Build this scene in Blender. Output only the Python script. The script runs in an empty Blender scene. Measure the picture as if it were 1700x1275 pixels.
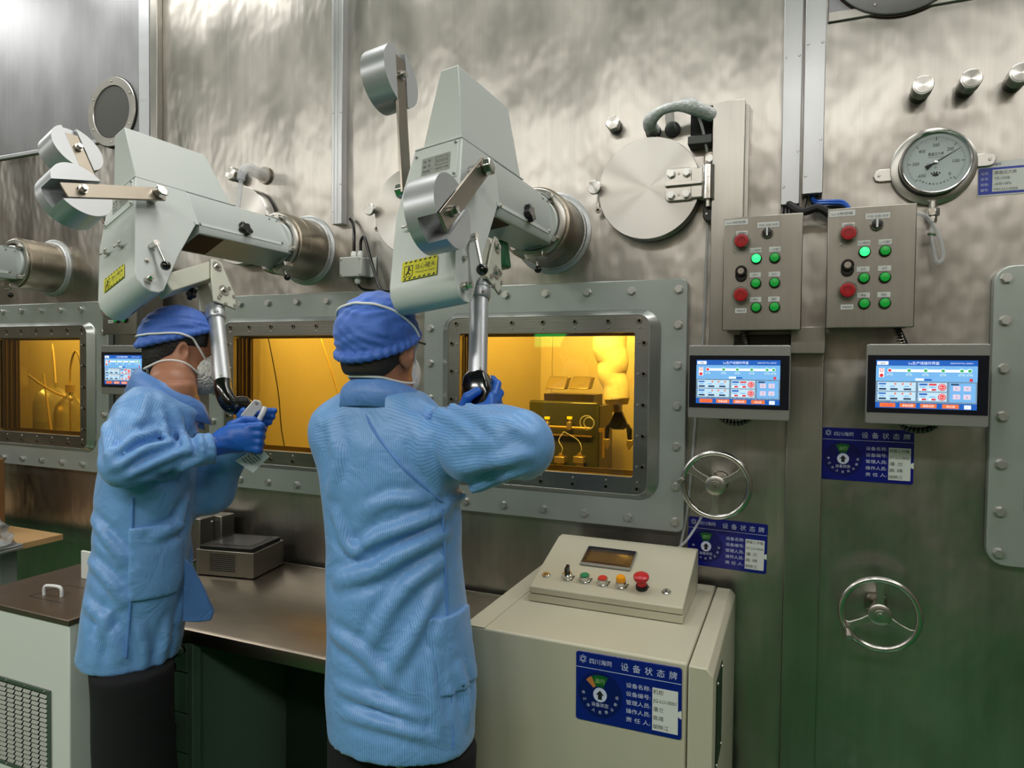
import bpy, bmesh, math, random
import numpy as np
from mathutils import Vector, Matrix
from math import sin, cos, pi, radians, sqrt

scene = bpy.context.scene
COL = scene.collection

# ------------------------------------------------------------------ camera
F_PX = 1124.0
YAW, PITCH, ROLL = 0.3964, 0.0259, 0.0109
CAM_Z = 1.58
_f = Vector((-sin(YAW) * cos(PITCH), cos(YAW) * cos(PITCH), -sin(PITCH)))
_r0 = Vector((cos(YAW), sin(YAW), 0.0))
_u0 = _r0.cross(_f)
_r = cos(ROLL) * _r0 + sin(ROLL) * _u0
_u = -sin(ROLL) * _r0 + cos(ROLL) * _u0
cam_data = bpy.data.cameras.new('camera')
cam_data.sensor_width = 36.0
cam_data.lens = 36.0 * F_PX / 1700.0
cam_data.clip_start = 0.05
cam = bpy.data.objects.new('camera', cam_data)
cam.matrix_world = Matrix(((_r.x, _u.x, -_f.x, 0), (_r.y, _u.y, -_f.y, 0), (_r.z, _u.z, -_f.z, CAM_Z), (0, 0, 0, 1)))
COL.objects.link(cam)
scene.camera = cam

# ------------------------------------------------------------------ world, room lights, exposure
world = bpy.data.worlds.new('world')
scene.world = world
world.use_nodes = True
world.node_tree.nodes['Background'].inputs[0].default_value = (0.80, 0.90, 1.0, 1)
world.node_tree.nodes['Background'].inputs[1].default_value = 0.05
CEIL = 3.75
LIGHT_ROWS = ((1.75, 16), (-1.75, 36))
LIGHT_X = (-6.4, -4.7, -3.0, -1.3, 0.4, 2.1)
for ly, lw in LIGHT_ROWS:
    for lx in LIGHT_X:
        ld = bpy.data.lights.new('ceiling_lamp', 'AREA')
        ld.shape = 'RECTANGLE'
        ld.size, ld.size_y = 1.2, 0.56
        ld.energy = lw
        ld.color = (1.0, 0.98, 0.945)
        lo = bpy.data.objects.new('ceiling_lamp', ld)
        lo.location = (lx, ly, CEIL - 0.045)
        COL.objects.link(lo)
vs = scene.view_settings
vs.view_transform = 'Standard'
vs.look = 'None'
vs.gamma = 1.0
vs.exposure = 0.30
vs.use_curve_mapping = False
scene.cycles.use_denoising = True
scene.cycles.max_bounces = 7
scene.cycles.diffuse_bounces = 3
scene.cycles.glossy_bounces = 4
scene.cycles.transparent_max_bounces = 12
scene.cycles.caustics_reflective = False
scene.cycles.caustics_refractive = False
scene.cycles.sample_clamp_indirect = 4.0

PLATE_Y = 2.1362          # front plane of the window flange plates
W = PLATE_Y + 0.03        # steel wall surface
# ------------------------------------------------------------------ helpers
def lin(c):
    return tuple(((v / 255.0) / 12.92 if v / 255.0 <= 0.04045 else ((v / 255.0 + 0.055) / 1.055) ** 2.4) for v in c[:3])

MATS = {}

def mat(name, rgb, metal=0.0, rough=0.5, var=0.0, vscale=(4, 4, 4), rvar=0.0, bump=0.0, bscale=30.0, bdist=0.002,
        emit=0.0, coat=0.0, spec=0.5, alpha=None, trans=0.0, aniso=0.0, sheen=0.0):
    if name in MATS:
        return MATS[name]
    m = bpy.data.materials.new(name)
    m.use_nodes = True
    nt = m.node_tree
    b = nt.nodes['Principled BSDF']
    base = lin(rgb)
    b.inputs['Base Color'].default_value = (*base, 1)
    b.inputs['Metallic'].default_value = metal
    b.inputs['Roughness'].default_value = rough
    b.inputs['Specular IOR Level'].default_value = spec
    if coat:
        b.inputs['Coat Weight'].default_value = coat
        b.inputs['Coat Roughness'].default_value = 0.08
    if sheen:
        b.inputs['Sheen Weight'].default_value = sheen
    if trans:
        b.inputs['Transmission Weight'].default_value = trans
    if alpha is not None:
        b.inputs['Alpha'].default_value = alpha
    if aniso:
        b.inputs['Anisotropic'].default_value = aniso
    if emit:
        b.inputs['Emission Color'].default_value = (*base, 1)
        b.inputs['Emission Strength'].default_value = emit
    if var or rvar or bump:
        tc = nt.nodes.new('ShaderNodeTexCoord')
        mp = nt.nodes.new('ShaderNodeMapping')
        mp.inputs['Scale'].default_value = vscale
        nt.links.new(tc.outputs['Object'], mp.inputs['Vector'])
        nz = nt.nodes.new('ShaderNodeTexNoise')
        nz.inputs['Scale'].default_value = 1.0
        nz.inputs['Detail'].default_value = 5.0
        nz.inputs['Roughness'].default_value = 0.6
        nt.links.new(mp.outputs[0], nz.inputs['Vector'])
        if var:
            mx = nt.nodes.new('ShaderNodeMix')
            mx.data_type = 'RGBA'
            mx.inputs[6].default_value = (*[max(0, c * (1 - var)) for c in base], 1)
            mx.inputs[7].default_value = (*[min(1, c * (1 + var)) for c in base], 1)
            nt.links.new(nz.outputs['Fac'], mx.inputs[0])
            nt.links.new(mx.outputs[2], b.inputs['Base Color'])
        if rvar:
            mr = nt.nodes.new('ShaderNodeMapRange')
            mr.inputs['From Min'].default_value = 0.3
            mr.inputs['From Max'].default_value = 0.7
            mr.inputs['To Min'].default_value = max(0.02, rough - rvar)
            mr.inputs['To Max'].default_value = min(1, rough + rvar)
            nt.links.new(nz.outputs['Fac'], mr.inputs['Value'])
            nt.links.new(mr.outputs[0], b.inputs['Roughness'])
        if bump:
            n2 = nt.nodes.new('ShaderNodeTexNoise')
            n2.inputs['Scale'].default_value = bscale
            n2.inputs['Detail'].default_value = 3.0
            nt.links.new(tc.outputs['Object'], n2.inputs['Vector'])
            bp = nt.nodes.new('ShaderNodeBump')
            bp.inputs['Strength'].default_value = bump
            bp.inputs['Distance'].default_value = bdist
            nt.links.new(n2.outputs['Fac'], bp.inputs['Height'])
            nt.links.new(bp.outputs[0], b.inputs['Normal'])
    MATS[name] = m
    return m

def steel_sheet(name, rgb, rough, rvar, wave, brush, vertical=True, seed=0.0):
    """worn brushed sheet metal: patchy gloss, wavy flatness, fine brushing"""
    m = bpy.data.materials.new(name)
    m.use_nodes = True
    nt = m.node_tree
    L = nt.links.new
    b = nt.nodes['Principled BSDF']
    b.inputs['Metallic'].default_value = 1.0
    tc = nt.nodes.new('ShaderNodeTexCoord')
    def noise(scale, vec, detail=4.0, rg=0.55):
        mp = nt.nodes.new('ShaderNodeMapping')
        mp.inputs['Scale'].default_value = vec
        mp.inputs['Location'].default_value = (seed, seed * 1.7, seed * 0.6)
        L(tc.outputs['Object'], mp.inputs['Vector'])
        n = nt.nodes.new('ShaderNodeTexNoise')
        n.inputs['Scale'].default_value = scale
        n.inputs['Detail'].default_value = detail
        n.inputs['Roughness'].default_value = rg
        L(mp.outputs[0], n.inputs['Vector'])
        return n
    patch = noise(1.0, (5.0, 5.0, 2.2) if vertical else (2.2, 5, 5.0), 3.0)
    bv = (260, 260, 4) if vertical else (4, 260, 260)
    br = noise(1.0, bv, 2.0)
    big = noise(1.0, (2.3, 2.3, 1.4), 1.0)
    base = lin(rgb)
    mx = nt.nodes.new('ShaderNodeMix'); mx.data_type = 'RGBA'
    mx.inputs[6].default_value = (*[c * 0.86 for c in base], 1)
    mx.inputs[7].default_value = (*[min(1, c * 1.10) for c in base], 1)
    cr = nt.nodes.new('ShaderNodeMapRange'); cr.interpolation_type = 'SMOOTHSTEP'; cr.inputs['From Min'].default_value = 0.33; cr.inputs['From Max'].default_value = 0.67
    L(patch.outputs['Fac'], cr.inputs['Value']); L(cr.outputs[0], mx.inputs[0])
    st = nt.nodes.new('ShaderNodeMix'); st.data_type = 'RGBA'; st.blend_type = 'MULTIPLY'; st.inputs[0].default_value = 0.32
    sv = noise(1.0, (70, 70, 1.6) if vertical else (1.6, 70, 70), 4.0, 0.7)
    sr = nt.nodes.new('ShaderNodeMapRange'); sr.inputs['From Min'].default_value = 0.3; sr.inputs['From Max'].default_value = 0.7; sr.inputs['To Min'].default_value = 0.80; sr.inputs['To Max'].default_value = 1.08
    L(sv.outputs['Fac'], sr.inputs['Value']); L(mx.outputs[2], st.inputs[6]); L(sr.outputs[0], st.inputs[7]); L(st.outputs[2], b.inputs['Base Color'])
    mr = nt.nodes.new('ShaderNodeMapRange')
    mr.inputs['From Min'].default_value = 0.15; mr.inputs['From Max'].default_value = 0.85
    mr.inputs['To Min'].default_value = rough - rvar; mr.inputs['To Max'].default_value = rough + rvar
    L(patch.outputs['Fac'], mr.inputs['Value']); L(mr.outputs[0], b.inputs['Roughness'])
    b1 = nt.nodes.new('ShaderNodeBump'); b1.inputs['Strength'].default_value = 1.0; b1.inputs['Distance'].default_value = wave
    L(big.outputs['Fac'], b1.inputs['Height'])
    mid = noise(1.0, (9.0, 9.0, 5.0), 2.0)
    b3 = nt.nodes.new('ShaderNodeBump'); b3.inputs['Strength'].default_value = 1.0; b3.inputs['Distance'].default_value = wave * 0.20
    L(mid.outputs['Fac'], b3.inputs['Height']); L(b1.outputs[0], b3.inputs['Normal'])
    b2 = nt.nodes.new('ShaderNodeBump'); b2.inputs['Strength'].default_value = brush; b2.inputs['Distance'].default_value = 0.0006
    L(br.outputs['Fac'], b2.inputs['Height']); L(b3.outputs[0], b2.inputs['Normal'])
    L(b2.outputs[0], b.inputs['Normal'])
    MATS[name] = m
    return m

STEEL_WALL = steel_sheet('stainless_wall', (184, 180, 173), 0.335, 0.05, 0.036, 0.35)
STEEL_LIGHT = steel_sheet('pale_aluminium_panel', (150, 151, 154), 0.46, 0.05, 0.004, 0.12, seed=3.0)
STEEL_STRIP = steel_sheet('stainless_strip', (176, 173, 166), 0.33, 0.045, 0.003, 0.25, seed=5.0)
STEEL_FRAME = steel_sheet('brushed_frame_steel', (152, 150, 143), 0.35, 0.05, 0.0015, 0.35, vertical=False, seed=7.0)
STEEL_BENCH = steel_sheet('bench_steel', (142, 132, 118), 0.32, 0.03, 0.002, 0.2, vertical=False, seed=9.0)
STEEL_BOX = steel_sheet('control_box_steel', (150, 147, 138), 0.36, 0.04, 0.001, 0.3, seed=11.0)
CHROME = mat('polished_steel', (212, 210, 206), 1.0, 0.20, rvar=0.05, vscale=(30, 30, 30))
STEEL = mat('machined_steel', (186, 183, 176), 1.0, 0.33, rvar=0.03, vscale=(20, 20, 20))
STEEL_DARK = mat('dull_steel', (142, 135, 124), 1.0, 0.33, rvar=0.03, vscale=(20, 20, 20))
PLATE_GREY = mat('flange_plate_paint', (176, 184, 179), 0.45, 0.36, var=0.10, vscale=(3, 3, 3), rvar=0.06, bump=0.05, bscale=8, bdist=0.003)
RIM_GREY = mat('flange_rim', (180, 184, 180), 0.85, 0.33, var=0.08, vscale=(4, 4, 4), rvar=0.03)
ALU = mat('satin_aluminium', (196, 199, 202), 0.75, 0.40, rvar=0.05, vscale=(10, 10, 60))
ALU_DISC = mat('counterweight_aluminium', (178, 181, 184), 0.45, 0.36, bump=0.05, bscale=400, bdist=0.0005)
TRUNK = mat('trunking_aluminium', (186, 188, 189), 0.8, 0.36, var=0.06, vscale=(6, 6, 2), rvar=0.06)
GREY_PAINT = mat('pale_grey_paint', (208, 214, 210), 0.0, 0.34, bump=0.10, bscale=420, bdist=0.0004)
CREAM = mat('cream_powder_coat', (188, 184, 162), 0.0, 0.36, bump=0.12, bscale=520, bdist=0.0004)
CREAM_LINK = mat('cream_arm_paint', (205, 206, 190), 0.0, 0.4)
WHITE_PAINT = mat('white_paint', (228, 232, 226), 0.0, 0.4, bump=0.05, bscale=300, bdist=0.0004)
BLACK = mat('black_plastic', (14, 14, 15), 0.0, 0.28)
BLACK_MATT = mat('black_matt', (12, 12, 12), 0.0, 0.7)
BLACK_GLOSS = mat('black_gloss', (8, 8, 9), 0.0, 0.14, coat=0.6)
RUBBER_GREY = mat('dark_grey_filter', (66, 66, 64), 0.0, 0.6, bump=0.3, bscale=250, bdist=0.001)
RED = mat('red_plastic', (190, 28, 36), 0.0, 0.3)
GREEN_BTN = mat('green_button', (14, 150, 52), 0.0, 0.3, emit=0.25)
GREEN_LIT = mat('lit_green_button', (40, 255, 110), 0.0, 0.3, emit=1.6)
ORANGE_BTN = mat('amber_button', (215, 140, 20), 0.0, 0.3, emit=0.1)
YELLOW = mat('warning_yellow', (214, 210, 20), 0.0, 0.4)
WHITE = mat('white_label', (222, 224, 222), 0.0, 0.5)
INK = mat('ink', (22, 22, 24), 0.0, 0.6)
INK_GREY = mat('grey_ink', (90, 92, 94), 0.0, 0.6)
BLUE_SIGN = mat('blue_sign', (10, 22, 122), 0.0, 0.25, coat=0.2)
BLUE_DARK = mat('dark_blue_disc', (6, 12, 92), 0.0, 0.3)
SIGN_TEXT = mat('sign_lettering', (205, 212, 235), 0.0, 0.5)
SIGN_GREEN = mat('sign_green', (10, 88, 34), 0.0, 0.4)
SIGN_ORANGE = mat('sign_orange', (190, 120, 60), 0.0, 0.4)
PAPER = mat('paper', (214, 218, 214), 0.0, 0.7)
DIAL = mat('dial_white', (214, 222, 226), 0.0, 0.45)
WOOD = mat('desk_wood', (196, 158, 108), 0.0, 0.5, var=0.12, vscale=(3, 30, 30))
CARD = mat('cardboard', (122, 86, 48), 0.0, 0.8, var=0.08)
WELD = mat('weld_bead', (190, 192, 192), 0.8, 0.45, bump=0.6, bscale=120, bdist=0.004)
WELD_RING = mat('weld_ring', (186, 190, 190), 0.7, 0.4, bump=0.25, bscale=40, bdist=0.003)
BOLT = mat('zinc_bolt', (206, 206, 202), 0.85, 0.34)
CABLE_BLUE = mat('blue_cable', (30, 90, 190), 0.0, 0.4)

class MB:
    """collects shapes; out() links them as ONE mesh object"""
    def __init__(s):
        s.v, s.f, s.sm, s.T = [], [], [], None
    def add(s, vs, fs, smooth=False):
        o = len(s.v)
        for p in vs:
            p = Vector(p)
            s.v.append(s.T @ p if s.T is not None else p)
        for f in fs:
            s.f.append([i + o for i in f]); s.sm.append(smooth)
        return s
    def box(s, x0, x1, y0, y1, z0, z1):
        return s.add([(x0, y0, z0), (x1, y0, z0), (x1, y1, z0), (x0, y1, z0), (x0, y0, z1), (x1, y0, z1), (x1, y1, z1), (x0, y1, z1)],
                     [(0, 3, 2, 1), (4, 5, 6, 7), (0, 1, 5, 4), (1, 2, 6, 5), (2, 3, 7, 6), (3, 0, 4, 7)])
    def ext(s, pts, vec, smooth=False):
        """extrude a planar polygon by vec"""
        n = len(pts); vec = Vector(vec)
        a = [Vector(p) for p in pts]
        nrm = Vector((0, 0, 0))
        for i in range(n):
            nrm += a[i].cross(a[(i + 1) % n])
        if nrm.dot(vec) > 0:
            a.reverse()
        vs = a + [p + vec for p in a]
        s.add(vs, [list(range(n)), list(range(2 * n - 1, n - 1, -1))])
        o = len(s.v) - 2 * n
        for i in range(n):
            j = (i + 1) % n
            s.f.append([o + i, o + n + i, o + n + j, o + j]); s.sm.append(smooth)
        return s
    def ring(s, outer, inner, y0, y1, yi=None):
        """flat ring between two equal-count XZ outlines, y0 front to y1 back; yi = front y at the inner edge"""
        n = len(outer); yi = y0 if yi is None else yi
        vs = [(x, y0, z) for x, z in outer] + [(x, yi, z) for x, z in inner] + [(x, y1, z) for x, z in outer] + [(x, y1, z) for x, z in inner]
        fs = []
        for i in range(n):
            j = (i + 1) % n
            fs += [(i, j, n + j, n + i), (n + i, n + j, 3 * n + j, 3 * n + i), (j, i, 2 * n + i, 2 * n + j), (2 * n + j, 2 * n + i, 3 * n + i, 3 * n + j)]
        return s.add(vs, fs)
    def cyl(s, p0, p1, r0, r1=None, n=20, caps=True, smooth=True, rot=0.0):
        p0, p1 = Vector(p0), Vector(p1); r1 = r0 if r1 is None else r1
        d = (p1 - p0).normalized()
        a = d.orthogonal().normalized() if abs(d.z) > 0.9 or abs(d.y) > 0.999 else d.cross(Vector((0, 0, 1))).normalized()
        if abs(d.y) > 0.9: a = Vector((1, 0, 0)); a = (a - d * a.dot(d)).normalized()
        b = d.cross(a)
        ring = [cos(2 * pi * k / n + rot) * a + sin(2 * pi * k / n + rot) * b for k in range(n)]
        vs = [p0 + q * r0 for q in ring] + [p1 + q * r1 for q in ring]
        s.add(vs, [(k, (k + 1) % n, n + (k + 1) % n, n + k) for k in range(n)], smooth)
        if caps:
            s.add([p0 + q * r0 for q in ring], [list(range(n - 1, -1, -1))])
            s.add([p1 + q * r1 for q in ring], [list(range(n))])
        return s
    def lathe(s, prof, p0, d, n=32, smooth=True):
        """prof = [(radius, height along d)]"""
        p0, d = Vector(p0), Vector(d).normalized()
        a = d.orthogonal().normalized(); b = d.cross(a)
        vs, fs = [], []
        for r, h in prof:
            for k in range(n):
                vs.append(p0 + d * h + (cos(2 * pi * k / n) * a + sin(2 * pi * k / n) * b) * max(r, 1e-5))
        for i in range(len(prof) - 1):
            for k in range(n):
                fs.append((i * n + k, i * n + (k + 1) % n, (i + 1) * n + (k + 1) % n, (i + 1) * n + k))
        return s.add(vs, fs, smooth)
    def tube(s, pts, r, n=10, caps=True, sub=6, closed=False):
        P = [Vector(p) for p in pts]
        rs = r if isinstance(r, (list, tuple)) else [r] * len(P)
        if sub > 1 and len(P) > 2:
            Q, R = [], []
            m = len(P)
            for i in range(m if closed else m - 1):
                if closed:
                    p0, p1, p2, p3 = P[(i - 1) % m], P[i], P[(i + 1) % m], P[(i + 2) % m]; ra, rb = rs[i], rs[(i + 1) % m]
                else:
                    p0, p1, p2, p3 = P[max(i - 1, 0)], P[i], P[i + 1], P[min(i + 2, m - 1)]; ra, rb = rs[i], rs[i + 1]
                for k in range(sub):
                    t = k / sub
                    Q.append(0.5 * ((2 * p1) + (p2 - p0) * t + (2 * p0 - 5 * p1 + 4 * p2 - p3) * t * t + (3 * p1 - p0 - 3 * p2 + p3) * t ** 3))
                    R.append(ra + (rb - ra) * t)
            if not closed:
                Q.append(P[-1]); R.append(rs[-1])
            P, rs = Q, R
        m = len(P)
        tang = [((P[(i + 1) % m] if closed else P[min(i + 1, m - 1)]) - (P[(i - 1) % m] if closed else P[max(i - 1, 0)])).normalized() for i in range(m)]
        a = tang[0].orthogonal().normalized()
        vs, fs = [], []
        for i in range(m):
            a = (a - tang[i] * a.dot(tang[i]))
            a = a.normalized() if a.length > 1e-6 else tang[i].orthogonal().normalized()
            b = tang[i].cross(a)
            for k in range(n):
                vs.append(P[i] + (cos(2 * pi * k / n) * a + sin(2 * pi * k / n) * b) * rs[i])
        for i in range(m if closed else m - 1):
            j = (i + 1) % m
            for k in range(n):
                fs.append((i * n + k, i * n + (k + 1) % n, j * n + (k + 1) % n, j * n + k))
        s.add(vs, fs, True)
        if caps and not closed:
            s.add(vs[:n], [list(range(n - 1, -1, -1))]); s.add(vs[-n:], [list(range(n))])
        return s
    def ball(s, c, r, sc=(1, 1, 1), n=16, m=10):
        vs, fs = [], []
        for i in range(m + 1):
            th = pi * i / m
            for k in range(n):
                vs.append((c[0] + r * sc[0] * sin(th) * cos(2 * pi * k / n), c[1] + r * sc[1] * sin(th) * sin(2 * pi * k / n), c[2] + r * sc[2] * cos(th)))
        for i in range(m):
            for k in range(n):
                fs.append((i * n + k, (i + 1) * n + k, (i + 1) * n + (k + 1) % n, i * n + (k + 1) % n))
        return s.add(vs, fs, True)
    def torus(s, c, d, R, r, n=40, m=10):
        d = Vector(d).normalized(); a = d.orthogonal().normalized(); b = d.cross(a); c = Vector(c)
        return s.tube([c + (cos(2 * pi * k / n) * a + sin(2 * pi * k / n) * b) * R for k in range(n)], r, n=m, sub=1, closed=True)
    def mesh(s, name):
        me = bpy.data.meshes.new(name)
        me.from_pydata([tuple(p) for p in s.v], [], s.f)
        me.polygons.foreach_set('use_smooth', s.sm)
        bm = bmesh.new(); bm.from_mesh(me)
        bmesh.ops.remove_doubles(bm, verts=bm.verts, dist=2e-6)
        bmesh.ops.recalc_face_normals(bm, faces=bm.faces)
        bm.to_mesh(me); bm.free()
        me.set_sharp_from_angle(angle=radians(42))
        return me
    def out(s, name, material, parent=None, bev=0.0, seg=2, loc=None, rot=None, label=None):
        return link_mesh(name, s.mesh(name), material, parent, bev, seg, loc, rot, label)

def link_mesh(name, me, material, parent=None, bev=0.0, seg=2, loc=None, rot=None, label=None):
    if material is not None and not me.materials:
        me.materials.append(material)
    o = bpy.data.objects.new(name, me)
    COL.objects.link(o)
    if parent is not None: o.parent = parent
    if loc is not None: o.location = loc
    if rot is not None: o.rotation_euler = rot
    if bev:
        md = o.modifiers.new('edge', 'BEVEL')
        md.width = bev; md.segments = seg; md.limit_method = 'ANGLE'; md.angle_limit = radians(40)
    if label: o['label'] = label
    return o

def tag(o, label, cat=None, group=None, kind=None):
    o['label'] = label
    if cat: o['category'] = cat
    if group: o['group'] = group
    if kind: o['kind'] = kind
    return o

def thing(name, label, cat, loc=(0, 0, 0), rot=None, group=None, kind=None):
    o = bpy.data.objects.new(name, None)
    o.empty_display_size = 0.05
    COL.objects.link(o)
    o.location = loc
    if rot is not None: o.rotation_euler = rot
    return tag(o, label, cat, group, kind)

def rrect(w, h, r, n=5, cx=0.0, cz=0.0):
    pts = []
    for (sx, sz, a0) in ((1, 1, 0), (-1, 1, 90), (-1, -1, 180), (1, -1, 270)):
        for k in range(n + 1):
            a = radians(a0 + 90.0 * k / n)
            pts.append((cx + sx * (w / 2 - r) + r * cos(a), cz + sz * (h / 2 - r) + r * sin(a)))
    return pts

def slab(mb, outline, y0, y1):
    return mb.ext([(x, y0, z) for x, z in outline], (0, y1 - y0, 0))

_FONT = {}
def text_mesh(s):
    if s not in _FONT:
        c = bpy.data.curves.new('lettering', 'FONT'); c.body = s; c.size = 1.0; c.resolution_u = 2
        o = bpy.data.objects.new('lettering', c)
        me = bpy.data.meshes.new_from_object(o)
        bpy.data.objects.remove(o); bpy.data.curves.remove(c)
        co = np.zeros(len(me.vertices) * 3); me.vertices.foreach_get('co', co)
        co = co.reshape(-1, 3)
        fs = [tuple(p.vertices) for p in me.polygons]
        bpy.data.meshes.remove(me)
        _FONT[s] = (co, fs)
    return _FONT[s]

def lettering(mb, s, x, z, size, y, align='l', wid=None, rot=0.0):
    """flat letters on the plane y facing -y; x,z = start (or centre) of the baseline"""
    co, fs = text_mesh(s)
    if not len(co): return mb
    mn, mx = co[:, 0].min(), co[:, 0].max()
    k = size; kx = k if wid is None else wid / max(mx - mn, 1e-6)
    off = -mn * kx if align == 'l' else (-(mn + mx) / 2 * kx)
    cx = co[:, 0] * kx + off; cz = co[:, 1] * k
    ca, sa = cos(rot), sin(rot)
    mb.add([(x + a * ca - b * sa, y, z + a * sa + b * ca) for a, b in zip(cx, cz)], fs)
    return mb

def at(px, py, y):
    """point on the plane Y=y seen at that place of the survey photograph"""
    d = _f + _r * ((px - 850) / F_PX) - _u * ((py - 637.5) / F_PX)
    t = y / d.y
    return Vector((d.x * t, y, CAM_Z + d.z * t))

# shared fastener meshes (axis -y is the head side, origin on the seat)
def hexbolt_mesh(r=0.0125, h=0.011, washer=True):
    m = MB()
    if washer: m.cyl((0, 0, 0), (0, -0.0025, 0), r * 1.08, n=20)
    m.cyl((0, -0.0025, 0), (0, -h, 0), r, n=6, smooth=False)
    m.lathe([(r * 0.86, h), (r * 0.80, h + 0.0016), (0, h + 0.0016)], (0, 0, 0), (0, -1, 0), n=18)
    return m.mesh('bolt')
def socket_mesh(r=0.008, h=0.003):
    m = MB()
    m.lathe([(r * 1.25, 0), (r * 1.25, 0.0006), (r * 1.05, 0.0008), (r, 0.0008), (r, h), (r * 0.55, h), (r * 0.5, 0.0), (0, 0)], (0, 0, 0), (0, -1, 0), n=18)
    return m.mesh('screw')
def pan_mesh(r=0.004, h=0.0025):
    m = MB()
    m.lathe([(r, 0), (r, h * 0.5), (r * 0.75, h), (r * 0.25, h), (r * 0.2, h * 0.5), (0, h * 0.5)], (0, 0, 0), (0, -1, 0), n=14)
    return m.mesh('screw')
HEX_ME = hexbolt_mesh(); SOCK_ME = socket_mesh(); PAN_ME = pan_mesh()
HEX_BIG = hexbolt_mesh(0.016, 0.014)
HEX_ME.materials.append(BOLT); SOCK_ME.materials.append(STEEL_DARK); PAN_ME.materials.append(STEEL); HEX_BIG.materials.append(CHROME)
_rng = random.Random(7)
def fast(name, me, parent, x, y, z, rot=None, spin=True, s=1.0):
    o = link_mesh(name, me, None, parent, loc=(x, y, z))
    if rot is not None: o.rotation_euler = rot
    elif spin: o.rotation_euler = (0, _rng.uniform(0, pi), 0)
    if s != 1.0: o.scale = (s, s, s)
    return o
# ------------------------------------------------------------------ the room shell
WIN_C = {1: -3.355, 2: -1.8135, 3: -0.776, 4: 0.941}
WIN_Z = 1.463
OPW, OPH = 0.62, 0.46
X0, X1, YB = -8.0, 3.6, -2.3

def structure(o, label):
    o['kind'] = 'structure'; o['label'] = label
    return o

m = MB()
zs0, zs1 = WIN_Z - OPH / 2, WIN_Z + OPH / 2
xs = [X0]
for k in (1, 2, 3, 4):
    xs += [WIN_C[k] - OPW / 2, WIN_C[k] + OPW / 2]
xs.append(X1)
for i in range(0, len(xs), 2):
    m.box(xs[i], xs[i + 1], W, W + 0.10, zs0, zs1)
m.box(X0, X1, W, W + 0.10, 0, zs0)
m.box(X0, X1, W, W + 0.10, zs1, CEIL)
structure(m.out('wall_front', STEEL_WALL), 'brushed stainless steel cell wall behind the equipment')

FLOOR = mat('green_epoxy_floor', (13, 96, 46), 0.0, 0.16, var=0.06, vscale=(2, 2, 2), coat=0.3)
structure(MB().box(X0, X1, YB, W + 0.1, -0.1, 0.0).out('floor', FLOOR), 'glossy green epoxy floor')
CEILM = mat('ceiling_panel', (216, 216, 212), 0.0, 0.7)
structure(MB().box(X0, X1, YB, W + 0.1, CEIL, CEIL + 0.1).out('ceiling', CEILM), 'pale grey panel ceiling')
BACKM = mat('room_wall_paint', (112, 102, 87), 0.0, 0.6)
structure(MB().box(X0, X1, YB - 0.1, YB, 0, CEIL).out('wall_back', BACKM), 'plain painted wall behind the camera')
structure(MB().box(X0 - 0.1, X0, YB, W, 0, CEIL).out('wall_left', BACKM), 'plain painted wall closing the far end of the hall')
structure(MB().box(X1, X1 + 0.1, YB, W, 0, CEIL).out('wall_right', BACKM), 'plain painted wall closing the near end of the hall')

# panels and trims of the steel wall
structure(MB().box(X0, -2.70, W - 0.012, W, 2.602, CEIL).out('wall_upper_left', STEEL_LIGHT, bev=0.002), 'smooth pale metal panel high on the steel wall')
structure(MB().box(X0, -2.70, W - 0.016, W, 2.585, 2.602).out('trim_1', ALU, bev=0.002), 'thin aluminium ledge under the pale upper panel')
structure(MB().box(0.066, X1, W - 0.006, W, 2.575, CEIL).out('wall_upper_right', STEEL_LIGHT, bev=0.001), 'pale metal panel above the gauge')
structure(MB().box(0.066, X1, W - 0.010, W - 0.006, 2.575, 2.60).out('trim_2', STEEL_STRIP, bev=0.001), 'flat seam strip above the gauge')
structure(MB().box(-2.698, -2.635, W - 0.022, W, 2.05, CEIL).out('trim_3', ALU, bev=0.002), 'aluminium edge strip of the pale panel')
structure(MB().box(-2.62, -2.578, W - 0.03, W, 2.05, CEIL).out('trim_4', STEEL_STRIP, bev=0.002), 'narrow steel corner strip beside the pale panel')
structure(MB().box(-0.022, 0.075, W - 0.03, W, 0.0, 1.655).out('trim_5', STEEL_STRIP, bev=0.003), 'flat steel pillar strip between the two control panels')
CELL = mat('cell_lining', (178, 172, 150), 0.35, 0.38, var=0.10, vscale=(3, 3, 3))
for k in (1, 2, 3, 4):
    m = MB()
    c = WIN_C[k]
    x0, x1, y0, y1, z0, z1 = c - 0.50, c + 0.50, W + 0.085, W + 1.30, 0.92, 2.30
    t = 0.03
    m.box(x0 - t, x0, y0, y1, z0, z1); m.box(x1, x1 + t, y0, y1, z0, z1)
    m.box(x0, x1, y1, y1 + t, z0, z1); m.box(x0, x1, y0, y1, z0 - t, z0); m.box(x0, x1, y0, y1, z1, z1 + t)
    # face of the cell towards the room, around the opening
    a, b = OPW / 2 + 0.06, OPH / 2 + 0.06
    m.box(x0, c - a, y0 - t, y0, z0, z1); m.box(c + a, x1, y0 - t, y0, z0, z1)
    m.box(c - a, c + a, y0 - t, y0, z0, WIN_Z - b); m.box(c - a, c + a, y0 - t, y0, WIN_Z + b, z1)
    structure(m.out('wall_cell_%d' % k, CELL), 'pale steel lining of the %s cell behind its amber window' % ('farthest', 'middle', 'near', 'cut-off')[k - 1])
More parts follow.
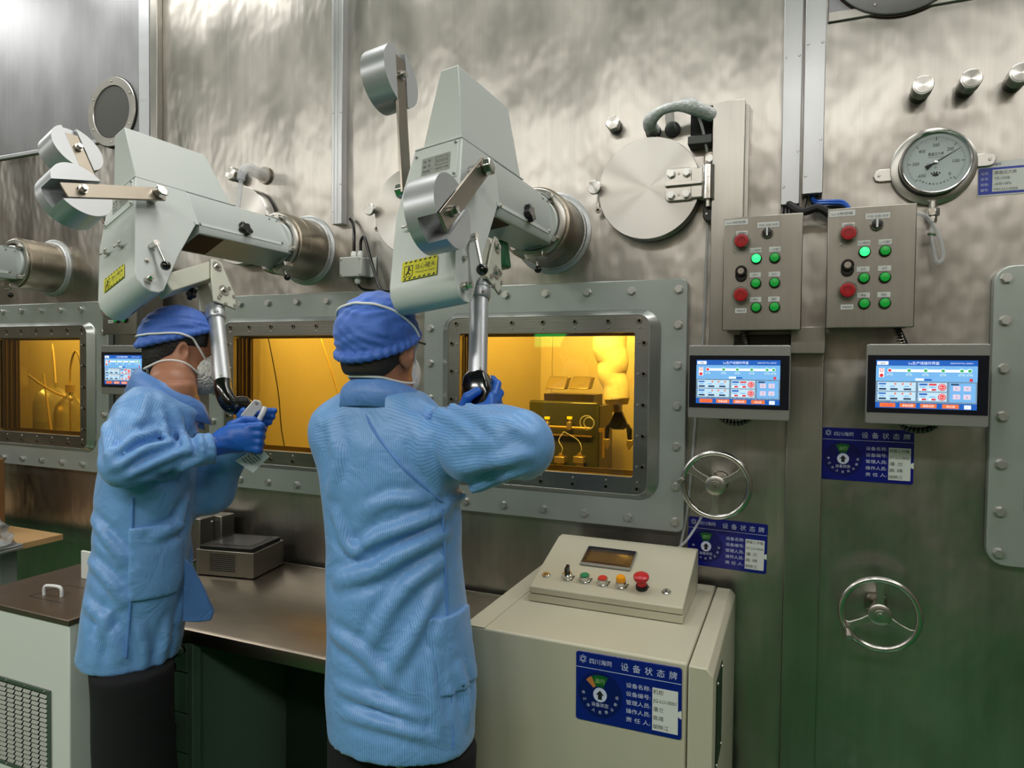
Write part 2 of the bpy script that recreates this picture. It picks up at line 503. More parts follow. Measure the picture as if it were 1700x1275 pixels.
for k in (1, 2, 3, 4):
    ld = bpy.data.lights.new('cell_lamp', 'AREA'); ld.shape = 'RECTANGLE'; ld.size, ld.size_y = 0.8, 0.22; ld.spread = 2.3
    ld.energy = 27 if k != 1 else 24; ld.color = (1.0, 0.9, 0.72)
    lo = bpy.data.objects.new('cell_lamp', ld); lo.location = (WIN_C[k], W + 0.17, 2.16); lo.rotation_euler = (radians(62), 0, 0); COL.objects.link(lo)

# lamps in the ceiling: one housing round each light
for ly, lw in LIGHT_ROWS:
    for i, lx in enumerate(LIGHT_X):
        t = thing('ceiling_light', '%s ceiling light panel from the far end, row %s' % (('first', 'second', 'third', 'fourth', 'fifth', 'last')[i], 'over the workers' if ly > 0 else 'behind the camera'), 'light', (lx, ly, CEIL), group='ceiling light panels')
        m = MB()
        m.box(-0.63, 0.63, -0.31, -0.285, -0.05, 0); m.box(-0.63, 0.63, 0.285, 0.31, -0.05, 0)
        m.box(-0.63, -0.605, -0.285, 0.285, -0.05, 0); m.box(0.605, 0.63, -0.285, 0.285, -0.05, 0)
        m.out('frame', WHITE_PAINT, t)
        MB().box(-0.605, 0.605, -0.285, 0.285, -0.03, -0.0).out('back_tray', WHITE_PAINT, t)

# ------------------------------------------------------------------ windows
def amber_glass():
    g = bpy.data.materials.new('amber_lead_glass'); g.use_nodes = True
    nt = g.node_tree; nt.nodes.clear(); L = nt.links.new
    o = nt.nodes.new('ShaderNodeOutputMaterial'); mx = nt.nodes.new('ShaderNodeMixShader')
    tr = nt.nodes.new('ShaderNodeBsdfTransparent'); gl = nt.nodes.new('ShaderNodeBsdfGlossy'); lw = nt.nodes.new('ShaderNodeLayerWeight'); pw = nt.nodes.new('ShaderNodeMath'); pw.operation = 'POWER'; ma = nt.nodes.new('ShaderNodeMath'); ma.operation = 'MULTIPLY_ADD'
    tr.inputs[0].default_value = (0.93, 0.735, 0.29, 1)
    gl.inputs[0].default_value = (1, 1, 1, 1); gl.inputs['Roughness'].default_value = 0.02
    lw.inputs[0].default_value = 0.5; pw.inputs[1].default_value = 4.0; ma.inputs[1].default_value = 0.9; ma.inputs[2].default_value = 0.035
    L(lw.outputs['Facing'], pw.inputs[0]); L(pw.outputs[0], ma.inputs[0]); L(ma.outputs[0], mx.inputs[0]); L(tr.outputs[0], mx.inputs[1]); L(gl.outputs[0], mx.inputs[2]); L(mx.outputs[0], o.inputs[0])
    return g
GLASS = amber_glass()
REVEAL = mat('window_reveal', (70, 62, 46), 0.6, 0.35)
REVEAL2 = mat('window_reveal_layer', (120, 104, 70), 0.7, 0.3)

def window(k, label):
    c = WIN_C[k]
    t = thing('window_%d' % k, label, None, (c, PLATE_Y, WIN_Z), kind='structure')
    w, h, r = 0.93, 0.79, 0.022 if k != 4 else 0.045
    rim_o, rim_i, gl = (0.772, 0.604), (0.706, 0.567), (0.616, 0.457)
    MB().ring(rrect(w, h, r), rrect(rim_o[0] - 0.01, rim_o[1] - 0.01, 0.06), 0.0, 0.028).out('flange_plate', PLATE_GREY, t, bev=0.003)
    m = MB()
    m.ring(rrect(*rim_o, 0.062), rrect(*rim_i, 0.035), -0.003, 0.02, yi=-0.028)
    m.out('rim', RIM_GREY, t, bev=0.003)
    MB().ring(rrect(rim_i[0] + 0.004, rim_i[1] + 0.004, 0.035), rrect(*gl, 0.008), -0.024, 0.006).out('inner_frame', STEEL_FRAME, t, bev=0.0012)
    m = MB(); slab(m, rrect(gl[0] + 0.004, gl[1] + 0.004, 0.008), -0.010, -0.004)
    m.out('pane', GLASS, t)
    MB().ring(rrect(gl[0] + 0.03, gl[1] + 0.03, 0.006), rrect(gl[0], gl[1], 0.006), -0.0035, 0.088).out('reveal', REVEAL, t)
    for q, (yy, tt, dd) in enumerate(((0.022, 0.006, 0.006), (0.042, 0.010, 0.006), (0.066, 0.014, 0.006))):
        MB().ring(rrect(gl[0] + 0.004, gl[1] + 0.004, 0.006), rrect(gl[0] - tt, gl[1] - tt, 0.006), yy, yy + dd).out('glazing_bead', REVEAL2, t)
    cols = [-0.438, -0.29, -0.145, 0, 0.145, 0.29, 0.438]
    rows = [0.3613, 0.2514, 0.1257, 0, -0.1257, -0.2514, -0.3613]
    for x in cols:
        fast('bolt', HEX_ME, t, x, 0, rows[0]); fast('bolt', HEX_ME, t, x, 0, rows[-1])
    for z in rows[1:-1]:
        fast('bolt', HEX_ME, t, cols[0], 0, z); fast('bolt', HEX_ME, t, cols[-1], 0, z)
    fx = [-0.322, -0.222, -0.111, 0, 0.111, 0.222, 0.322]
    for x in fx:
        for s in (1, -1):
            fast('screw', SOCK_ME, t, x, -0.024, s * 0.2645, spin=False)
            fast('small_screw', PAN_ME, t, x, -0.024, s * 0.244, spin=False)
    for z in (-0.195, -0.098, 0, 0.098, 0.195):
        for s in (1, -1):
            fast('screw', SOCK_ME, t, s * 0.338, -0.024, z, spin=False)
            fast('small_screw', PAN_ME, t, s * 0.320, -0.024, z, spin=False)
    return t
window(1, 'amber glass cell window farthest along the wall, glass bottles inside')
window(2, 'amber glass cell window between the two workers')
window(3, 'amber glass cell window with a white gaiter and gripper inside')
window(4, 'bolted grey window flange cut off by the photo edge')

# lit exit sign on the wall behind the camera (seen only mirrored in glass and steel)
v = at(915, 565, 2 * PLATE_Y - (YB + 0.03))
t = thing('exit_sign', 'small green lit exit sign on the wall behind the camera', 'sign', (v.x, YB, v.z))
MB().box(-0.18, 0.18, 0, 0.03, -0.075, 0.075).out('case', WHITE_PAINT, t, bev=0.003)
MB().box(-0.17, 0.17, 0.03, 0.032, -0.065, 0.065).out('lit_face', mat('exit_green', (20, 230, 110), emit=4.0), t)
# ------------------------------------------------------------------ things fixed to the steel wall
def spun(name, rgb, axis='Y', rough=0.30):
    m = bpy.data.materials.new(name); m.use_nodes = True
    b = m.node_tree.nodes['Principled BSDF']
    b.inputs['Base Color'].default_value = (*lin(rgb), 1); b.inputs['Metallic'].default_value = 1.0
    b.inputs['Roughness'].default_value = rough; b.inputs['Anisotropic'].default_value = 0.9; b.inputs['Anisotropic Rotation'].default_value = 0.25
    tg = m.node_tree.nodes.new('ShaderNodeTangent'); tg.direction_type = 'RADIAL'; tg.axis = axis
    m.node_tree.links.new(tg.outputs[0], b.inputs['Tangent'])
    return m
SPUN = spun('spun_steel', (186, 184, 178))
CLEAR = bpy.data.materials.new('clear_plastic'); CLEAR.use_nodes = True
def _clear():
    nt = CLEAR.node_tree; nt.nodes.clear(); L = nt.links.new
    o = nt.nodes.new('ShaderNodeOutputMaterial'); mx = nt.nodes.new('ShaderNodeMixShader')
    tr = nt.nodes.new('ShaderNodeBsdfTransparent'); gl = nt.nodes.new('ShaderNodeBsdfGlossy'); lw = nt.nodes.new('ShaderNodeLayerWeight')
    tr.inputs[0].default_value = (0.90, 0.93, 0.92, 1); gl.inputs['Roughness'].default_value = 0.06; lw.inputs[0].default_value = 0.35
    pw = nt.nodes.new('ShaderNodeMath'); pw.operation = 'MULTIPLY'; pw.inputs[1].default_value = 0.5; lw.inputs[0].default_value = 0.3
    L(lw.outputs['Facing'], pw.inputs[0]); L(pw.outputs[0], mx.inputs[0]); L(tr.outputs[0], mx.inputs[1]); L(gl.outputs[0], mx.inputs[2]); L(mx.outputs[0], o.inputs[0])
_clear()
HAZY = mat('hazy_plastic', (214, 218, 220), 0.0, 0.22, alpha=0.4, bump=0.5, bscale=60, bdist=0.004)

# --- vertical cable trunking
def trunking(label, x0, x1, z0, d, ribs, tail):
    t = thing('cable_trunking', label, 'trunking', ((x0 + x1) / 2, W, z0), group='vertical cable trunking on the wall')
    w, h = (x1 - x0) / 2, CEIL - z0
    MB().box(-w, w, -d, 0, 0, h).out('channel', TRUNK, t, bev=0.0015)
    for s in ribs:
        MB().box(s * w - 0.0015, s * w + 0.0015, -d - 0.0015, -d, 0, h).out('rib', TRUNK, t)
    for s in (-0.7, 0.7):
        fast('screw', PAN_ME, t, s * w, -d, 0.05 + 0.1 * (s > 0), spin=False); fast('screw', PAN_ME, t, s * w, -d, 0.42, spin=False)
    for k in range(tail):
        x = -w + (k + 0.7) * 2 * w / (tail + 0.6)
        MB().tube([(x, -d * 0.5, 0.02), (x, -d * 0.5, -0.01), (x + 0.004 * (k - 1), -d * 0.55, -0.05)], 0.004, n=6).out('wire', BLACK, t)
    return t
trunking('slim aluminium trunking beside the farther junction box', -1.648, -1.600, 2.115, 0.035, (-0.55, 0.1), 0)
trunking('aluminium trunking ending above the nearer-to-door control box', -0.050, 0.000, 2.056, 0.05, (-0.6, 0.75), 5)
trunking('aluminium trunking right of its twin, blue cable below', 0.0065, 0.060, 2.079, 0.06, (-0.7, 0.7), 3)

t = thing('cable_bundle', 'black and blue cables curving from trunking into control box', 'cables', (0.03, W, 2.0))
for k, (mt, dz) in enumerate(((CABLE_BLUE, 0.0), (BLACK, 0.008), (BLACK, 0.016), (CABLE_BLUE, -0.006))):
    MB().tube([(0.0, -0.03, 0.085), (0.012, -0.045, 0.055 - dz), (0.05, -0.07, 0.045 - dz), (0.085, -0.08, 0.036 - dz), (0.11, -0.085, 0.0)], 0.0045, n=8).out('cable', mt, t)
MB().tube([(-0.06, -0.04, 0.06), (-0.02, -0.08, 0.025), (0.02, -0.09, 0.03), (0.06, -0.09, 0.0)], 0.011, n=8).out('cable', BLACK_MATT, t)

# --- steel channel with open hood and wrapped pipe
t = thing('steel_channel', 'upright folded steel channel beside the round door', 'channel', (-0.197, W, 1.48))
MB().box(-0.045, 0.045, -0.062, 0, 0, 0.89).out('cover', STEEL_STRIP, t, bev=0.0015)
MB().box(0.045, 0.056, -0.03, 0, 0, 0.885).out('edge_flange', STEEL_STRIP, t, bev=0.001)
m = MB()
m.box(-0.118, -0.046, -0.055, -0.045, 0.886, 0.892); m.box(-0.118, -0.046, -0.052, 0, 0.885, 0.889)
m.out('hood_roof', STEEL_STRIP, t)
MB().box(-0.118, -0.046, -0.004, -0.001, 0.79, 0.886).out('hood_back', BLACK_MATT, t)
MB().box(-0.118, -0.046, -0.058, 0, 0.775, 0.802).out('hood_sill', mat('dark_grey_steel', (70, 72, 70), 0.8, 0.4), t, bev=0.003)
t = thing('wrapped_pipe', 'curved pipe handle wrapped in crinkled clear film above the round door', 'pipe', (-0.43, W, 2.33))
MB().tube([(0, 0, 0), (0.0, -0.05, -0.002), (0.008, -0.085, 0.006), (0.045, -0.105, 0.022), (0.09, -0.105, 0.028), (0.13, -0.095, 0.024), (0.185, -0.05, 0.008)],
          [0.022, 0.022, 0.021, 0.014, 0.015, 0.022, 0.020], n=14).out('pipe', mat('wrapped_grey', (196, 202, 200), 0.0, 0.25, bump=0.8, bscale=70, bdist=0.006), t)
MB().tube([(0.06, 0, -0.008), (0.062, -0.06, -0.004), (0.066, -0.098, 0.02)], 0.014, n=12).out('support', HAZY, t)
for a in (0.0, 0.06):
    MB().cyl((a, -0.001, -0.004), (a, -0.008, -0.004), 0.024, n=24).out('base_ring', BLACK_MATT, t)
MB().ball((0.118, -0.1, 0.03), 0.026, (1.3, 0.7, 0.8)).out('film_knot', HAZY, t)
t = thing('clear_hose', 'thin clear hose hanging down the edge of the steel channel', 'hose', (-0.27, W, 1.45))
MB().tube([(-0.02, -0.06, 0.90), (0.0, -0.055, 0.84), (0.016, -0.03, 0.72), (0.012, -0.02, 0.5), (0.004, -0.012, 0.2), (-0.012, -0.012, 0.0), (-0.03, -0.012, -0.28), (-0.05, -0.02, -0.42)], 0.0042, n=8).out('hose', HAZY, t)
MB().cyl((-0.004, -0.014, 0.10), (-0.009, -0.014, 0.135), 0.008, n=10).out('sleeve', HAZY, t)

# --- round shield doors
def round_door(label, cx, cz, hinge=True):
    t = thing('round_shield_door', label, 'door', (cx, W, cz), group='round shield doors')
    MB().lathe([(0.150, 0.0), (0.150, 0.018)], (0, 0, 0), (0, -1, 0), n=64).out('gasket', BLACK_MATT, t)
    MB().lathe([(0.150, 0.016), (0.156, 0.016), (0.157, 0.018), (0.157, 0.060), (0.1555, 0.062), (0.0, 0.062)], (0, 0, 0), (0, -1, 0), n=72).out('disc', SPUN, t)
    k = MB().lathe([(0.009, 0.0), (0.009, 0.07), (0.02, 0.075), (0.022, 0.078), (0.022, 0.086), (0.020, 0.088), (0.0, 0.088)], (-0.166, 0, 0.012), (0, -1, 0), n=28).out('latch_knob', SPUN, t)
    MB().box(-0.172, -0.160, -0.035, -0.028, -0.055, 0.005).out('latch_arm', STEEL, t, bev=0.003)
    fast('screw', SOCK_ME, t, -0.166, -0.035, -0.05, spin=False)
    if hinge:
        m = MB(); slab(m, rrect(0.082, 0.098, 0.012, cx=0.096), -0.074, -0.062)
        h = m.out('hinge_plate', STEEL, t, bev=0.002)
        MB().box(0.056, 0.165, -0.086, -0.074, -0.006, 0.006).out('rib', STEEL, h, bev=0.001)
        for sx in (0.072, 0.118):
            for sz in (-0.032, 0.032):
                fast('bolt', HEX_ME, h, sx, -0.074, sz)
        for sz in (-0.032, 0.032): fast('screw', PAN_ME, h, 0.095, -0.074, sz, spin=False)
        b = MB().lathe([(0.0, 0), (0.0185, 0), (0.0185, 0.03), (0.018, 0.0305), (0.0185, 0.031), (0.0185, 0.062), (0.018, 0.0625), (0.0185, 0.063), (0.0185, 0.10), (0.0, 0.10)], (0.180, -0.062, -0.05), (0, 0, 1), n=32).out('hinge_barrel', CHROME, t)
        MB().cyl((0.180, -0.062, -0.072), (0.180, -0.062, -0.05), 0.008, n=14).out('hinge_pin', STEEL, t)
        MB().box(0.130, 0.166, -0.075, -0.035, -0.045, 0.045).out('hinge_arm', STEEL, t, bev=0.003)
        m = MB(); slab(m, rrect(0.036, 0.05, 0.017, cx=0.182, cz=0.072), -0.05, -0.0)
        m.out('upper_lug', STEEL_DARK, t, bev=0.003)
        m = MB(); slab(m, rrect(0.036, 0.05, 0.017, cx=0.182, cz=-0.088), -0.05, 0.0)
        m.out('lower_lug', BLACK, t, bev=0.003)
        fast('bolt', HEX_ME, t, 0.182, -0.05, 0.072)
        fast('screw', PAN_ME, t, 0.175, -0.05, -0.09, spin=False)
    return t
round_door('round spun steel door with bolted hinge, fully in view', -0.432, 2.136)
round_door('round spun steel door half hidden behind the taller manipulator', -1.276, 2.134, False)
round_door('round spun steel door hidden mostly behind the far manipulator', -2.089, 2.138, False)

# --- hexagonal plugs
def plug(label, x, z, r, ln, sides=6):
    t = thing('hex_plug', label, 'plug', (x, W, z), group='plugs screwed into the wall')
    MB().cyl((0, -0.001, 0), (0, -ln * 0.45, 0), r * 0.92, n=28).out('collar', BLACK, t)
    MB().cyl((0, -ln * 0.45, 0), (0, -ln, 0), r, n=sides, smooth=sides > 6, rot=0.2).out('head', SPUN, t, bev=0.002)
    MB().lathe([(r * 0.84, ln), (r * 0.80, ln + 0.0015), (0, ln + 0.0015)], (0, 0, 0), (0, -1, 0), n=32).out('spun_face', SPUN, t)
plug('steel hex plug above the round hinged door', -0.551, 2.356, 0.024, 0.05)
plug('steel hex plug above the far manipulator', -2.135, 2.352, 0.028, 0.055)
plug('steel plug farthest from the photo edge in the row above the gauge', 0.297, 2.338, 0.0255, 0.075, 32)
plug('middle one of three steel plugs above the gauge', 0.405, 2.338, 0.0255, 0.075, 32)
plug('steel plug at the photo edge in the row above the gauge', 0.511, 2.337, 0.0255, 0.075, 32)
t = thing('hose_elbow', 'frosted plastic elbow fitting with hose beside the hex plug', 'fitting', (-2.0, W, 2.343))
MB().cyl((0, -0.001, 0), (0, -0.012, 0), 0.034, n=28).out('base_ring', STEEL_DARK, t)
MB().tube([(0, 0, 0), (0, -0.05, 0.0), (0.0, -0.10, 0.004), (-0.004, -0.125, -0.02), (-0.004, -0.13, -0.05)], [0.026, 0.024, 0.02, 0.016, 0.015], n=14).out('elbow', HAZY, t)
MB().tube([(-0.004, -0.13, -0.05), (-0.004, -0.14, -0.12), (0.0, -0.155, -0.20), (0.01, -0.16, -0.27)], 0.009, n=10).out('hose', HAZY, t)

# --- dark round port and the disc at the top edge
t = thing('round_filter_port', 'round port with bright flange and dark grey centre on the pale panel', 'port', (-2.876, W - 0.012, 2.711))
MB().lathe([(0.155, 0), (0.155, 0.008), (0.153, 0.010), (0.118, 0.010), (0.116, 0.006), (0.116, 0)], (0, 0, 0), (0, -1, 0), n=64).out('flange', STEEL, t)
MB().lathe([(0.158, 0), (0.158, 0.004), (0.15, 0.004)], (0, 0, 0), (0, -1, 0), n=64).out('seal', BLACK_MATT, t)
MB().lathe([(0.116, 0.004), (0.114, 0.007), (0, 0.007)], (0, 0, 0), (0, -1, 0), n=64).out('filter_face', RUBBER_GREY, t)
for k in range(6):
    a = pi / 6 + k * pi / 3; fast('screw', PAN_ME, t, 0.136 * cos(a), -0.010, 0.136 * sin(a), spin=False)
t = thing('round_cover_disc', 'large round steel cover cut by the top photo edge', 'cover', (0.247, W - 0.006, 2.752))
MB().lathe([(0.193, 0), (0.193, 0.003), (0.19, 0.003)], (0, 0, 0), (0, -1, 0), n=64).out('seal', mat('brown_seal', (60, 34, 28), 0, 0.6), t)
MB().lathe([(0.189, 0), (0.189, 0.010), (0.186, 0.012), (0, 0.012)], (0, 0, 0), (0, -1, 0), n=64).out('disc', STEEL_LIGHT, t)
for k in range(8):
    a = pi / 8 + k * pi / 4; fast('screw', PAN_ME, t, 0.168 * cos(a), -0.012, 0.168 * sin(a), spin=False)

# --- grey junction box with glands and cables
t = thing('junction_box', 'small grey cable junction box between the manipulators', 'box', (-1.525, W, 1.945))
MB().box(-0.062, 0.062, -0.006, 0, -0.034, 0.040).out('mounting_plate', WHITE_PAINT, t, bev=0.004)
MB().box(-0.062, 0.035, -0.058, -0.006, -0.036, 0.036).out('body', mat('light_grey_plastic', (196, 198, 192), 0, 0.45), t, bev=0.004)
MB().box(-0.063, 0.036, -0.064, -0.058, -0.037, 0.037).out('lid', mat('light_grey_plastic', (196, 198, 192), 0, 0.45), t, bev=0.003)
for sx in (-0.056, 0.029):
    for sz in (-0.029, 0.029): fast('screw', PAN_ME, t, sx, -0.064, sz, spin=False)
for x in (-0.018, 0.012):
    MB().lathe([(0.009, 0), (0.009, 0.006), (0.012, 0.007), (0.012, 0.016), (0.009, 0.024), (0.005, 0.026)], (x, -0.035, 0.036), (0, 0, 1), n=12).out('gland', WHITE_PAINT, t)
MB().lathe([(0.009, 0), (0.009, 0.006), (0.012, 0.007), (0.012, 0.016), (0.009, 0.024), (0.005, 0.026)], (0.0, -0.035, -0.036), (0, 0, -1), n=12).out('gland', WHITE_PAINT, t)
MB().tube([(-0.018, -0.035, 0.055), (-0.018, -0.035, 0.10), (-0.022, -0.03, 0.14), (-0.034, -0.02, 0.17), (-0.05, -0.018, 0.19)], 0.006, n=8).out('cable', BLACK, t)
MB().tube([(0.012, -0.035, 0.055), (0.012, -0.035, 0.095), (0.022, -0.035, 0.112), (0.034, -0.035, 0.10), (0.07, -0.04, 0.0), (0.11, -0.045, -0.085), (0.2, -0.06, -0.16), (0.32, -0.06, -0.12), (0.42, -0.045, -0.06), (0.5, -0.04, -0.03)], 0.006, n=8).out('cable', BLACK, t)
MB().tube([(0, -0.035, -0.055), (0.005, -0.036, -0.068), (0.03, -0.038, -0.083), (0.10, -0.04, -0.09), (0.2, -0.04, -0.09)], 0.0045, n=8).out('cable', BLACK, t)

# --- control boxes
def control_box(label, tags, cx, z0, group='steel push-button boxes'):
    t = thing('control_box', label, 'control box', (cx, W, z0), group=group)
    w, h = 0.207, 0.318
    yf = -0.16
    MB().box(-w / 2 + 0.004, w / 2 - 0.004, yf + 0.012, -0.03, 0.004, h - 0.004).out('housing', STEEL_BOX, t, bev=0.002)
    MB().box(-w / 2, w / 2, yf, yf + 0.011, 0, h).out('door', STEEL_BOX, t, bev=0.0025)
    MB().box(-0.06, 0.06, -0.03, 0, 0.10, 0.22).out('wall_bracket', STEEL_DARK, t)
    X = lambda u: (u - 0.5) * w
    Z = lambda v: (1 - v) * h
    def plate(u, v, pw, ph, s):
        m = MB(); m.box(X(u) - pw / 2, X(u) + pw / 2, yf - 0.0012, yf, Z(v) - ph / 2, Z(v) + ph / 2)
        p = m.out('label_plate', WHITE, t)
        lettering(MB(), s, X(u), Z(v) - ph * 0.22, ph * 0.52, yf - 0.0016, 'c', wid=min(pw * 0.86, ph * 0.5 * len(s) * 0.9)).out('lettering', INK_GREY, p)
    plate(0.165, 0.045, 0.062, 0.016, tags[0])
    plate(0.57, 0.085, 0.056, 0.015, '开启 远程 关闭')
    plate(0.24, 0.145, 0.030, 0.013, '行走急停')
    for (u, v, s) in ((0.42, 0.30, tags[1]), (0.66, 0.30, tags[2]), (0.42, 0.515, '左行'), (0.66, 0.515, '右行'), (0.43, 0.73, '伸出'), (0.66, 0.73, '缩回')):
        plate(u, v, 0.030, 0.0135, s)
    plate(0.245, 0.825, 0.030, 0.013, '伸缩急停')
    for i, (u, v) in enumerate(((0.43, 0.375), (0.66, 0.375), (0.43, 0.59), (0.665, 0.59), (0.44, 0.80), (0.67, 0.80))):
        x, z = X(u), Z(v)
        b = MB().lathe([(0.0145, 0), (0.0145, 0.006), (0.0125, 0.010), (0.0115, 0.010)], (x, yf, z), (0, -1, 0), n=26).out('button', BLACK, t)
        MB().lathe([(0.0118, 0.008), (0.0118, 0.0105), (0.010, 0.0125), (0, 0.0135)], (x, yf, z), (0, -1, 0), n=24).out('button_cap', GREEN_LIT if i == 0 else GREEN_BTN, b, label='lit bright green cap' if i == 0 else 'green cap')
    for (u, v) in ((0.24, 0.22), (0.245, 0.69)):
        x, z = X(u), Z(v)
        b = MB().lathe([(0.012, 0), (0.012, 0.012), (0.018, 0.014), (0.019, 0.018), (0.018, 0.023), (0.011, 0.0235), (0.010, 0.022), (0.0, 0.022)], (x, yf, z), (0, -1, 0), n=30).out('emergency_button', RED, t)
        g = MB().lathe([(0.0245, 0), (0.0245, 0.002), (0.0225, 0.002), (0.0225, 0.03), (0.0205, 0.034), (0, 0.034)], (x, yf, z), (0, -1, 0), n=30).out('button_guard', CLEAR, t)
        MB().tube([(x - 0.014, yf - 0.012, z - 0.018), (x - 0.02, yf - 0.012, z - 0.026), (x - 0.017, yf - 0.012, z - 0.032), (x - 0.010, yf - 0.012, z - 0.024)], 0.0014, n=6).out('guard_clip', CLEAR, t)
    x, z = X(0.56), Z(0.155)
    b = MB().lathe([(0.0155, 0), (0.0155, 0.006), (0.0135, 0.009), (0, 0.009)], (x, yf, z), (0, -1, 0), n=28).out('selector', CHROME, t)
    MB().lathe([(0.0128, 0.008), (0.0128, 0.012), (0, 0.013)], (x, yf, z), (0, -1, 0), n=24).out('selector_dial', BLACK, b)
    MB().box(x - 0.0022, x + 0.0022, yf - 0.020, yf - 0.012, z - 0.010, z + 0.013).out('selector_lever', WHITE, b)
    x, z = X(0.24), Z(0.48)
    m = MB(); slab(m, rrect(0.031, 0.045, 0.015, cx=x, cz=z - 0.006), yf - 0.006, yf)
    b = m.out('key_switch', BLACK, t, bev=0.002)
    MB().lathe([(0.0155, 0), (0.0155, 0.012), (0.013, 0.015), (0.009, 0.015), (0.009, 0.013), (0, 0.013)], (x, yf, z), (0, -1, 0), n=28).out('key_ring', BLACK_GLOSS, b)
    MB().lathe([(0.0085, 0.012), (0.0085, 0.0155), (0, 0.0155)], (x, yf, z), (0, -1, 0), n=20).out('key_core', CHROME, b)
    return t
control_box('steel button box in middle of wall, beside the upright steel channel', ('Lu-4按钮箱', 'Lu-4照明', 'Lu-4灭菌灯'), -0.0925, 1.688)
control_box('steel button box under the pressure gauge', ('Lu-5按钮箱', 'Lu-5照明', 'Lu-5灭菌灯'), 0.175, 1.692)
control_box('steel button box behind the man at the far manipulator', ('Lu-3按钮箱', 'Lu-3照明', 'Lu-3灭菌灯'), -2.644, 1.697)

# --- operator screens
SC_LIGHT = mat('screen_light_blue', (176, 218, 250), emit=0.5, rough=0.3)
SC_PALE = mat('screen_pale', (196, 226, 248), emit=0.5, rough=0.3)
SC_MID = mat('screen_sky_blue', (120, 182, 240), emit=0.5, rough=0.3)
SC_BLUE = mat('screen_blue', (34, 96, 190), emit=0.5, rough=0.3)
SC_WHITE = mat('screen_white', (240, 246, 252), emit=0.55, rough=0.3)
SC_ORANGE = mat('screen_orange', (236, 120, 66), emit=0.5, rough=0.3)
SC_RED = mat('screen_red', (214, 50, 56), emit=0.6, rough=0.3)
SC_GREEN = mat('screen_green', (60, 170, 90), emit=0.6, rough=0.3)
SC_DARK = mat('screen_dark', (40, 60, 96), emit=0.5, rough=0.3)
SC_PINK = mat('screen_pink', (226, 208, 232), emit=0.5, rough=0.3)
HMI_BEZEL = mat('silver_bezel', (150, 150, 146), 0.5, 0.38)
HMI_BLACK = mat('navy_black_bezel', (16, 20, 34), 0.0, 0.12, coat=0.4)

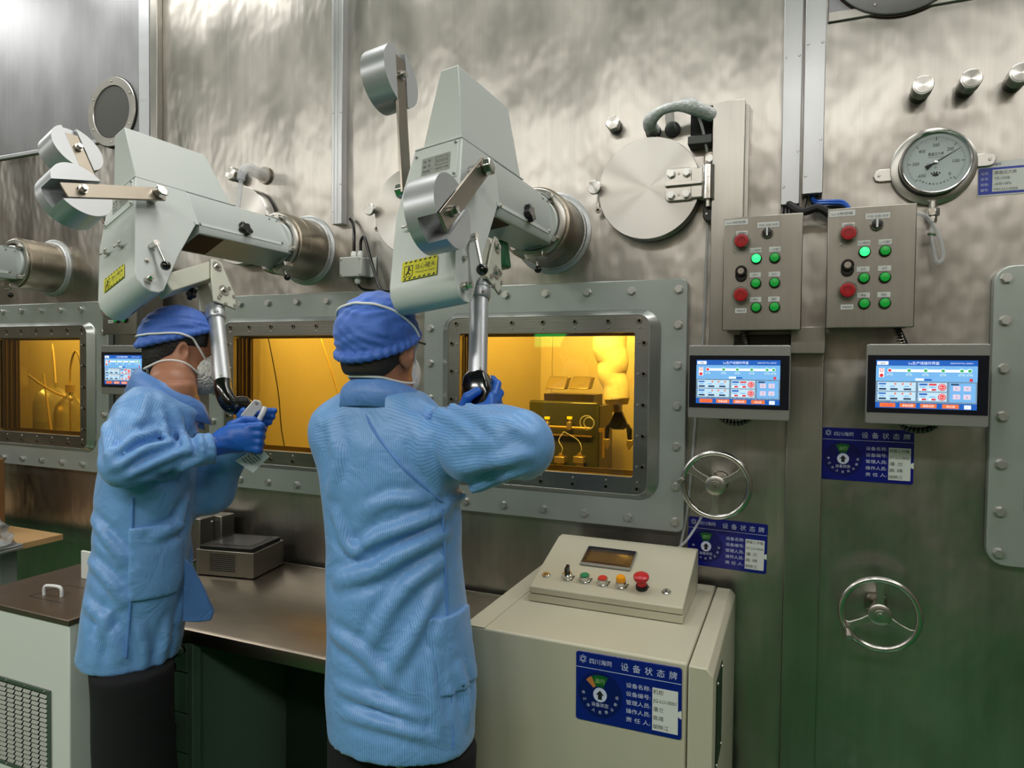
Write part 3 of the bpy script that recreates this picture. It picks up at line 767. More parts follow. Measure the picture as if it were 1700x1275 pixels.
def operator_screen(label, clock, cx, cz):
    t = thing('operator_screen', label, 'screen', (cx, W, cz), group='operator touch screens')
    w, h, yf = 0.271, 0.207, -0.18
    m = MB(); slab(m, rrect(w, h, 0.006), yf, yf + 0.012); m.out('bezel', HMI_BEZEL, t, bev=0.0025)
    MB().box(-w / 2 + 0.012, w / 2 - 0.012, yf + 0.012, yf + 0.05, -h / 2 + 0.012, h / 2 - 0.012).out('rear_case', BLACK, t, bev=0.003)
    MB().box(-0.03, 0.03, yf + 0.05, 0, -0.03, 0.03).out('mounting_arm', STEEL_DARK, t)
    MB().box(-w / 2 + 0.003, w / 2 - 0.003, yf - 0.0008, yf, h / 2 - 0.856 * h, h / 2 - 0.139 * h).out('dark_border', HMI_BLACK, t)
    sx0, sx1 = -w / 2 + 0.083 * w, -w / 2 + 0.903 * w
    sz1, sz0 = h / 2 - 0.20 * h, h / 2 - 0.796 * h
    SX = lambda u: sx0 + u * (sx1 - sx0)
    SZ = lambda v: sz1 - v * (sz1 - sz0)
    lay = {}
    def R(mt, u0, u1, v0, v1, d=1):
        lay.setdefault((mt, d), MB()).box(SX(u0), SX(u1), yf - 0.0008 - 0.0003 * d, yf - 0.0006, SZ(v1), SZ(v0))
    def C(mt, u, v, r, d=1):
        lay.setdefault((mt, d), MB()).cyl((SX(u), yf - 0.0006, SZ(v)), (SX(u), yf - 0.0008 - 0.0003 * d, SZ(v)), r, n=16)
    def T(mt, s, u, v, size, d=3):
        lettering(lay.setdefault((mt, d), MB()), s, SX(u), SZ(v), size, yf - 0.0010 - 0.0003 * d, 'c')
    R(SC_LIGHT, 0, 1, 0, 1, 0)
    R(SC_MID, 0, 1, 0.12, 0.435, 1); R(SC_BLUE, 0, 1, 0, 0.115, 1); R(SC_BLUE, 0, 1, 0.88, 1, 1)
    R(SC_WHITE, 0.01, 0.125, 0.025, 0.10, 2)
    T(SC_DARK, '菜单', 0.068, 0.085, 0.0055); T(SC_WHITE, 'Lu生产线操作界面', 0.48, 0.088, 0.0085); T(SC_WHITE, clock, 0.845, 0.075, 0.0048)
    R(SC_WHITE, 0.13, 0.94, 0.19, 0.245, 2)
    for u, mt in ((0.14, SC_RED), (0.335, SC_GREEN), (0.50, SC_GREEN), (0.67, SC_GREEN), (0.85, SC_GREEN), (0.925, SC_GREEN)):
        C(SC_WHITE, u, 0.215, 0.0052, 3); C(mt, u, 0.215, 0.0038, 4); R(SC_LIGHT, u - 0.03, u + 0.03, 0.28, 0.325, 2)
        T(SC_DARK, '0mm', u, 0.318, 0.0036)
    R(SC_WHITE, 0.03, 0.085, 0.17, 0.36, 2)
    C(SC_RED, 0.057, 0.21, 0.0045, 3); C(SC_WHITE, 0.057, 0.21, 0.003, 4); C(SC_RED, 0.057, 0.32, 0.0045, 3)
    R(SC_WHITE, 0.40, 0.485, 0.375, 0.42, 2); R(SC_BLUE, 0.487, 0.56, 0.385, 0.42, 2); R(SC_RED, 0.925, 0.955, 0.37, 0.425, 2)
    for v in (0.46, 0.66):
        R(SC_PALE, 0.02, 0.405, v, v + 0.18, 2); R(SC_BLUE, 0.03, 0.105, v + 0.02, v + 0.05, 3)
        for u in (0.20, 0.275, 0.355): C(SC_ORANGE, u, v + 0.035, 0.0024, 3)
        for u in (0.033, 0.15, 0.285): R(SC_DARK, u, u + 0.075, v + 0.125, v + 0.16, 3)
        for u in (0.06, 0.165, 0.31): R(SC_MID, u - 0.02, u + 0.03, v + 0.075, v + 0.095, 3)
        R(SC_PALE, 0.43, 0.71, v, v + 0.18, 2); R(SC_BLUE, 0.44, 0.52, v + 0.02, v + 0.055, 3)
        if v < 0.5: R(SC_RED, 0.535, 0.61, v + 0.02, v + 0.055, 3)
        for u in (0.445, 0.54): R(SC_RED, u, u + 0.065, v + 0.125, v + 0.16, 3); R(SC_WHITE, u, u + 0.022, v + 0.125, v + 0.16, 4); R(SC_MID, u, u + 0.06, v + 0.08, v + 0.10, 3)
        C(SC_RED, 0.665, v + 0.09, 0.0088, 3); C(SC_WHITE, 0.665, v + 0.09, 0.0066, 4); C(SC_RED, 0.665, v + 0.09, 0.0056, 5)
        T(SC_WHITE, '停止', 0.665, v + 0.105, 0.0042, 6)
    R(SC_MID, 0.735, 0.985, 0.46, 0.85, 2); R(SC_DARK, 0.75, 0.825, 0.475, 0.505, 3)
    for u, s1, s2 in ((0.805, '←', '↑'), (0.905, '→', '↓')):
        R(SC_PINK, u - 0.035, u + 0.035, 0.52, 0.62, 3); R(SC_PINK, u - 0.035, u + 0.035, 0.69, 0.79, 3)
        T(SC_DARK, s1, u, 0.585, 0.006, 4); T(SC_DARK, s2, u, 0.76, 0.006, 4)
    for u, s in ((0.125, '运行界面'), (0.33, '参数设置'), (0.535, '报警诊断'), (0.75, '排水阀')):
        R(SC_ORANGE, u - 0.08, u + 0.08, 0.895, 0.98, 2); T(SC_RED if u < 0.2 else SC_WHITE, s, u, 0.96, 0.0062)
    R(SC_WHITE, 0.88, 0.945, 0.905, 0.985, 2); T(SC_BLUE, '←', 0.912, 0.965, 0.006)
    first = lay.pop((SC_LIGHT, 0)).out('display', SC_LIGHT, t)
    for (mt, d), mb in lay.items(): mb.out('display_graphics', mt, first)['kind'] = 'stuff'
    return t
operator_screen('lit touch screen above the round hand wheel, beside the bolted flange', '2024/12/19 Thu 12:09:29', -0.148, 1.5425)
operator_screen('lit touch screen at the photo edge under the gauge box', '2024/12/19 Thu 12:05:01', 0.3055, 1.545)
operator_screen('lit touch screen partly hidden by the shoulder of a worker', '2024/12/19 Thu 12:09:31', -2.595, 1.5475)
for lab, x, z0, z1, dx in (('ribbed black cable conduit above the middle touch screen', -0.13, 1.60, 1.70, -0.01), ('ribbed black cable conduit above the touch screen at the edge', 0.275, 1.60, 1.70, -0.03)):
    t = thing('cable_conduit', lab, 'conduit', (x, W, z0), group='ribbed conduits of the screens')
    pts = [(0, -0.11, 0), (dx * 0.3, -0.105, (z1 - z0) * 0.5), (dx, -0.10, z1 - z0)]
    MB().tube(pts, 0.008, n=10).out('hose', BLACK, t)
    for k in range(14):
        q = k / 13.0
        MB().torus((dx * q, -0.11 + 0.01 * q, (z1 - z0) * q), (dx, 0.01, z1 - z0), 0.0085, 0.0016, n=14, m=5).out('ridge', STEEL_DARK, t)
for lab, x in (('conduit loop drooping below the middle touch screen', -0.16), ('conduit loop drooping below the touch screen at the edge', 0.30)):
    t = thing('conduit_loop', lab, 'conduit', (x, W, 1.44), group='conduit loops under the screens')
    MB().tube([(-0.05, -0.11, 0.03), (-0.045, -0.11, 0.008), (-0.02, -0.11, -0.014), (0.02, -0.11, -0.014), (0.045, -0.11, 0.008), (0.05, -0.11, 0.03)], 0.008, n=10).out('hose', BLACK, t)
    for k in range(16):
        a = pi + pi * (k + 0.5) / 16
        MB().torus((0.052 * cos(a), -0.11, 0.018 + 0.034 * sin(a)), (-sin(a), 0, cos(a) * 0.66), 0.0085, 0.0015, n=12, m=5).out('ridge', STEEL_DARK, t)
t = thing('support_bracket', 'folded steel support block under the two button boxes', 'bracket', (0.03, W, 1.625))
MB().box(-0.045, 0.045, -0.10, 0, 0.0, 0.075).out('cover', STEEL_BOX, t, bev=0.002)
MB().box(-0.20, -0.045, -0.075, 0, 0.0, 0.055).out('side_arm', mat('dark_arm_steel', (70, 68, 64), 0.9, 0.4), t, bev=0.002)  # side arm in a darker steel than the cover

# --- pressure gauge
STEEL_FLAT = mat('flat_ground_steel', (196, 194, 188), 1.0, 0.38)
t = thing('pressure_gauge', 'round white pressure gauge with steel flange', 'gauge', (0.334, W, 2.137))
MB().lathe([(0.084, 0.003), (0.1015, 0.003), (0.103, 0.006), (0.103, 0.012), (0.100, 0.015), (0.084, 0.016)], (0, 0, 0), (0, -1, 0), n=72).out('flange', STEEL_FLAT, t)
for s, dz in ((-1, -0.012), (1, 0.006)):
    m = MB(); slab(m, [(s * 0.095, dz - 0.017), (s * 0.128, dz - 0.017), (s * 0.139, dz - 0.013), (s * 0.144, dz), (s * 0.139, dz + 0.013), (s * 0.128, dz + 0.017), (s * 0.095, dz + 0.017)], -0.010, 0.0)
    p = m.out('mounting_tab', STEEL_FLAT, t, bev=0.0015); fast('screw', PAN_ME, p, s * 0.130, -0.010, dz, spin=False)
MB().lathe([(0.083, 0.0), (0.083, 0.045), (0.080, 0.05)], (0, 0, 0), (0, -1, 0), n=72).out('case', BLACK, t)
MB().lathe([(0.083, 0.044), (0.0845, 0.046), (0.0845, 0.056), (0.081, 0.060), (0.0785, 0.058), (0.078, 0.050)], (0, 0, 0), (0, -1, 0), n=72).out('bezel', CHROME, t)
dial = MB().lathe([(0.079, 0.050), (0.0, 0.050)], (0, 0, 0), (0, -1, 0), n=64).out('dial', DIAL, t)
m = MB()
for k in range(61):
    a = radians(-45 + 270.0 * k / 60); r0 = 0.058 if k % 10 == 0 else (0.061 if k % 5 == 0 else 0.0635); wd = 0.0007 if k % 10 == 0 else 0.00035
    ca, sa = cos(a), sin(a)
    m.add([(r0 * ca - wd * sa, -0.0505, r0 * sa + wd * ca), (r0 * ca + wd * sa, -0.0505, r0 * sa - wd * ca), (0.068 * ca + wd * sa, -0.0505, 0.068 * sa - wd * ca), (0.068 * ca - wd * sa, -0.0505, 0.068 * sa + wd * ca)], [(0, 1, 2, 3)])
m.out('graduations', INK, dial)
m = MB()
for k, s in enumerate(('0', '100', '200', '300', '400', '500', '-600')):
    a = radians(-45 + 45 * k); lettering(m, s, 0.046 * cos(a), 0.046 * sin(a) - 0.0045, 0.0125, -0.0505, 'c', wid=0.0062 * len(s) * 0.82)
lettering(m, '膜盒压力表', 0.0, 0.019, 0.0095, -0.0505, 'c', wid=0.036); lettering(m, 'Pa', 0.0, -0.0155, 0.006, -0.0505, 'c')
lettering(m, 'Bellows pressure gauge', 0, 0.0135, 0.0035, -0.0505, 'c', wid=0.036); lettering(m, 'CMC', -0.017, -0.004, 0.0045, -0.0505, 'c')
for k, s in enumerate('安徽天康股份有限公司'):
    a = radians(270 + (k - 4.5) * 8.5); lettering(m, s, 0.059 * cos(a), 0.059 * sin(a), 0.0055, -0.0505, 'c', rot=a + pi / 2)
m.out('numerals', INK, dial)
m = MB(); m.ball((0, -0.0505, -0.033), 0.007, (1.1, 0.04, 0.55)); 
for a in (-0.009, -0.003, 0.003, 0.009): m.ball((a, -0.0505, -0.026 - abs(a) * 0.3), 0.002, (1, 0.1, 1.2))
m.out('maker_mark', INK, dial)
a = radians(31); ca, sa = cos(a), sin(a)
m = MB()
def PN(r, w): return (r * ca - w * sa, -0.053, r * sa + w * ca)
m.ext([PN(-0.027, 0.006), PN(-0.027, -0.006), PN(-0.006, -0.0016), PN(0.064, -0.0004), PN(0.064, 0.0004), PN(-0.006, 0.0016)], (0, -0.0008, 0))
m.out('needle', INK, t)
MB().lathe([(0.0042, 0.051), (0.0042, 0.0555), (0, 0.056)], (0, 0, 0), (0, -1, 0), n=18).out('needle_hub', CHROME, t)
MB().lathe([(0.0785, 0.0575), (0, 0.0575)], (0, 0, 0), (0, -1, 0), n=48).out('glass', CLEAR, t)
MB().cyl((0, -0.03, -0.12), (0, -0.03, -0.10), 0.010, n=16).out('stem', STEEL, t)
MB().cyl((0, -0.03, -0.138), (0, -0.03, -0.118), 0.016, n=6, smooth=False).out('hex_nut', CHROME, t, bev=0.001)
MB().cyl((0, -0.03, -0.155), (0, -0.03, -0.138), 0.010, n=6, smooth=False).out('small_nut', CHROME, t, bev=0.001)
t = thing('sampling_hose', 'clear hose looping out from behind the gauge button box', 'hose', (0.29, W, 1.95))
MB().tube([(-0.06, -0.06, 0.03), (-0.02, -0.06, 0.052), (0.02, -0.06, 0.046), (0.052, -0.05, 0.0), (0.066, -0.05, -0.05), (0.064, -0.05, -0.075), (0.052, -0.05, -0.078), (0.046, -0.048, -0.05), (0.040, -0.045, -0.01), (0.042, -0.035, 0.02)], 0.0058, n=10).out('hose', HAZY, t)
MB().cyl((0.030, -0.046, 0.0), (0.050, -0.046, -0.004), 0.0045, n=8).out('clamp', STEEL, t)
t = thing('gauge_tag', 'small white and blue paper tag beside the gauge', 'tag', (0.440, W, 2.048))
MB().box(0, 0.155, -0.002, 0, 0, 0.0905).out('backing', WHITE, t)
MB().box(0.001, 0.154, -0.0026, -0.002, 0.004, 0.074).out('blue_field', mat('tag_blue', (22, 52, 170), 0, 0.35), t)
p = MB().box(0.032, 0.150, -0.0032, -0.0026, 0.010, 0.068).out('paper', PAPER, t)
m = MB()
for k, s in enumerate(('膜盒压力表', 'YE-150B', '-600~0Pa', 'MH-LU-0006')): lettering(m, s, 0.036, 0.056 - k * 0.0145, 0.010, -0.0036)
m.out('lettering', INK_GREY, p)
m = MB()
for k, s in enumerate(('名称:', '型号:', '规格:', '编号:')): lettering(m, s, 0.006, 0.056 - k * 0.0145, 0.0085, -0.003)
m.out('caption', SIGN_TEXT, t)
m = MB(); lettering(m, '四川海同', 0.02, 0.079, 0.008, -0.0024); m.out('maker_name', BLUE_SIGN, t)

# --- blue status signs
def status_sign(label, rows, loc, rot=None, lines=None):
    t = thing('status_sign', label, 'sign', loc, rot, group='blue equipment status signs')
    w, h = 0.233, 0.151
    m = MB(); slab(m, rrect(w, h, 0.006), -0.003, 0); m.out('plate', BLUE_SIGN, t, bev=0.0006)
    X = lambda u: (u - 0.5) * w
    Z = lambda v: (0.5 - v) * h
    m = MB()
    lettering(m, '四川海同', X(0.135), Z(0.145), 0.0125, -0.0036, wid=0.050)
    for k, s in enumerate('设备状态牌'): lettering(m, s, X(0.475 + 0.112 * k), Z(0.165), 0.0180, -0.0036, 'c')
    m.box(-w / 2 + 0.001, w / 2 - 0.001, -0.0036, -0.003, Z(0.228), Z(0.222))
    for a in (0.6, -0.6, 1.57):
        m.tube([(X(0.07) + 0.0085 * cos(q) * cos(a) - 0.0035 * sin(q) * sin(a), -0.0036, Z(0.10) + 0.0085 * cos(q) * sin(a) + 0.0035 * sin(q) * cos(a)) for q in [k * pi / 10 for k in range(20)]], 0.0004, n=5, sub=1, closed=True)
    for k, s in enumerate(('设备名称:', '设备编号:', '管理人员:', '操作人员:', '责 任 人:')):
        lettering(m, s, X(0.49), Z(0.395 + 0.122 * k), 0.0112, -0.0036, wid=0.053)
    cx, cz = X(0.24), Z(0.585)
    for k, s in enumerate('非工作人员禁止转动'):
        a = radians(180 + 180.0 * k / 8); lettering(m, s, cx + 0.041 * cos(a), cz + 0.041 * sin(a) + 0.0, 0.0078, -0.0042, 'c', rot=a + pi / 2)
    lettering(m, '设备状态', cx, Z(0.755), 0.0098, -0.0042, 'c')
    m.out('lettering', SIGN_TEXT, t)
    MB().lathe([(0.050, 0.003), (0.050, 0.0036), (0, 0.0036)], (cx, 0, cz), (0, -1, 0), n=40).out('dial', BLUE_DARK, t)
    def wedge(a0, a1, r0, r1, mt, nm):
        q = [radians(a0 + (a1 - a0) * k / 6) for k in range(7)]
        pts = [(cx + r1 * cos(a), -0.0038, cz + r1 * sin(a)) for a in q] + [(cx + r0 * cos(a), -0.0038, cz + r0 * sin(a)) for a in reversed(q)]
        MB().ext(pts, (0, -0.0003, 0)).out(nm, mt, t)
    wedge(66, 118, 0.018, 0.043, SIGN_GREEN, 'status_field')
    if lines: wedge(118, 138, 0.020, 0.043, SIGN_ORANGE, 'status_field')
    m = MB(); lettering(m, '运行', cx, cz + 0.026, 0.0115, -0.0045, 'c'); m.out('status_word', mat('pale_green_ink', (150, 200, 130), 0, 0.5), t)
    MB().lathe([(0.0155, 0.003), (0.0155, 0.0045), (0, 0.0045)], (cx, 0, cz), (0, -1, 0), n=32).out('pointer_disc', SIGN_TEXT, t)
    m = MB(); m.ext([(cx + a, -0.0046, cz + b) for a, b in ((-0.0045, -0.010), (0.0045, -0.010), (0.0045, 0.0), (0.009, 0.0), (0, 0.010), (-0.009, 0.0), (-0.0045, 0.0))], (0, -0.0004, 0)); m.out('arrow', INK, t)
    p = MB().box(X(0.735), X(0.968), -0.0040, -0.003, Z(0.935), Z(0.335)).out('paper_card', PAPER, t)
    m = MB()
    for k, s in enumerate(rows): lettering(m, s, X(0.742), Z(0.415 + 0.122 * k), 0.0108, -0.0043, wid=min(0.049, 0.0112 * (len(s) if ord(s[0]) > 999 else len(s) * 0.46)))
    m.out('lettering', INK, p)
    q = [radians(90 + 180.0 * k / 12) for k in range(13)]
    MB().ext([(X(1.0) + 0.0085 * cos(a), -0.0034, Z(0.65) + 0.0085 * sin(a)) for a in q], (0, -0.0004, 0)).out('thumb_notch', PAPER, t)
    return t
status_sign('blue status sign below the edge touch screen, number ending 0005', ('屏蔽工作箱', 'XT-LU-0005', '潘 兰', '高 靖', '胡映江'), (0.1915, W, 1.338))
status_sign('blue status sign behind the console, number ending 0004', ('屏蔽工作箱', 'XT-LU-0004', '潘 兰', '高 靖', '胡映江'), (-0.185, W, 1.040), (0, radians(1.0), 0))

# --- hand wheels
def hand_wheel(label, cx, cz, a0, ah):
    t = thing('hand_wheel', label, 'wheel', (cx, W, cz), group='chrome hand wheels')
    y = -0.10
    n = 56
    prof = [(0.0945 + 0.0085 * cos(q), y + 0.0075 * sin(q)) for q in [k * pi / 6 for k in range(12)]]
    m = MB(); vs, fs = [], []
    for i in range(n):
        a = 2 * pi * i / n
        for r, yy in prof: vs.append((r * cos(a), yy, r * sin(a)))
    for i in range(n):
        for k in range(12):
            fs.append((i * 12 + k, i * 12 + (k + 1) % 12, ((i + 1) % n) * 12 + (k + 1) % 12, ((i + 1) % n) * 12 + k))
    m.add(vs, fs, True); m.out('rim', CHROME, t)
    MB().lathe([(0.012, 0.02), (0.026, 0.08), (0.029, 0.10), (0.029, 0.106), (0.026, 0.108), (0.014, 0.108), (0.013, 0.112), (0, 0.112)], (0, 0, 0), (0, -1, 0), n=36).out('hub', STEEL, t)
    MB().cyl((0, -0.112, 0), (0, -0.118, 0), 0.007, n=6, smooth=False).out('centre_nut', CHROME, t)
    for k in range(3):
        a = radians(a0 + 120 * k); c, s = cos(a), sin(a)
        P = lambda r, w, yy: (r * c - w * s, yy, r * s + w * c)
        MB().ext([P(0.02, 0.011, y + 0.003), P(0.05, 0.0085, y + 0.003), P(0.078, 0.011, y + 0.003), P(0.090, 0.020, y + 0.003), P(0.090, -0.020, y + 0.003), P(0.078, -0.011, y + 0.003), P(0.05, -0.0085, y + 0.003), P(0.02, -0.011, y + 0.003)], (0, -0.007, 0)).out('spoke', STEEL, t, bev=0.0015)
    MB().cyl((0, 0, 0), (0, -0.09, 0), 0.010, n=20).out('shaft', STEEL, t)
    m = MB(); slab(m, rrect(0.056, 0.056, 0.02), -0.010, 0); p = m.out('base_plate', STEEL_DARK, t, bev=0.002)
    for sx in (-0.019, 0.019):
        for sz in (-0.019, 0.019): fast('screw', PAN_ME, p, sx, -0.010, sz, spin=False, s=1.3)
    a = radians(ah); hx, hz = 0.094 * cos(a), 0.094 * sin(a)
    MB().lathe([(0.004, 0), (0.004, 0.008), (0.0075, 0.009), (0.0085, 0.03), (0.0085, 0.058), (0.007, 0.061), (0, 0.061)], (hx, y - 0.006, hz), (0, -1, 0), n=18).out('crank_handle', STEEL, t)
    return t
hand_wheel('chrome hand wheel between bolted flange and blue sign', -0.211, 1.2365, 30, 172)
hand_wheel('chrome hand wheel low on the wall, apart from the signs', 0.2235, 0.9185, 90, 214)
# ------------------------------------------------------------------ cream control cabinet with console
t = thing('control_cabinet', 'cream metal control cabinet standing beside the near worker', 'cabinet', (-0.4875, 1.535, 0.0))
w = 0.2775
MB().box(-w, w, 0, 0.595, 0.04, 0.92).out('body', CREAM, t, bev=0.006, seg=3)
MB().box(-w + 0.01, w - 0.01, 0.01, 0.585, 0, 0.045).out('plinth', BLACK_MATT, t)
MB().box(-w - 0.001, -w + 0.055, -0.001, 0.596, 0.9205, 0.9215).out('top_flange', CREAM, t)
m = MB()
m.ext([(w + 0.004, -0.012, 0.0), (w + 0.058, -0.012, 0.0), (w + 0.058, -0.012, 0.905), (w + 0.044, -0.012, 0.921), (w + 0.004, -0.012, 0.921)], (0, 0.59, 0))
m.out('side_panel', CREAM, t, bev=0.003)
pm = MB(); pm.box(w + 0.058, w + 0.0605, 0.05, 0.17, 0.66, 0.87)
p = pm.out('vent_plate', mat('dark_green_plate', (22, 34, 28), 0.2, 0.3), t)
for yy in (0.06, 0.16):
    for zz in (0.67, 0.86): fast('screw', PAN_ME, p, w + 0.0605, yy, zz, rot=(0, 0, radians(90)), spin=False)
s = status_sign('largest blue status sign, on the front of the cream cabinet', ('机柜', 'JG-LU-0001', '潘兰', '高靖', '胡映江'), (-0.344, 1.5345, 0.826), (0, radians(-0.5), 0), lines=True)
s.scale = (1.06, 1.0, 1.08)

t = thing('operator_console', 'sloping cream console with coloured push buttons on the cabinet', 'console', (-0.4675, 1.765, 0.9216))
cw = 0.2125
MB().box(-cw, cw, 0.0, 0.285, 0.0, 0.021).out('base', CREAM, t, bev=0.002)
m = MB(); m.ext([(-cw, 0, 0.0225), (-cw, 0, 0.041), (-cw, 0.255, 0.124), (-cw, 0.29, 0.124), (-cw, 0.29, 0.0225)], (2 * cw, 0, 0))
m.out('housing', CREAM, t, bev=0.003)
tilt = math.atan2(0.083, 0.255)
FACE = Matrix.Translation((0, 0, 0.041)) @ Matrix.Rotation(tilt, 4, 'X')    # local: x right, y up the slope, z out of the face
def onface(mb): mb.T = FACE; return mb
def lathe_face(prof, x, y, n=28): return onface(MB()).lathe(prof, (x, y, 0), (0, 0, 1), n=n)
# small touch panel
p = onface(MB()).ext([(a, b, 0.0) for a, b in rrect(0.150, 0.098, 0.004, cx=-0.028, cz=0.178)], (0, 0, 0.006)).out('panel_bezel', HMI_BEZEL, t, bev=0.002)
onface(MB()).box(-0.100, 0.044, 0.139, 0.224, 0.006, 0.0066).out('panel_border', HMI_BLACK, p)
onface(MB()).box(-0.088, 0.026, 0.147, 0.214, 0.0066, 0.007).out('panel_glass', mat('dim_screen', (58, 52, 50), 0.1, 0.06, coat=1.0), p)
def key_lock(x, y):
    k = lathe_face([(0.012, 0), (0.012, 0.003), (0.010, 0.005), (0.006, 0.005), (0.006, 0.003), (0, 0.003)], x, y).out('cam_lock', CHROME, t)
    lathe_face([(0.0045, 0.003), (0.0045, 0.006), (0.0, 0.006)], x, y, 6).out('lock_core', STEEL_DARK, k)
key_lock(-0.182, 0.060); key_lock(0.160, 0.058)
def marker(x, y, b):
    onface(MB()).ext([(x + 0.004, y + 0.010, 0), (x + 0.018, y + 0.012, 0), (x + 0.015, y - 0.008, 0), (x + 0.004, y - 0.014, 0)], (0, 0, 0.002)).out('legend_plate', BLACK, b)
    onface(MB()).ext([(x + 0.011, y + 0.006, 0.002), (x + 0.0155, y + 0.008, 0.002), (x + 0.014, y - 0.002, 0.002)], (0, 0, 0.0006)).out('legend_mark', YELLOW, b)
for x, y, cap, nm, lab in ((-0.066, 0.060, mat('green_cap', (30, 128, 84), 0, 0.35), 'push_button', 'green cap'), (-0.014, 0.058, mat('red_cap', (200, 52, 46), 0, 0.35), 'push_button', 'red cap'), (0.038, 0.057, ORANGE_BTN, 'push_button', 'amber cap')):
    b = lathe_face([(0.0155, 0), (0.0155, 0.004), (0.0145, 0.005), (0.0145, 0.016), (0.0135, 0.018), (0.0125, 0.018)], x, y).out(nm, CHROME, t)
    tall = 0.012 if cap is ORANGE_BTN else 0.001
    lathe_face([(0.0125, 0.015), (0.0125, 0.017 + tall), (0.011, 0.019 + tall), (0, 0.0195 + tall)], x, y).out('button_cap', cap, b, label=lab)
    marker(x, y, b)
x, y = -0.118, 0.061
b = lathe_face([(0.0155, 0), (0.0155, 0.004), (0.0145, 0.005), (0.0145, 0.014), (0.0125, 0.016), (0, 0.016)], x, y).out('selector_switch', CHROME, t)
marker(x, y, b)
onface(MB()).ext([(x - 0.004, y - 0.012, 0.016), (x + 0.004, y - 0.012, 0.016), (x + 0.005, y + 0.013, 0.016), (x - 0.005, y + 0.013, 0.016)], (0, 0.002, 0.020)).out('selector_lever', BLACK, b, bev=0.002)
x, y = 0.094, 0.060
b = lathe_face([(0.0165, 0), (0.0165, 0.010), (0.015, 0.012), (0.013, 0.012)], x, y).out('emergency_stop', BLACK, t)
marker(x, y, b)
lathe_face([(0.0135, 0.010), (0.014, 0.026), (0.0195, 0.030), (0.0215, 0.035), (0.0205, 0.040), (0.017, 0.0425), (0, 0.0435)], x, y, 32).out('mushroom_cap', RED, b, label='red mushroom cap')
t = thing('console_hose', 'thin clear tube rising behind the console towards the flange', 'hose', (-0.33, W, 1.02))
MB().tube([(0, -0.06, 0.0), (0.03, -0.05, 0.03), (0.055, -0.03, 0.07), (0.07, -0.012, 0.10)], 0.004, n=8).out('tube', HAZY, t)

# ------------------------------------------------------------------ steel bench, drawers, instruments
BENCH_Z = 0.78
bx0, bx1, by0, by1 = -2.12, -0.80, 1.487, 2.14
t = thing('steel_bench', 'stainless steel workbench between the two workers', 'bench', ((bx0 + bx1) / 2, by0, 0))
hw = (bx1 - bx0) / 2; dp = by1 - by0
DARK_CAB = mat('dark_green_grey_metal', (60, 74, 64), 0.7, 0.34)
GREEN_GREY = mat('grey_drawer_metal', (112, 142, 122), 0.35, 0.32)
m = MB(); m.ext([(-hw, 0.012, BENCH_Z), (-hw, 0.003, BENCH_Z - 0.005), (-hw, 0, BENCH_Z - 0.016), (-hw, 0.0, BENCH_Z - 0.042), (-hw, 0.02, BENCH_Z - 0.042), (-hw, dp, BENCH_Z - 0.042), (-hw, dp, BENCH_Z)], (2 * hw, 0, 0), smooth=True)
m.out('worktop', STEEL_BENCH, t)
MB().box(-hw, hw, dp - 0.012, dp - 0.002, BENCH_Z, BENCH_Z + 0.006).out('rear_bead', STEEL_STRIP, t)
ped = MB().box(-hw + 0.01, -1.672 - (bx0 + bx1) / 2, 0.012, 0.55, 0.05, BENCH_Z - 0.043).out('drawer_pedestal', GREEN_GREY, t, bev=0.002)
dx0, dx1 = -hw + 0.02, -1.672 - (bx0 + bx1) / 2 - 0.004
for i, (z0, z1) in enumerate(((0.645, 0.732), (0.52, 0.639), (0.398, 0.514), (0.26, 0.392), (0.07, 0.254))):
    d = MB().box(dx0, dx1, 0.0, 0.012, z0, z1).out('drawer', GREEN_GREY, t, bev=0.002)
    if i == 2: MB().box(dx1 - 0.055, dx1 - 0.045, -0.003, 0, z0 + 0.03, z1 - 0.03).out('pull', BLACK, d)
    if i == 0:
        k = MB().lathe([(0.011, 0), (0.011, 0.004), (0.008, 0.006), (0, 0.006)], (dx1 - 0.012, 0.0, 0.715), (0, -1, 0), n=20).out('lock', CHROME, d)
        MB().box(dx1 - 0.0135, dx1 - 0.0105, -0.022, -0.004, 0.706, 0.722).out('key', STEEL, d)
        MB().tube([(dx1 - 0.014, -0.015, 0.708), (dx1 - 0.032, -0.018, 0.694), (dx1 - 0.036, -0.016, 0.680)], 0.004, n=8).out('key_strap', BLACK, d)
        m = MB(); slab(m, rrect(0.016, 0.03, 0.006, cx=dx1 - 0.036, cz=0.662), -0.018, -0.013)
        m.box(dx1 - 0.0375, dx1 - 0.0345, -0.0165, -0.0145, 0.625, 0.65)
        m.out('spare_key', BLACK, d)
MB().box(dx1 + 0.004, dx1 + 0.026, -0.001, 0.03, 0.0, BENCH_Z - 0.043).out('post', GREEN_GREY, t, bev=0.002)
MB().box(dx1 + 0.03, hw - 0.36, 0.40, 0.42, 0.05, BENCH_Z - 0.043).out('modesty_panel', DARK_CAB, t)
MB().box(hw - 0.36, hw - 0.02, 0.02, 0.55, 0.05, BENCH_Z - 0.043).out('cupboard', GREEN_GREY, t, bev=0.002)
MB().box(hw - 0.355, hw - 0.025, 0.006, 0.02, 0.06, BENCH_Z - 0.05).out('cupboard_door', GREEN_GREY, t, bev=0.002)
for x in (-hw + 0.04, hw - 0.05):
    MB().box(x, x + 0.03, 0.5, 0.53, 0, 0.06).out('foot', BLACK, t); MB().box(x, x + 0.03, 0.03, 0.06, 0, 0.06).out('foot', BLACK, t)

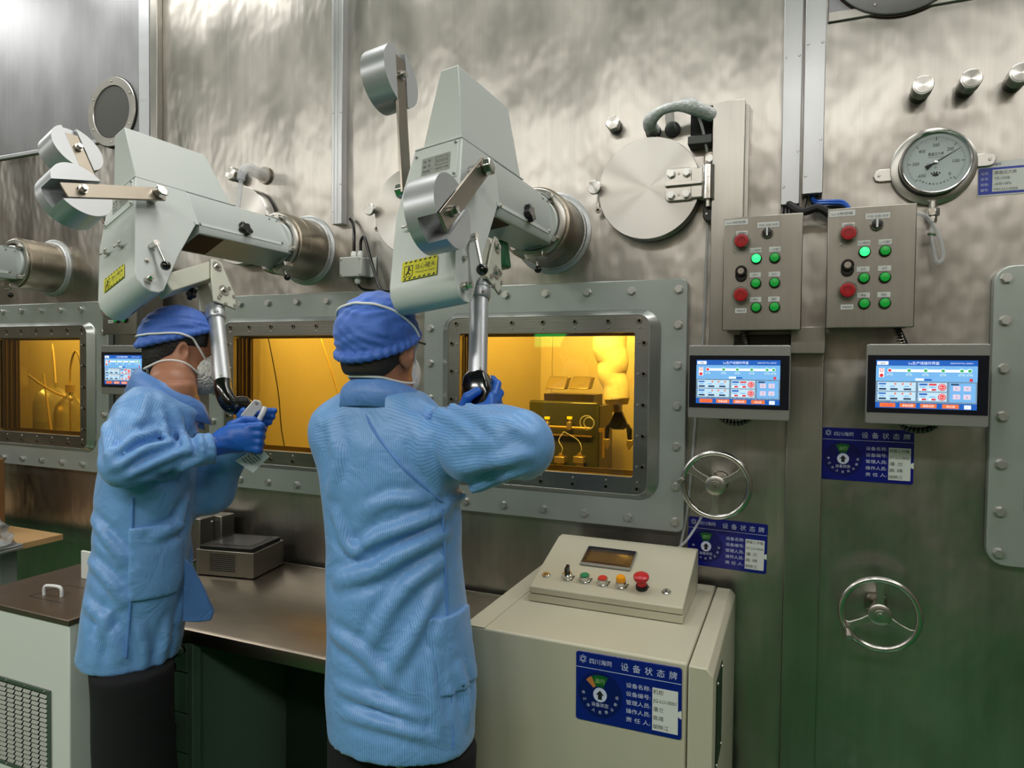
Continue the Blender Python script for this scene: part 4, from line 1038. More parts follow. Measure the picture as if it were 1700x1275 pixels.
t = thing('bench_instrument', 'low steel instrument with vent slots and black plate on bench', 'instrument', (-1.955, 1.905, BENCH_Z), (0, 0, radians(10)))
MB().box(-0.122, 0.122, 0.0, 0.205, 0.004, 0.098).out('case', STEEL_BOX, t, bev=0.0015)
for k in range(9):
    z = 0.022 + k * 0.0075
    MB().box(-0.062, 0.045, -0.0008, 0.001, z, z + 0.0038).out('vent_slot', BLACK_MATT, t)
MB().box(-0.112, 0.112, 0.008, 0.197, 0.098, 0.112).out('heating_plate', BLACK, t, bev=0.002)
MB().box(-0.085, 0.085, 0.04, 0.18, 0.112, 0.113).out('plate_glass', mat('smoked_plate', (60, 60, 60), 0.2, 0.2), t)
for sx in (-0.11, 0.10):
    for sy in (0.01, 0.19): MB().cyl((sx, sy, 0), (sx, sy, 0.005), 0.008, n=12).out('foot', BLACK, t)
t = thing('steel_cable_cover', 'taller folded steel box behind the low instrument', 'box', (-2.25, 1.995, BENCH_Z))
MB().box(-0.14, 0.075, 0, 0.14, 0, 0.178).out('cover', STEEL_BOX, t, bev=0.002)
MB().box(0.0755, 0.115, 0.07, 0.14, 0, 0.180).out('end_cap', STEEL_BOX, t, bev=0.004)
fast('screw', PAN_ME, t, 0.0757, 0.06, 0.155, rot=(0, 0, radians(90)), spin=False, s=1.6)
MB().box(-0.005, 0.012, -0.012, 0, 0.085, 0.115).out('socket', WHITE, t, bev=0.002)
t = thing('instrument_cable', 'black lead between the steel box and the low instrument', 'cable', (-2.13, 1.93, BENCH_Z))
MB().tube([(0.0, 0.06, 0.06), (-0.02, 0.02, 0.03), (-0.03, -0.02, 0.008), (0.0, -0.04, 0.006), (0.03, -0.01, 0.006), (0.0, 0.02, 0.008)], 0.003, n=6).out('lead', BLACK, t)

# ------------------------------------------------------------------ chiller cabinet
t = thing('chiller_unit', 'white wheeled chiller unit with louvred grille and brown lid', 'chiller', (-2.36, 1.457, 0.0))
MB().box(-0.36, 0.20, 0.0, 0.42, 0.075, 0.722).out('body', WHITE_PAINT, t, bev=0.004)
LID = mat('worn_brown_lid', (108, 94, 82), 0.6, 0.34, var=0.2, vscale=(6, 6, 6))
MB().box(-0.365, 0.205, -0.006, 0.425, 0.722, 0.742).out('lid', LID, t, bev=0.003)
for (a, b, c, d) in ((-0.145, 0.03, 0.225, 0.2265), (-0.145, 0.03, 0.09, 0.0915), (-0.145, -0.1435, 0.09, 0.225)): MB().box(a, b, c, d, 0.742, 0.7428).out('hatch_seam', BLACK_MATT, t)
MB().tube([(-0.11, 0.12, 0.742), (-0.11, 0.12, 0.765), (-0.10, 0.123, 0.776), (-0.05, 0.132, 0.776), (-0.038, 0.134, 0.765), (-0.038, 0.134, 0.742)], 0.006, n=10, sub=4).out('lid_handle', WHITE, t)
MB().box(-0.175, -0.06, 0.30, 0.31, 0.742, 0.85).out('splash_guard', WHITE_PAINT, t, bev=0.002)
GRILLE = mat('grille_frame', (96, 112, 100), 0.4, 0.4)
gx0, gx1, gz0, gz1 = -0.215, 0.11, 0.19, 0.492
outer = [(gx0, gz0), (gx1, gz0), (gx1, gz1), (gx0, gz1)]; inner = [(gx0 + 0.012, gz0 + 0.012), (gx1 - 0.012, gz0 + 0.012), (gx1 - 0.012, gz1 - 0.012), (gx0 + 0.012, gz1 - 0.012)]
g = MB().ring(outer, inner, -0.008, -0.001).out('grille', GRILLE, t, bev=0.001)
MB().box(gx0 + 0.012, gx1 - 0.012, -0.0022, -0.001, gz0 + 0.012, gz1 - 0.012).out('grille_back', BLACK_MATT, t)
lv = MB(); lv.add([(-0.019, 0, 0.009), (0.019, 0, 0.009), (0.017, -0.006, 0.0), (-0.017, -0.006, 0.0), (-0.019, 0, 0.008), (0.019, 0, 0.008)], [(0, 1, 2, 3), (0, 3, 4), (1, 5, 2)])
LV = lv.mesh('louvre'); LV.materials.append(mat('louvre_metal', (176, 182, 172), 0.4, 0.4))
for i in range(7):
    for j in range(17):
        link_mesh('louvre', LV, None, g, loc=(gx0 + 0.034 + i * 0.0428, -0.002, gz0 + 0.016 + j * 0.0161))
for i in range(3):
    fast('screw', PAN_ME, t, gx0 + 0.1 + 0.1 * i, -0.008, gz1 - 0.006, spin=False); fast('screw', PAN_ME, t, gx0 + 0.1 + 0.1 * i, -0.008, gz0 + 0.006, spin=False)
for sx in (-0.31, 0.15):
    for sy in (0.05, 0.37):
        c = MB().lathe([(0, -0.012), (0.03, -0.012), (0.032, -0.008), (0.032, 0.008), (0.03, 0.012), (0, 0.012)], (sx, sy, 0.032), (1, 0, 0), n=22).out('caster', BLACK, t)
        MB().box(sx - 0.016, sx + 0.016, sy - 0.012, sy + 0.02, 0.045, 0.076).out('caster_fork', STEEL, c)

# ------------------------------------------------------------------ wooden desk at the far end
t = thing('wooden_desk', 'wooden topped desk with grey legs at the far end', 'desk', (-3.72, 1.75, 0.0))
MB().box(-0.6, 0.6, -0.22, 0.33, 0.752, 0.78).out('desktop', WOOD, t, bev=0.002)
LEG = mat('desk_leg_grey', (150, 158, 150), 0.2, 0.4)
for x in (-0.42, 0.50):
    MB().box(x - 0.03, x + 0.03, 0.10, 0.17, 0.03, 0.752).out('leg', LEG, t, bev=0.003)
    MB().box(x - 0.035, x + 0.035, -0.20, 0.30, 0.0, 0.03).out('foot', LEG, t, bev=0.003)
MB().box(-0.42, 0.42, 0.11, 0.15, 0.66, 0.72).out('stretcher', BLACK, t)
t = thing('cardboard_box', 'brown cardboard box at the photo edge on the desk', 'box', (-3.63, 1.92, 0.78))
MB().box(-0.17, 0.17, -0.11, 0.11, 0, 0.335).out('carton', CARD, t, bev=0.003)
MB().box(-0.17, 0.17, -0.025, 0.025, 0.3352, 0.3362).out('tape', mat('packing_tape', (170, 140, 90), 0, 0.25), t)
BAGM = mat('bag_film', (190, 196, 196), 0.0, 0.2, alpha=0.5, bump=0.9, bscale=22, bdist=0.03)
t = thing('laptop', 'closed silver laptop lying on the wooden desk', 'laptop', (-3.14, 1.72, 0.78), (0, 0, radians(8)))
MB().box(-0.16, 0.13, -0.11, 0.11, 0, 0.012).out('base', ALU, t, bev=0.003)
MB().box(-0.16, 0.13, -0.11, 0.11, 0.013, 0.022).out('lid', ALU, t, bev=0.003)
t = thing('tape_roll', 'white roll of tape inside a clear bag on the laptop', 'tape', (-3.11, 1.73, 0.803))
MB().lathe([(0.045, 0), (0.06, 0), (0.06, 0.045), (0.045, 0.045), (0.045, 0)], (0, 0, 0.004), (0, 0, 1), n=36).out('roll', WHITE, t)
random.seed(4)
m = MB(); n = 18; vs, fs = [], []
for i in range(11):
    th = pi * 0.5 * i / 10
    for k in range(n):
        a = 2 * pi * k / n; q = 1 + 0.18 * random.uniform(-1, 1)
        vs.append((0.125 * cos(th) * cos(a) * q + (0.03 if i > 6 else 0), 0.10 * cos(th) * sin(a) * q, 0.135 * sin(th) * (1 + 0.1 * random.uniform(-1, 1))))
for i in range(10):
    for k in range(n): fs.append((i * n + k, i * n + (k + 1) % n, (i + 1) * n + (k + 1) % n, (i + 1) * n + k))
m.add(vs, fs, True); b = m.out('plastic_bag', BAGM); b.location = (-3.11, 1.73, 0.803)
tag(b, 'crumpled clear plastic bag over the tape roll on the desk', 'bag')
# ------------------------------------------------------------------ through-wall sleeves and telemanipulators
SLEEVE_Z = 2.029
SL_X = (-3.312, -1.7907, -0.7653)
SLEEVE_STEEL = steel_sheet('sleeve_steel', (168, 158, 142), 0.33, 0.04, 0.002, 0.3, vertical=False, seed=21.0)
def sleeve(label, x):
    t = thing('wall_sleeve', label, 'sleeve', (x, W, SLEEVE_Z), group='welded wall sleeves')
    MB().lathe([(0.136, 0), (0.136, 0.004), (0.130, 0.007), (0.116, 0.009)], (0, 0, 0), (0, -1, 0), n=64).out('weld_flange', WELD_RING, t)
    MB().torus((0, -0.009, 0), (0, 1, 0), 0.118, 0.006, n=72, m=8).out('weld_bead', WELD, t)
    MB().lathe([(0.1155, 0), (0.1155, 0.115), (0.115, 0.1155), (0.115, 0.1165), (0.1155, 0.117), (0.1155, 0.168), (0.112, 0.170), (0.09, 0.170), (0.0, 0.16)], (0, 0, 0), (0, -1, 0), n=64).out('tube', SLEEVE_STEEL, t)
    for k in range(10):
        a = radians(18 + 36 * k); fast('screw', SOCK_ME, t, 0.101 * cos(a), -0.170, 0.101 * sin(a), spin=False, s=0.8)
    return t
for x, lab in zip(SL_X, ('welded steel wall sleeve farthest along the wall', 'welded steel wall sleeve of the far manipulator', 'welded steel wall sleeve of the near manipulator')):
    sleeve(lab, x)

def star_knob(p, d, r, parent, name='star_knob'):
    p, d = Vector(p), Vector(d).normalized(); a = d.orthogonal().normalized(); b = d.cross(a)
    pts = [p + (a * cos(q) + b * sin(q)) * r * (1 + 0.16 * cos(5 * q)) for q in [2 * pi * k / 40 for k in range(40)]]
    m = MB(); m.ext([tuple(v) for v in pts], d * r * 0.75, smooth=True)
    return m.out(name, BLACK, parent, bev=0.003)

def manipulator(label, x, roll, cw1, cw2, arm):
    t = thing('telemanipulator', label, 'manipulator', (x, W, SLEEVE_Z), (0, roll, 0), group='pale grey telemanipulators')
    P = lambda q, xx: (xx, -q[0], q[1])
    # main body, hanging housing
    arc = [(0.856 + 0.044 * cos(a), -0.283 + 0.044 * sin(a)) for a in [radians(d) for d in (20, -10, -40, -70, -100, -130)]]
    side = [(0.777, 0.063), (0.836, -0.095)] + arc + [(0.730, -0.190), (0.620, -0.066), (0.600, -0.05), (0.600, 0.063)]
    xl = [-0.062, -0.098] + [-0.100] * 6 + [-0.100, -0.085, -0.064, -0.062]
    n = len(side); m = MB()
    m.add([P(q, 0.064) for q in side] + [P(q, a) for q, a in zip(side, xl)], [list(range(n)), list(range(2 * n - 1, n - 1, -1))])
    for i in range(n):
        j = (i + 1) % n
        m.f.append([i, n + i, n + j, j]); m.sm.append(2 <= i <= 6)
    m.out('housing', GREY_PAINT, t, bev=0.0025)
    # arm box towards the wall
    m = MB()
    sec = [(-0.064, 0.060), (0.064, 0.060), (0.064, -0.062), (0.052, -0.080), (-0.052, -0.080), (-0.064, -0.062)]
    m.ext([(a, -0.602, b) for a, b in sec], (0, 0.417, 0))
    m.out('arm_box', GREY_PAINT, t, bev=0.002)
    MB().box(0.0642, 0.0662, -0.62, -0.24, -0.060, -0.050).out('seam_strip', GREY_PAINT, t)
    MB().box(-0.045, 0.045, -0.600, -0.50, -0.0815, -0.080).out('service_opening', mat('brown_opening', (34, 24, 20), 0, 0.6), t)
    MB().box(-0.02, 0.066, -0.262, -0.20, 0.060, 0.0622).out('corner_plate', GREY_PAINT, t)
    for yy in (-0.25, -0.212): fast('screw', PAN_ME, t, 0.0645, yy, 0.047, rot=(0, 0, radians(90)), spin=False)
    for yy, zz in ((-0.60, -0.055), (-0.42, -0.055), (-0.235, -0.05)): fast('screw', PAN_ME, t, 0.0662, yy, zz, rot=(0, 0, radians(90)), spin=False, s=1.3)
    # round end flange
    MB().lathe([(0.082, 0.166), (0.082, 0.190), (0.079, 0.193), (0.0, 0.193)], (0, 0, -0.004), (0, -1, 0), n=48).out('end_flange', GREY_PAINT, t)
    MB().lathe([(0.088, 0.168), (0.106, 0.171), (0.108, 0.174), (0.108, 0.180), (0.104, 0.183), (0.088, 0.183)], (0, 0, 0), (0, -1, 0), n=56).out('clamp_ring', STEEL, t)
    for a in (45, 135, 225, 315):
        q = radians(a); MB().cyl((0.094 * cos(q), -0.176, 0.094 * sin(q)), (0.094 * cos(q), -0.205, 0.094 * sin(q)), 0.0105, n=16).out('clamp_bolt', CHROME, t)
    b = MB().box(-0.03, 0.03, -0.215, -0.170, -0.118, -0.098).out('latch_block', STEEL, t, bev=0.003)
    MB().cyl((0, -0.192, -0.118), (0, -0.192, -0.140), 0.003, n=8).out('latch_stem', STEEL, b)
    MB().ball((0, -0.192, -0.149), 0.0115).out('latch_ball', BLACK, b)
    # tall hood
    hs = [(0.746, 0.246), (0.447, 0.251), (0.418, 0.066), (0.774, 0.066)]
    hl = [0.016, 0.016, -0.045, -0.040]
    m = MB(); m.add([P(q, 0.0625) for q in hs] + [P(q, a) for q, a in zip(hs, hl)], [(0, 1, 2, 3), (7, 6, 5, 4), (0, 4, 5, 1), (1, 5, 6, 2), (2, 6, 7, 3), (3, 7, 4, 0)])
    m.out('hood', GREY_PAINT, t, bev=0.002)
    MB().box(-0.060, 0.0645, -0.78, -0.40, 0.0625, 0.0655).out('hood_flange', GREY_PAINT, t, bev=0.001)
    # front cover and name plate: plane through front edge
    fs = math.atan2(0.128, 0.343)
    FR = Matrix.Translation((0, -0.777, 0.063)) @ Matrix.Rotation(-fs, 4, 'X')   # local x right, -y out, z up along the front
    def fr(mb): mb.T = FR; return mb
    c = fr(MB()); slab(c, [(-0.078, -0.105), (0.056, -0.105), (0.056, -0.004), (-0.040, -0.004), (-0.058, -0.018)], -0.003, 0.001)
    c = c.out('front_cover', GREY_PAINT, t, bev=0.001)
    for sx, sz in ((-0.052, -0.024), (0.050, -0.012), (0.050, -0.098), (-0.070, -0.098)):
        mm = fr(MB()); mm.lathe([(0.004, 0.003), (0.004, 0.0045), (0.003, 0.006), (0, 0.006)], (sx, 0, sz), (0, -1, 0), n=14); mm.out('screw', STEEL, c)
    p = fr(MB()).box(-0.036, 0.038, -0.0042, -0.003, -0.080, -0.034).out('name_plate', mat('name_plate_alu', (176, 180, 172), 0.6, 0.4), t)
    m = fr(MB())
    for k, s in enumerate(('型 号', '编 号', '制造厂')): lettering(m, s, -0.032, -0.048 - 0.0135 * k, 0.009, -0.0046)
    for k in range(3):
        z = -0.049 - 0.0135 * k
        if k < 2:
            for (a0, a1, b0, b1) in ((0.0, 0.033, z, z + 0.0006), (0.0, 0.033, z + 0.0085, z + 0.009), (0.0, 0.0005, z, z + 0.009), (0.0325, 0.033, z, z + 0.009)): m.box(a0, a1, -0.0047, -0.0043, b0, b1)
        else: lettering(m, '成都核工设备', 0.0, z + 0.002, 0.0058, -0.0046)
    m.out('lettering', INK_GREY, p)
    # warning label
    lb = fr(MB()).box(-0.068, 0.020, -0.0008, -0.0002, -0.345, -0.298).out('warning_label', YELLOW, t)
    m = fr(MB())
    lettering(m, '当心碰头', -0.034, -0.322, 0.0145, -0.0012, wid=0.050); lettering(m, 'Mind your head', -0.032, -0.332, 0.0062, -0.0012, wid=0.046)
    for (a0, a1, b0, b1) in ((-0.062, -0.040, -0.338, -0.3365), (-0.062, -0.040, -0.3115, -0.310), (-0.062, -0.0605, -0.338, -0.310), (-0.0415, -0.040, -0.338, -0.310)): m.box(a0, a1, -0.0012, -0.0009, b0, b1)
    m.ball((-0.050, -0.001, -0.3155), 0.003, (1, 0.1, 1)); m.tube([(-0.050, -0.001, -0.318), (-0.052, -0.001, -0.326), (-0.057, -0.001, -0.333)], 0.0016, n=5, sub=2); m.tube([(-0.052, -0.001, -0.326), (-0.046, -0.001, -0.333)], 0.0014, n=5); m.tube([(-0.050, -0.001, -0.319), (-0.044, -0.001, -0.323)], 0.0013, n=5)
    for k in range(7):
        a = -0.062 + 0.012 * k; m.ext([(a, -0.0009, -0.3035), (a + 0.005, -0.0009, -0.3035), (a + 0.0075, -0.0009, -0.2995), (a + 0.0025, -0.0009, -0.2995)], (0, -0.0003, 0)); m.ext([(a, -0.0009, -0.344), (a + 0.005, -0.0009, -0.344), (a + 0.0075, -0.0009, -0.340), (a + 0.0025, -0.0009, -0.340)], (0, -0.0003, 0))
    m.out('warning_print', INK, lb)
    for sx, sz in ((-0.055, -0.215), (0.008, -0.230)):
        w_ = fr(MB()); w_.cyl((sx, 0, sz), (sx, -0.014, sz), 0.005, n=12); w_.ball((sx - 0.009, -0.014, sz), 0.006, (1.1, 0.4, 0.7), 10, 6); w_.ball((sx + 0.009, -0.014, sz + 0.003), 0.006, (1.1, 0.4, 0.7), 10, 6)
        w_.out('wing_screw', STEEL, t)
    # right side fittings
    star_knob((0.066, -0.41, -0.036), (1, 0, 0), 0.0225, t)
    MB().cyl((0.06, -0.41, -0.036), (0.07, -0.41, -0.036), 0.010, n=14).out('knob_boss', BLACK, t)
    l = MB().cyl((0.064, -0.816, -0.179), (0.088, -0.816, -0.179), 0.010, n=18).out('lever', CHROME, t)
    MB().cyl((0.084, -0.816, -0.179), (0.092, -0.820, -0.250), 0.0045, n=12).out('lever_rod', CHROME, l)
    MB().ball((0.092, -0.820, -0.254), 0.0135).out('lever_ball', BLACK_GLOSS, l)
    for (q, r, h) in (((0.850, -0.228), 0.006, 0.008), ((0.872, -0.293), 0.010, 0.026)):
        b = MB().cyl((0.064, -q[0], q[1]), (0.064 + h * 0.5, -q[0], q[1]), r, n=18).out('side_bolt', STEEL, t)
        MB().cyl((0.064 + h * 0.5, -q[0], q[1]), (0.064 + h, -q[0], q[1]), r * 0.75, n=6, smooth=False).out('nut', CHROME, b)
    m = MB(); m.cyl((-0.06, -0.845, -0.316), (-0.01, -0.845, -0.316), 0.009, n=16); m.out('bumper', BLACK_MATT, t)
    # counterweights on flat bars
    piv = (0.757, -0.012)
    for side_, (ang, ln), xb in ((1, cw1, 0.094), (-1, cw2, -0.112)):
        ca, sa = cos(ang), sin(ang)
        A = lambda r, w_: (piv[0] + r * ca - w_ * sa, piv[1] + r * sa + w_ * ca)
        bt = 0.007
        bar = MB(); bar.ext([P(A(-0.022, 0.010), xb), P(A(-0.022, -0.010), xb), P(A(-0.014, -0.021), xb), P(A(ln + 0.05, -0.021), xb), P(A(ln + 0.05, 0.021), xb), P(A(-0.014, 0.021), xb)], (bt, 0, 0))
        bar.out('counterweight_bar', STEEL_DARK, t, bev=0.0015)
        x_in = 0.064 if side_ > 0 else -0.064
        MB().cyl((x_in, -piv[0], piv[1]), (xb, -piv[0], piv[1]), 0.013, n=20).out('pivot_boss', STEEL, t)
        if side_ > 0: MB().cyl((xb + bt, -piv[0], piv[1]), (xb + bt + 0.020, -piv[0], piv[1]), 0.0195, n=6, smooth=False).out('pivot_nut', CHROME, t, bev=0.003)
        else: MB().cyl((xb, -piv[0], piv[1]), (xb - 0.02, -piv[0], piv[1]), 0.0195, n=6, smooth=False).out('pivot_nut', CHROME, t, bev=0.003)
        # disc, axis along x, slot open on its +x face
        R = 0.0765
        x1 = xb + bt + (0.004 if side_ > 0 else 0.002)
        dep = 0.042 if side_ > 0 else 0.012
        x0 = x1 - 0.068
        cx_, cz_ = A(ln, 0)
        m = MB(); N = 28
        sw = 0.027 if side_ > 0 else 0.0225
        q0 = math.asin(sw / R)
        full = [(R * cos(2 * pi * k / 56), R * sin(2 * pi * k / 56)) for k in range(56)]
        def PT(u, v, xx):
            return (xx, -(cx_ + u * ca - v * sa), cz_ + u * sa + v * ca)
        m.ext([PT(u, v, x0) for u, v in full], (0.068 - dep, 0, 0), smooth=True)
        for sg in (1, -1):
            arcp = [(R * cos(q0 + (pi - 2 * q0) * k / N), sg * R * sin(q0 + (pi - 2 * q0) * k / N)) for k in range(N + 1)]
            m.ext([PT(u, v, x1 - dep) for u, v in arcp], (dep, 0, 0), smooth=True)
        if side_ > 0:
            q = [(R * cos(a), R * sin(a)) for a in [pi / 2 * 0]]
        m.out('counterweight', ALU_DISC, t, bev=0.002)
        nb = MB().cyl(PT(0, 0, xb + bt), PT(0, 0, xb + bt + 0.006), 0.012, n=20).out('counterweight_nut', STEEL, t)
        MB().cyl(PT(0, 0, xb + bt + 0.006), PT(0, 0, xb + bt + 0.016), 0.0085, n=6, smooth=False).out('nut', CHROME, nb)
    # lower arm: link, gimbal, tube
    ax, gp, tt, tb = arm['x'], arm['gimbal'], arm['top'], arm['bottom']
    m = MB()
    d = Vector((gp[0] - 0.80, gp[1] + 0.285)).normalized(); nn = Vector((-d.y, d.x)) * 0.026
    m.ext([P((0.80 + nn.x, -0.285 + nn.y), ax - 0.035), P((0.80 - nn.x, -0.285 - nn.y), ax - 0.035), P((gp[0] - nn.x, gp[1] - nn.y), ax - 0.035), P((gp[0] + nn.x, gp[1] + nn.y), ax - 0.035)], (0.05, 0, 0))
    m.out('link', CREAM_LINK, t, bev=0.003)
    ch = MB(); ch.box(-0.012, 0.012, -0.002, 0.002, 0, 0.002)
    mid = Vector(((gp[0] + tt[0]) / 2, (gp[1] + tt[1]) / 2)); dn = (Vector(tt) - Vector(gp)); up = dn.normalized(); sd = Vector((-up.y, up.x))
    for xx in (ax - 0.042, ax + 0.020):
        A2 = lambda u, v: P((gp[0] + up.x * u + sd.x * v, gp[1] + up.y * u + sd.y * v), xx)
        L_ = dn.length
        m = MB(); m.ext([A2(-0.024, 0.016), A2(-0.030, 0.0), A2(-0.024, -0.022), A2(0.02, -0.034), A2(L_ * 0.55, -0.055), A2(L_ - 0.012, -0.050), A2(L_ - 0.012, 0.030), A2(L_ * 0.3, 0.026)], (0.006, 0, 0))
        g = m.out('gimbal_plate', CREAM_LINK, t, bev=0.002)
        if xx > ax:
            for (u, v, r) in ((0, 0, 0.016), (L_ * 0.56, -0.012, 0.017)):
                MB().cyl(A2(u, v), tuple(Vector(A2(u, v)) + Vector((0.009, 0, 0))), r, n=24).out('hub', STEEL, g)
                MB().cyl(tuple(Vector(A2(u, v)) + Vector((0.009, 0, 0))), tuple(Vector(A2(u, v)) + Vector((0.016, 0, 0))), r * 0.45, n=6, smooth=False).out('nut', CHROME, g)
            for (u, v) in ((L_ * 0.45, -0.034), (L_ * 0.62, -0.046), (L_ * 0.85, -0.044), (L_ * 0.8, 0.012), (L_ * 0.9, -0.01), (L_ * 0.72, 0.004)):
                MB().cyl(A2(u, v), tuple(Vector(A2(u, v)) + Vector((0.010, 0, 0))), 0.0055, n=12).out('screw', STEEL, g)
    star_knob(P((gp[0] + up.x * 0.09 + sd.x * 0.05, gp[1] + up.y * 0.09 + sd.y * 0.05), ax - 0.03), P((sd.x, sd.y), 0), 0.018, t, 'locking_knob')
    p0, p1 = Vector(P(tt, ax - 0.008)), Vector(P(tb, ax - 0.008)); dd = (p1 - p0).normalized()
    MB().lathe([(0.012, -0.02), (0.0275, -0.02), (0.0275, -0.004), (0.0255, -0.002), (0.0285, 0.0), (0.0285, 0.022), (0.026, 0.026), (0.0235, 0.026)], p0, dd, n=36).out('tube_collar', ALU, t)
    for k in range(3): MB().cyl(tuple(p0 + dd * 0.011 + Vector((0.020, -0.022 + 0.012 * k, 0))), tuple(p0 + dd * 0.011 + Vector((0.026, -0.026 + 0.012 * k, 0))), 0.003, n=10).out('screw', STEEL, t)
    MB().cyl(p0 + dd * 0.02, p1, 0.0232, n=36).out('arm_tube', ALU, t)
    for k in (-1, 1): MB().cyl(tuple(p1 - dd * 0.012 + Vector((0.018, -0.010 * k - 0.012, 0))), tuple(p1 - dd * 0.012 + Vector((0.0195, -0.011 * k - 0.0145, 0))), 0.003, n=10).out('screw', STEEL, t)
    return t, p0, p1, dd

ARM1 = dict(x=0.04, gimbal=(0.600, -0.207), top=(0.640, -0.352), bottom=(0.713, -0.579))
ARM2 = dict(x=0.005, gimbal=(0.575, -0.150), top=(0.640, -0.262), bottom=(0.708, -0.473))
M1, m1a, m1b, m1d = manipulator('pale grey telemanipulator worked by the man in profile', SL_X[1], -0.475, (radians(-13.5), 0.252), (radians(86), 0.285), ARM1)
M2, m2a, m2b, m2d = manipulator('pale grey telemanipulator with upright counterweight, worked by the man seen from behind', SL_X[2], -0.146, (radians(-36), 0.245), (radians(97), 0.295), ARM2)
M3, *_ = manipulator('telemanipulator end at the photo edge beyond the others', SL_X[0], 0.0, (radians(-10), 0.25), (radians(90), 0.28), dict(x=0.0, gimbal=(0.575, -0.150), top=(0.640, -0.262), bottom=(0.70, -0.473)))

# hand grip of the far manipulator: black elbow, red pin, silver fork
P_ = lambda q, xx: Vector((xx, -q[0], q[1]))
e0, e1 = m1b, P_((0.655, -0.660), 0.036)
g = MB().tube([e0 - m1d * 0.004, e0 + m1d * 0.035, e0 + m1d * 0.055 + (e1 - e0) * 0.25, e0 + (e1 - e0) * 0.75 + m1d * 0.018, e1 + m1d * 0.004], [0.0225, 0.0235, 0.026, 0.0265, 0.017], n=18).out('grip_elbow', BLACK_GLOSS, M1)
fd = (e1 - e0).normalized()
f0 = e1 + fd * 0.02 - Vector((0, 0, 0.004))
MB().cyl(e1 - fd * 0.004, e1 + fd * 0.022, 0.007, n=14).out('grip_pin', RED, M1)
M1I = M1.matrix_basis.inverted()
def wp(px, py, Z): return M1I @ (Vector((0, 0, CAM_Z)) + (_f + _r * ((px - 850) / F_PX) - _u * ((py - 637.5) / F_PX)) * Z)
_back = wp(415, 680, 1.895) - wp(415, 680, 1.868)
fork = MB().ext([wp(a, b, 1.868) for a, b in ((422, 663), (431, 665), (435, 671), (434, 679), (426, 684), (421, 692), (424, 699), (419, 704), (399, 697), (400, 688))], _back)
fork = fork.out('grip_fork', mat('silver_fork', (206, 208, 206), 0.4, 0.35), M1, bev=0.002)
MB().tube([wp(440, 676, 1.875), wp(436, 686, 1.868), wp(430, 698, 1.868), wp(428, 708, 1.87)], 0.0075, n=8).out('grip_trigger', WHITE, M1)
MB().cyl(wp(418, 745, 1.85), wp(417, 757, 1.85), 0.008, n=6, smooth=False).out('grip_nut', CHROME, M1)
MB().cyl(wp(425, 669, 1.868), wp(425, 669, 1.864), 0.004, n=12).out('screw', STEEL, M1)
MB().cyl(f0 + Vector((0.0, -0.02, -0.052)), f0 + Vector((0.0, -0.03, -0.105)), 0.015, n=18).out('grip_handle', BLACK, M1)
# hand grip of the near manipulator: chunky black block
b0 = m2b; bd = m2d; bx = Vector((1, 0, 0)); by = bd.cross(bx).normalized()
def PB(u, v, w_): return b0 + bx * u + by * v + bd * w_
m = MB(); rings = []
for (w_, hx, hy, ox) in ((-0.002, 0.022, 0.022, 0), (0.008, 0.029, 0.026, 0), (0.030, 0.034, 0.028, 0.002), (0.055, 0.033, 0.027, 0.006), (0.080, 0.024, 0.024, 0.010), (0.100, 0.018, 0.020, 0.012)):
    rings.append([PB(ox + a, b, w_) for a, b in rrect(2 * hx, 2 * hy, 0.009, 3)])
nn = len(rings[0])
for a, b in zip(rings[:-1], rings[1:]): m.add(a + b, [(k, (k + 1) % nn, nn + (k + 1) % nn, nn + k) for k in range(nn)], True)
m.add(rings[0], [list(range(nn))]); m.add(rings[-1], [list(range(nn))])
m.out('grip_block', BLACK_GLOSS, M2)
MB().box(-0.05, -0.012, -0.425, -0.375, -0.170, -0.092).out('green_actuator', mat('green_unit', (30, 110, 70), 0.0, 0.4), M2, bev=0.008)
# ------------------------------------------------------------------ things inside the lit cells
def inside(px, py, dy): return at(px, py, W + dy)
GAITER = mat('white_gaiter', (236, 228, 200), 0.0, 0.55, bump=0.25, bscale=14, bdist=0.015)
CELLST = mat('cell_equipment_steel', (150, 140, 112), 0.7, 0.35)
CELLDK = mat('cell_equipment_dark', (40, 34, 24), 0.2, 0.4)
BRASS = mat('brass_fittings', (200, 170, 90), 0.8, 0.3)
dy = 0.55
c = inside(1015, 640, dy)
t = thing('slave_arm', 'white cloth gaiter and black gripper hanging inside the near cell', 'manipulator', c)
sc = 1.0
def rel(px, py): return inside(px, py, dy) - c
pts, rad = [], []
for (px, py, r) in ((1012, 470, 0.058), (1014, 540, 0.060), (1012, 575, 0.062), (1018, 600, 0.056), (1016, 620, 0.052), (1022, 640, 0.047), (1024, 662, 0.046)):
    pts.append(rel(px, py)); rad.append(r * 1.12)
MB().tube(pts, rad, n=24).out('gaiter', GAITER, t)
MB().cyl(rel(1024, 660), rel(1024, 671), 0.052, 0.045, n=28).out('cuff_ring', CELLST, t)
MB().cyl(rel(1025, 670), rel(1025, 684), 0.020, n=24).out('wrist', CELLST, t)
b = rel(1027, 700)
MB().ext([tuple(b + Vector(v)) for v in ((-0.014, -0.012, 0.045), (0.014, -0.012, 0.045), (0.042, -0.012, -0.02), (0.02, -0.012, -0.032), (-0.02, -0.012, -0.032), (-0.042, -0.012, -0.02))], (0, 0.024, 0)).out('gripper_body', BLACK, t, bev=0.004)
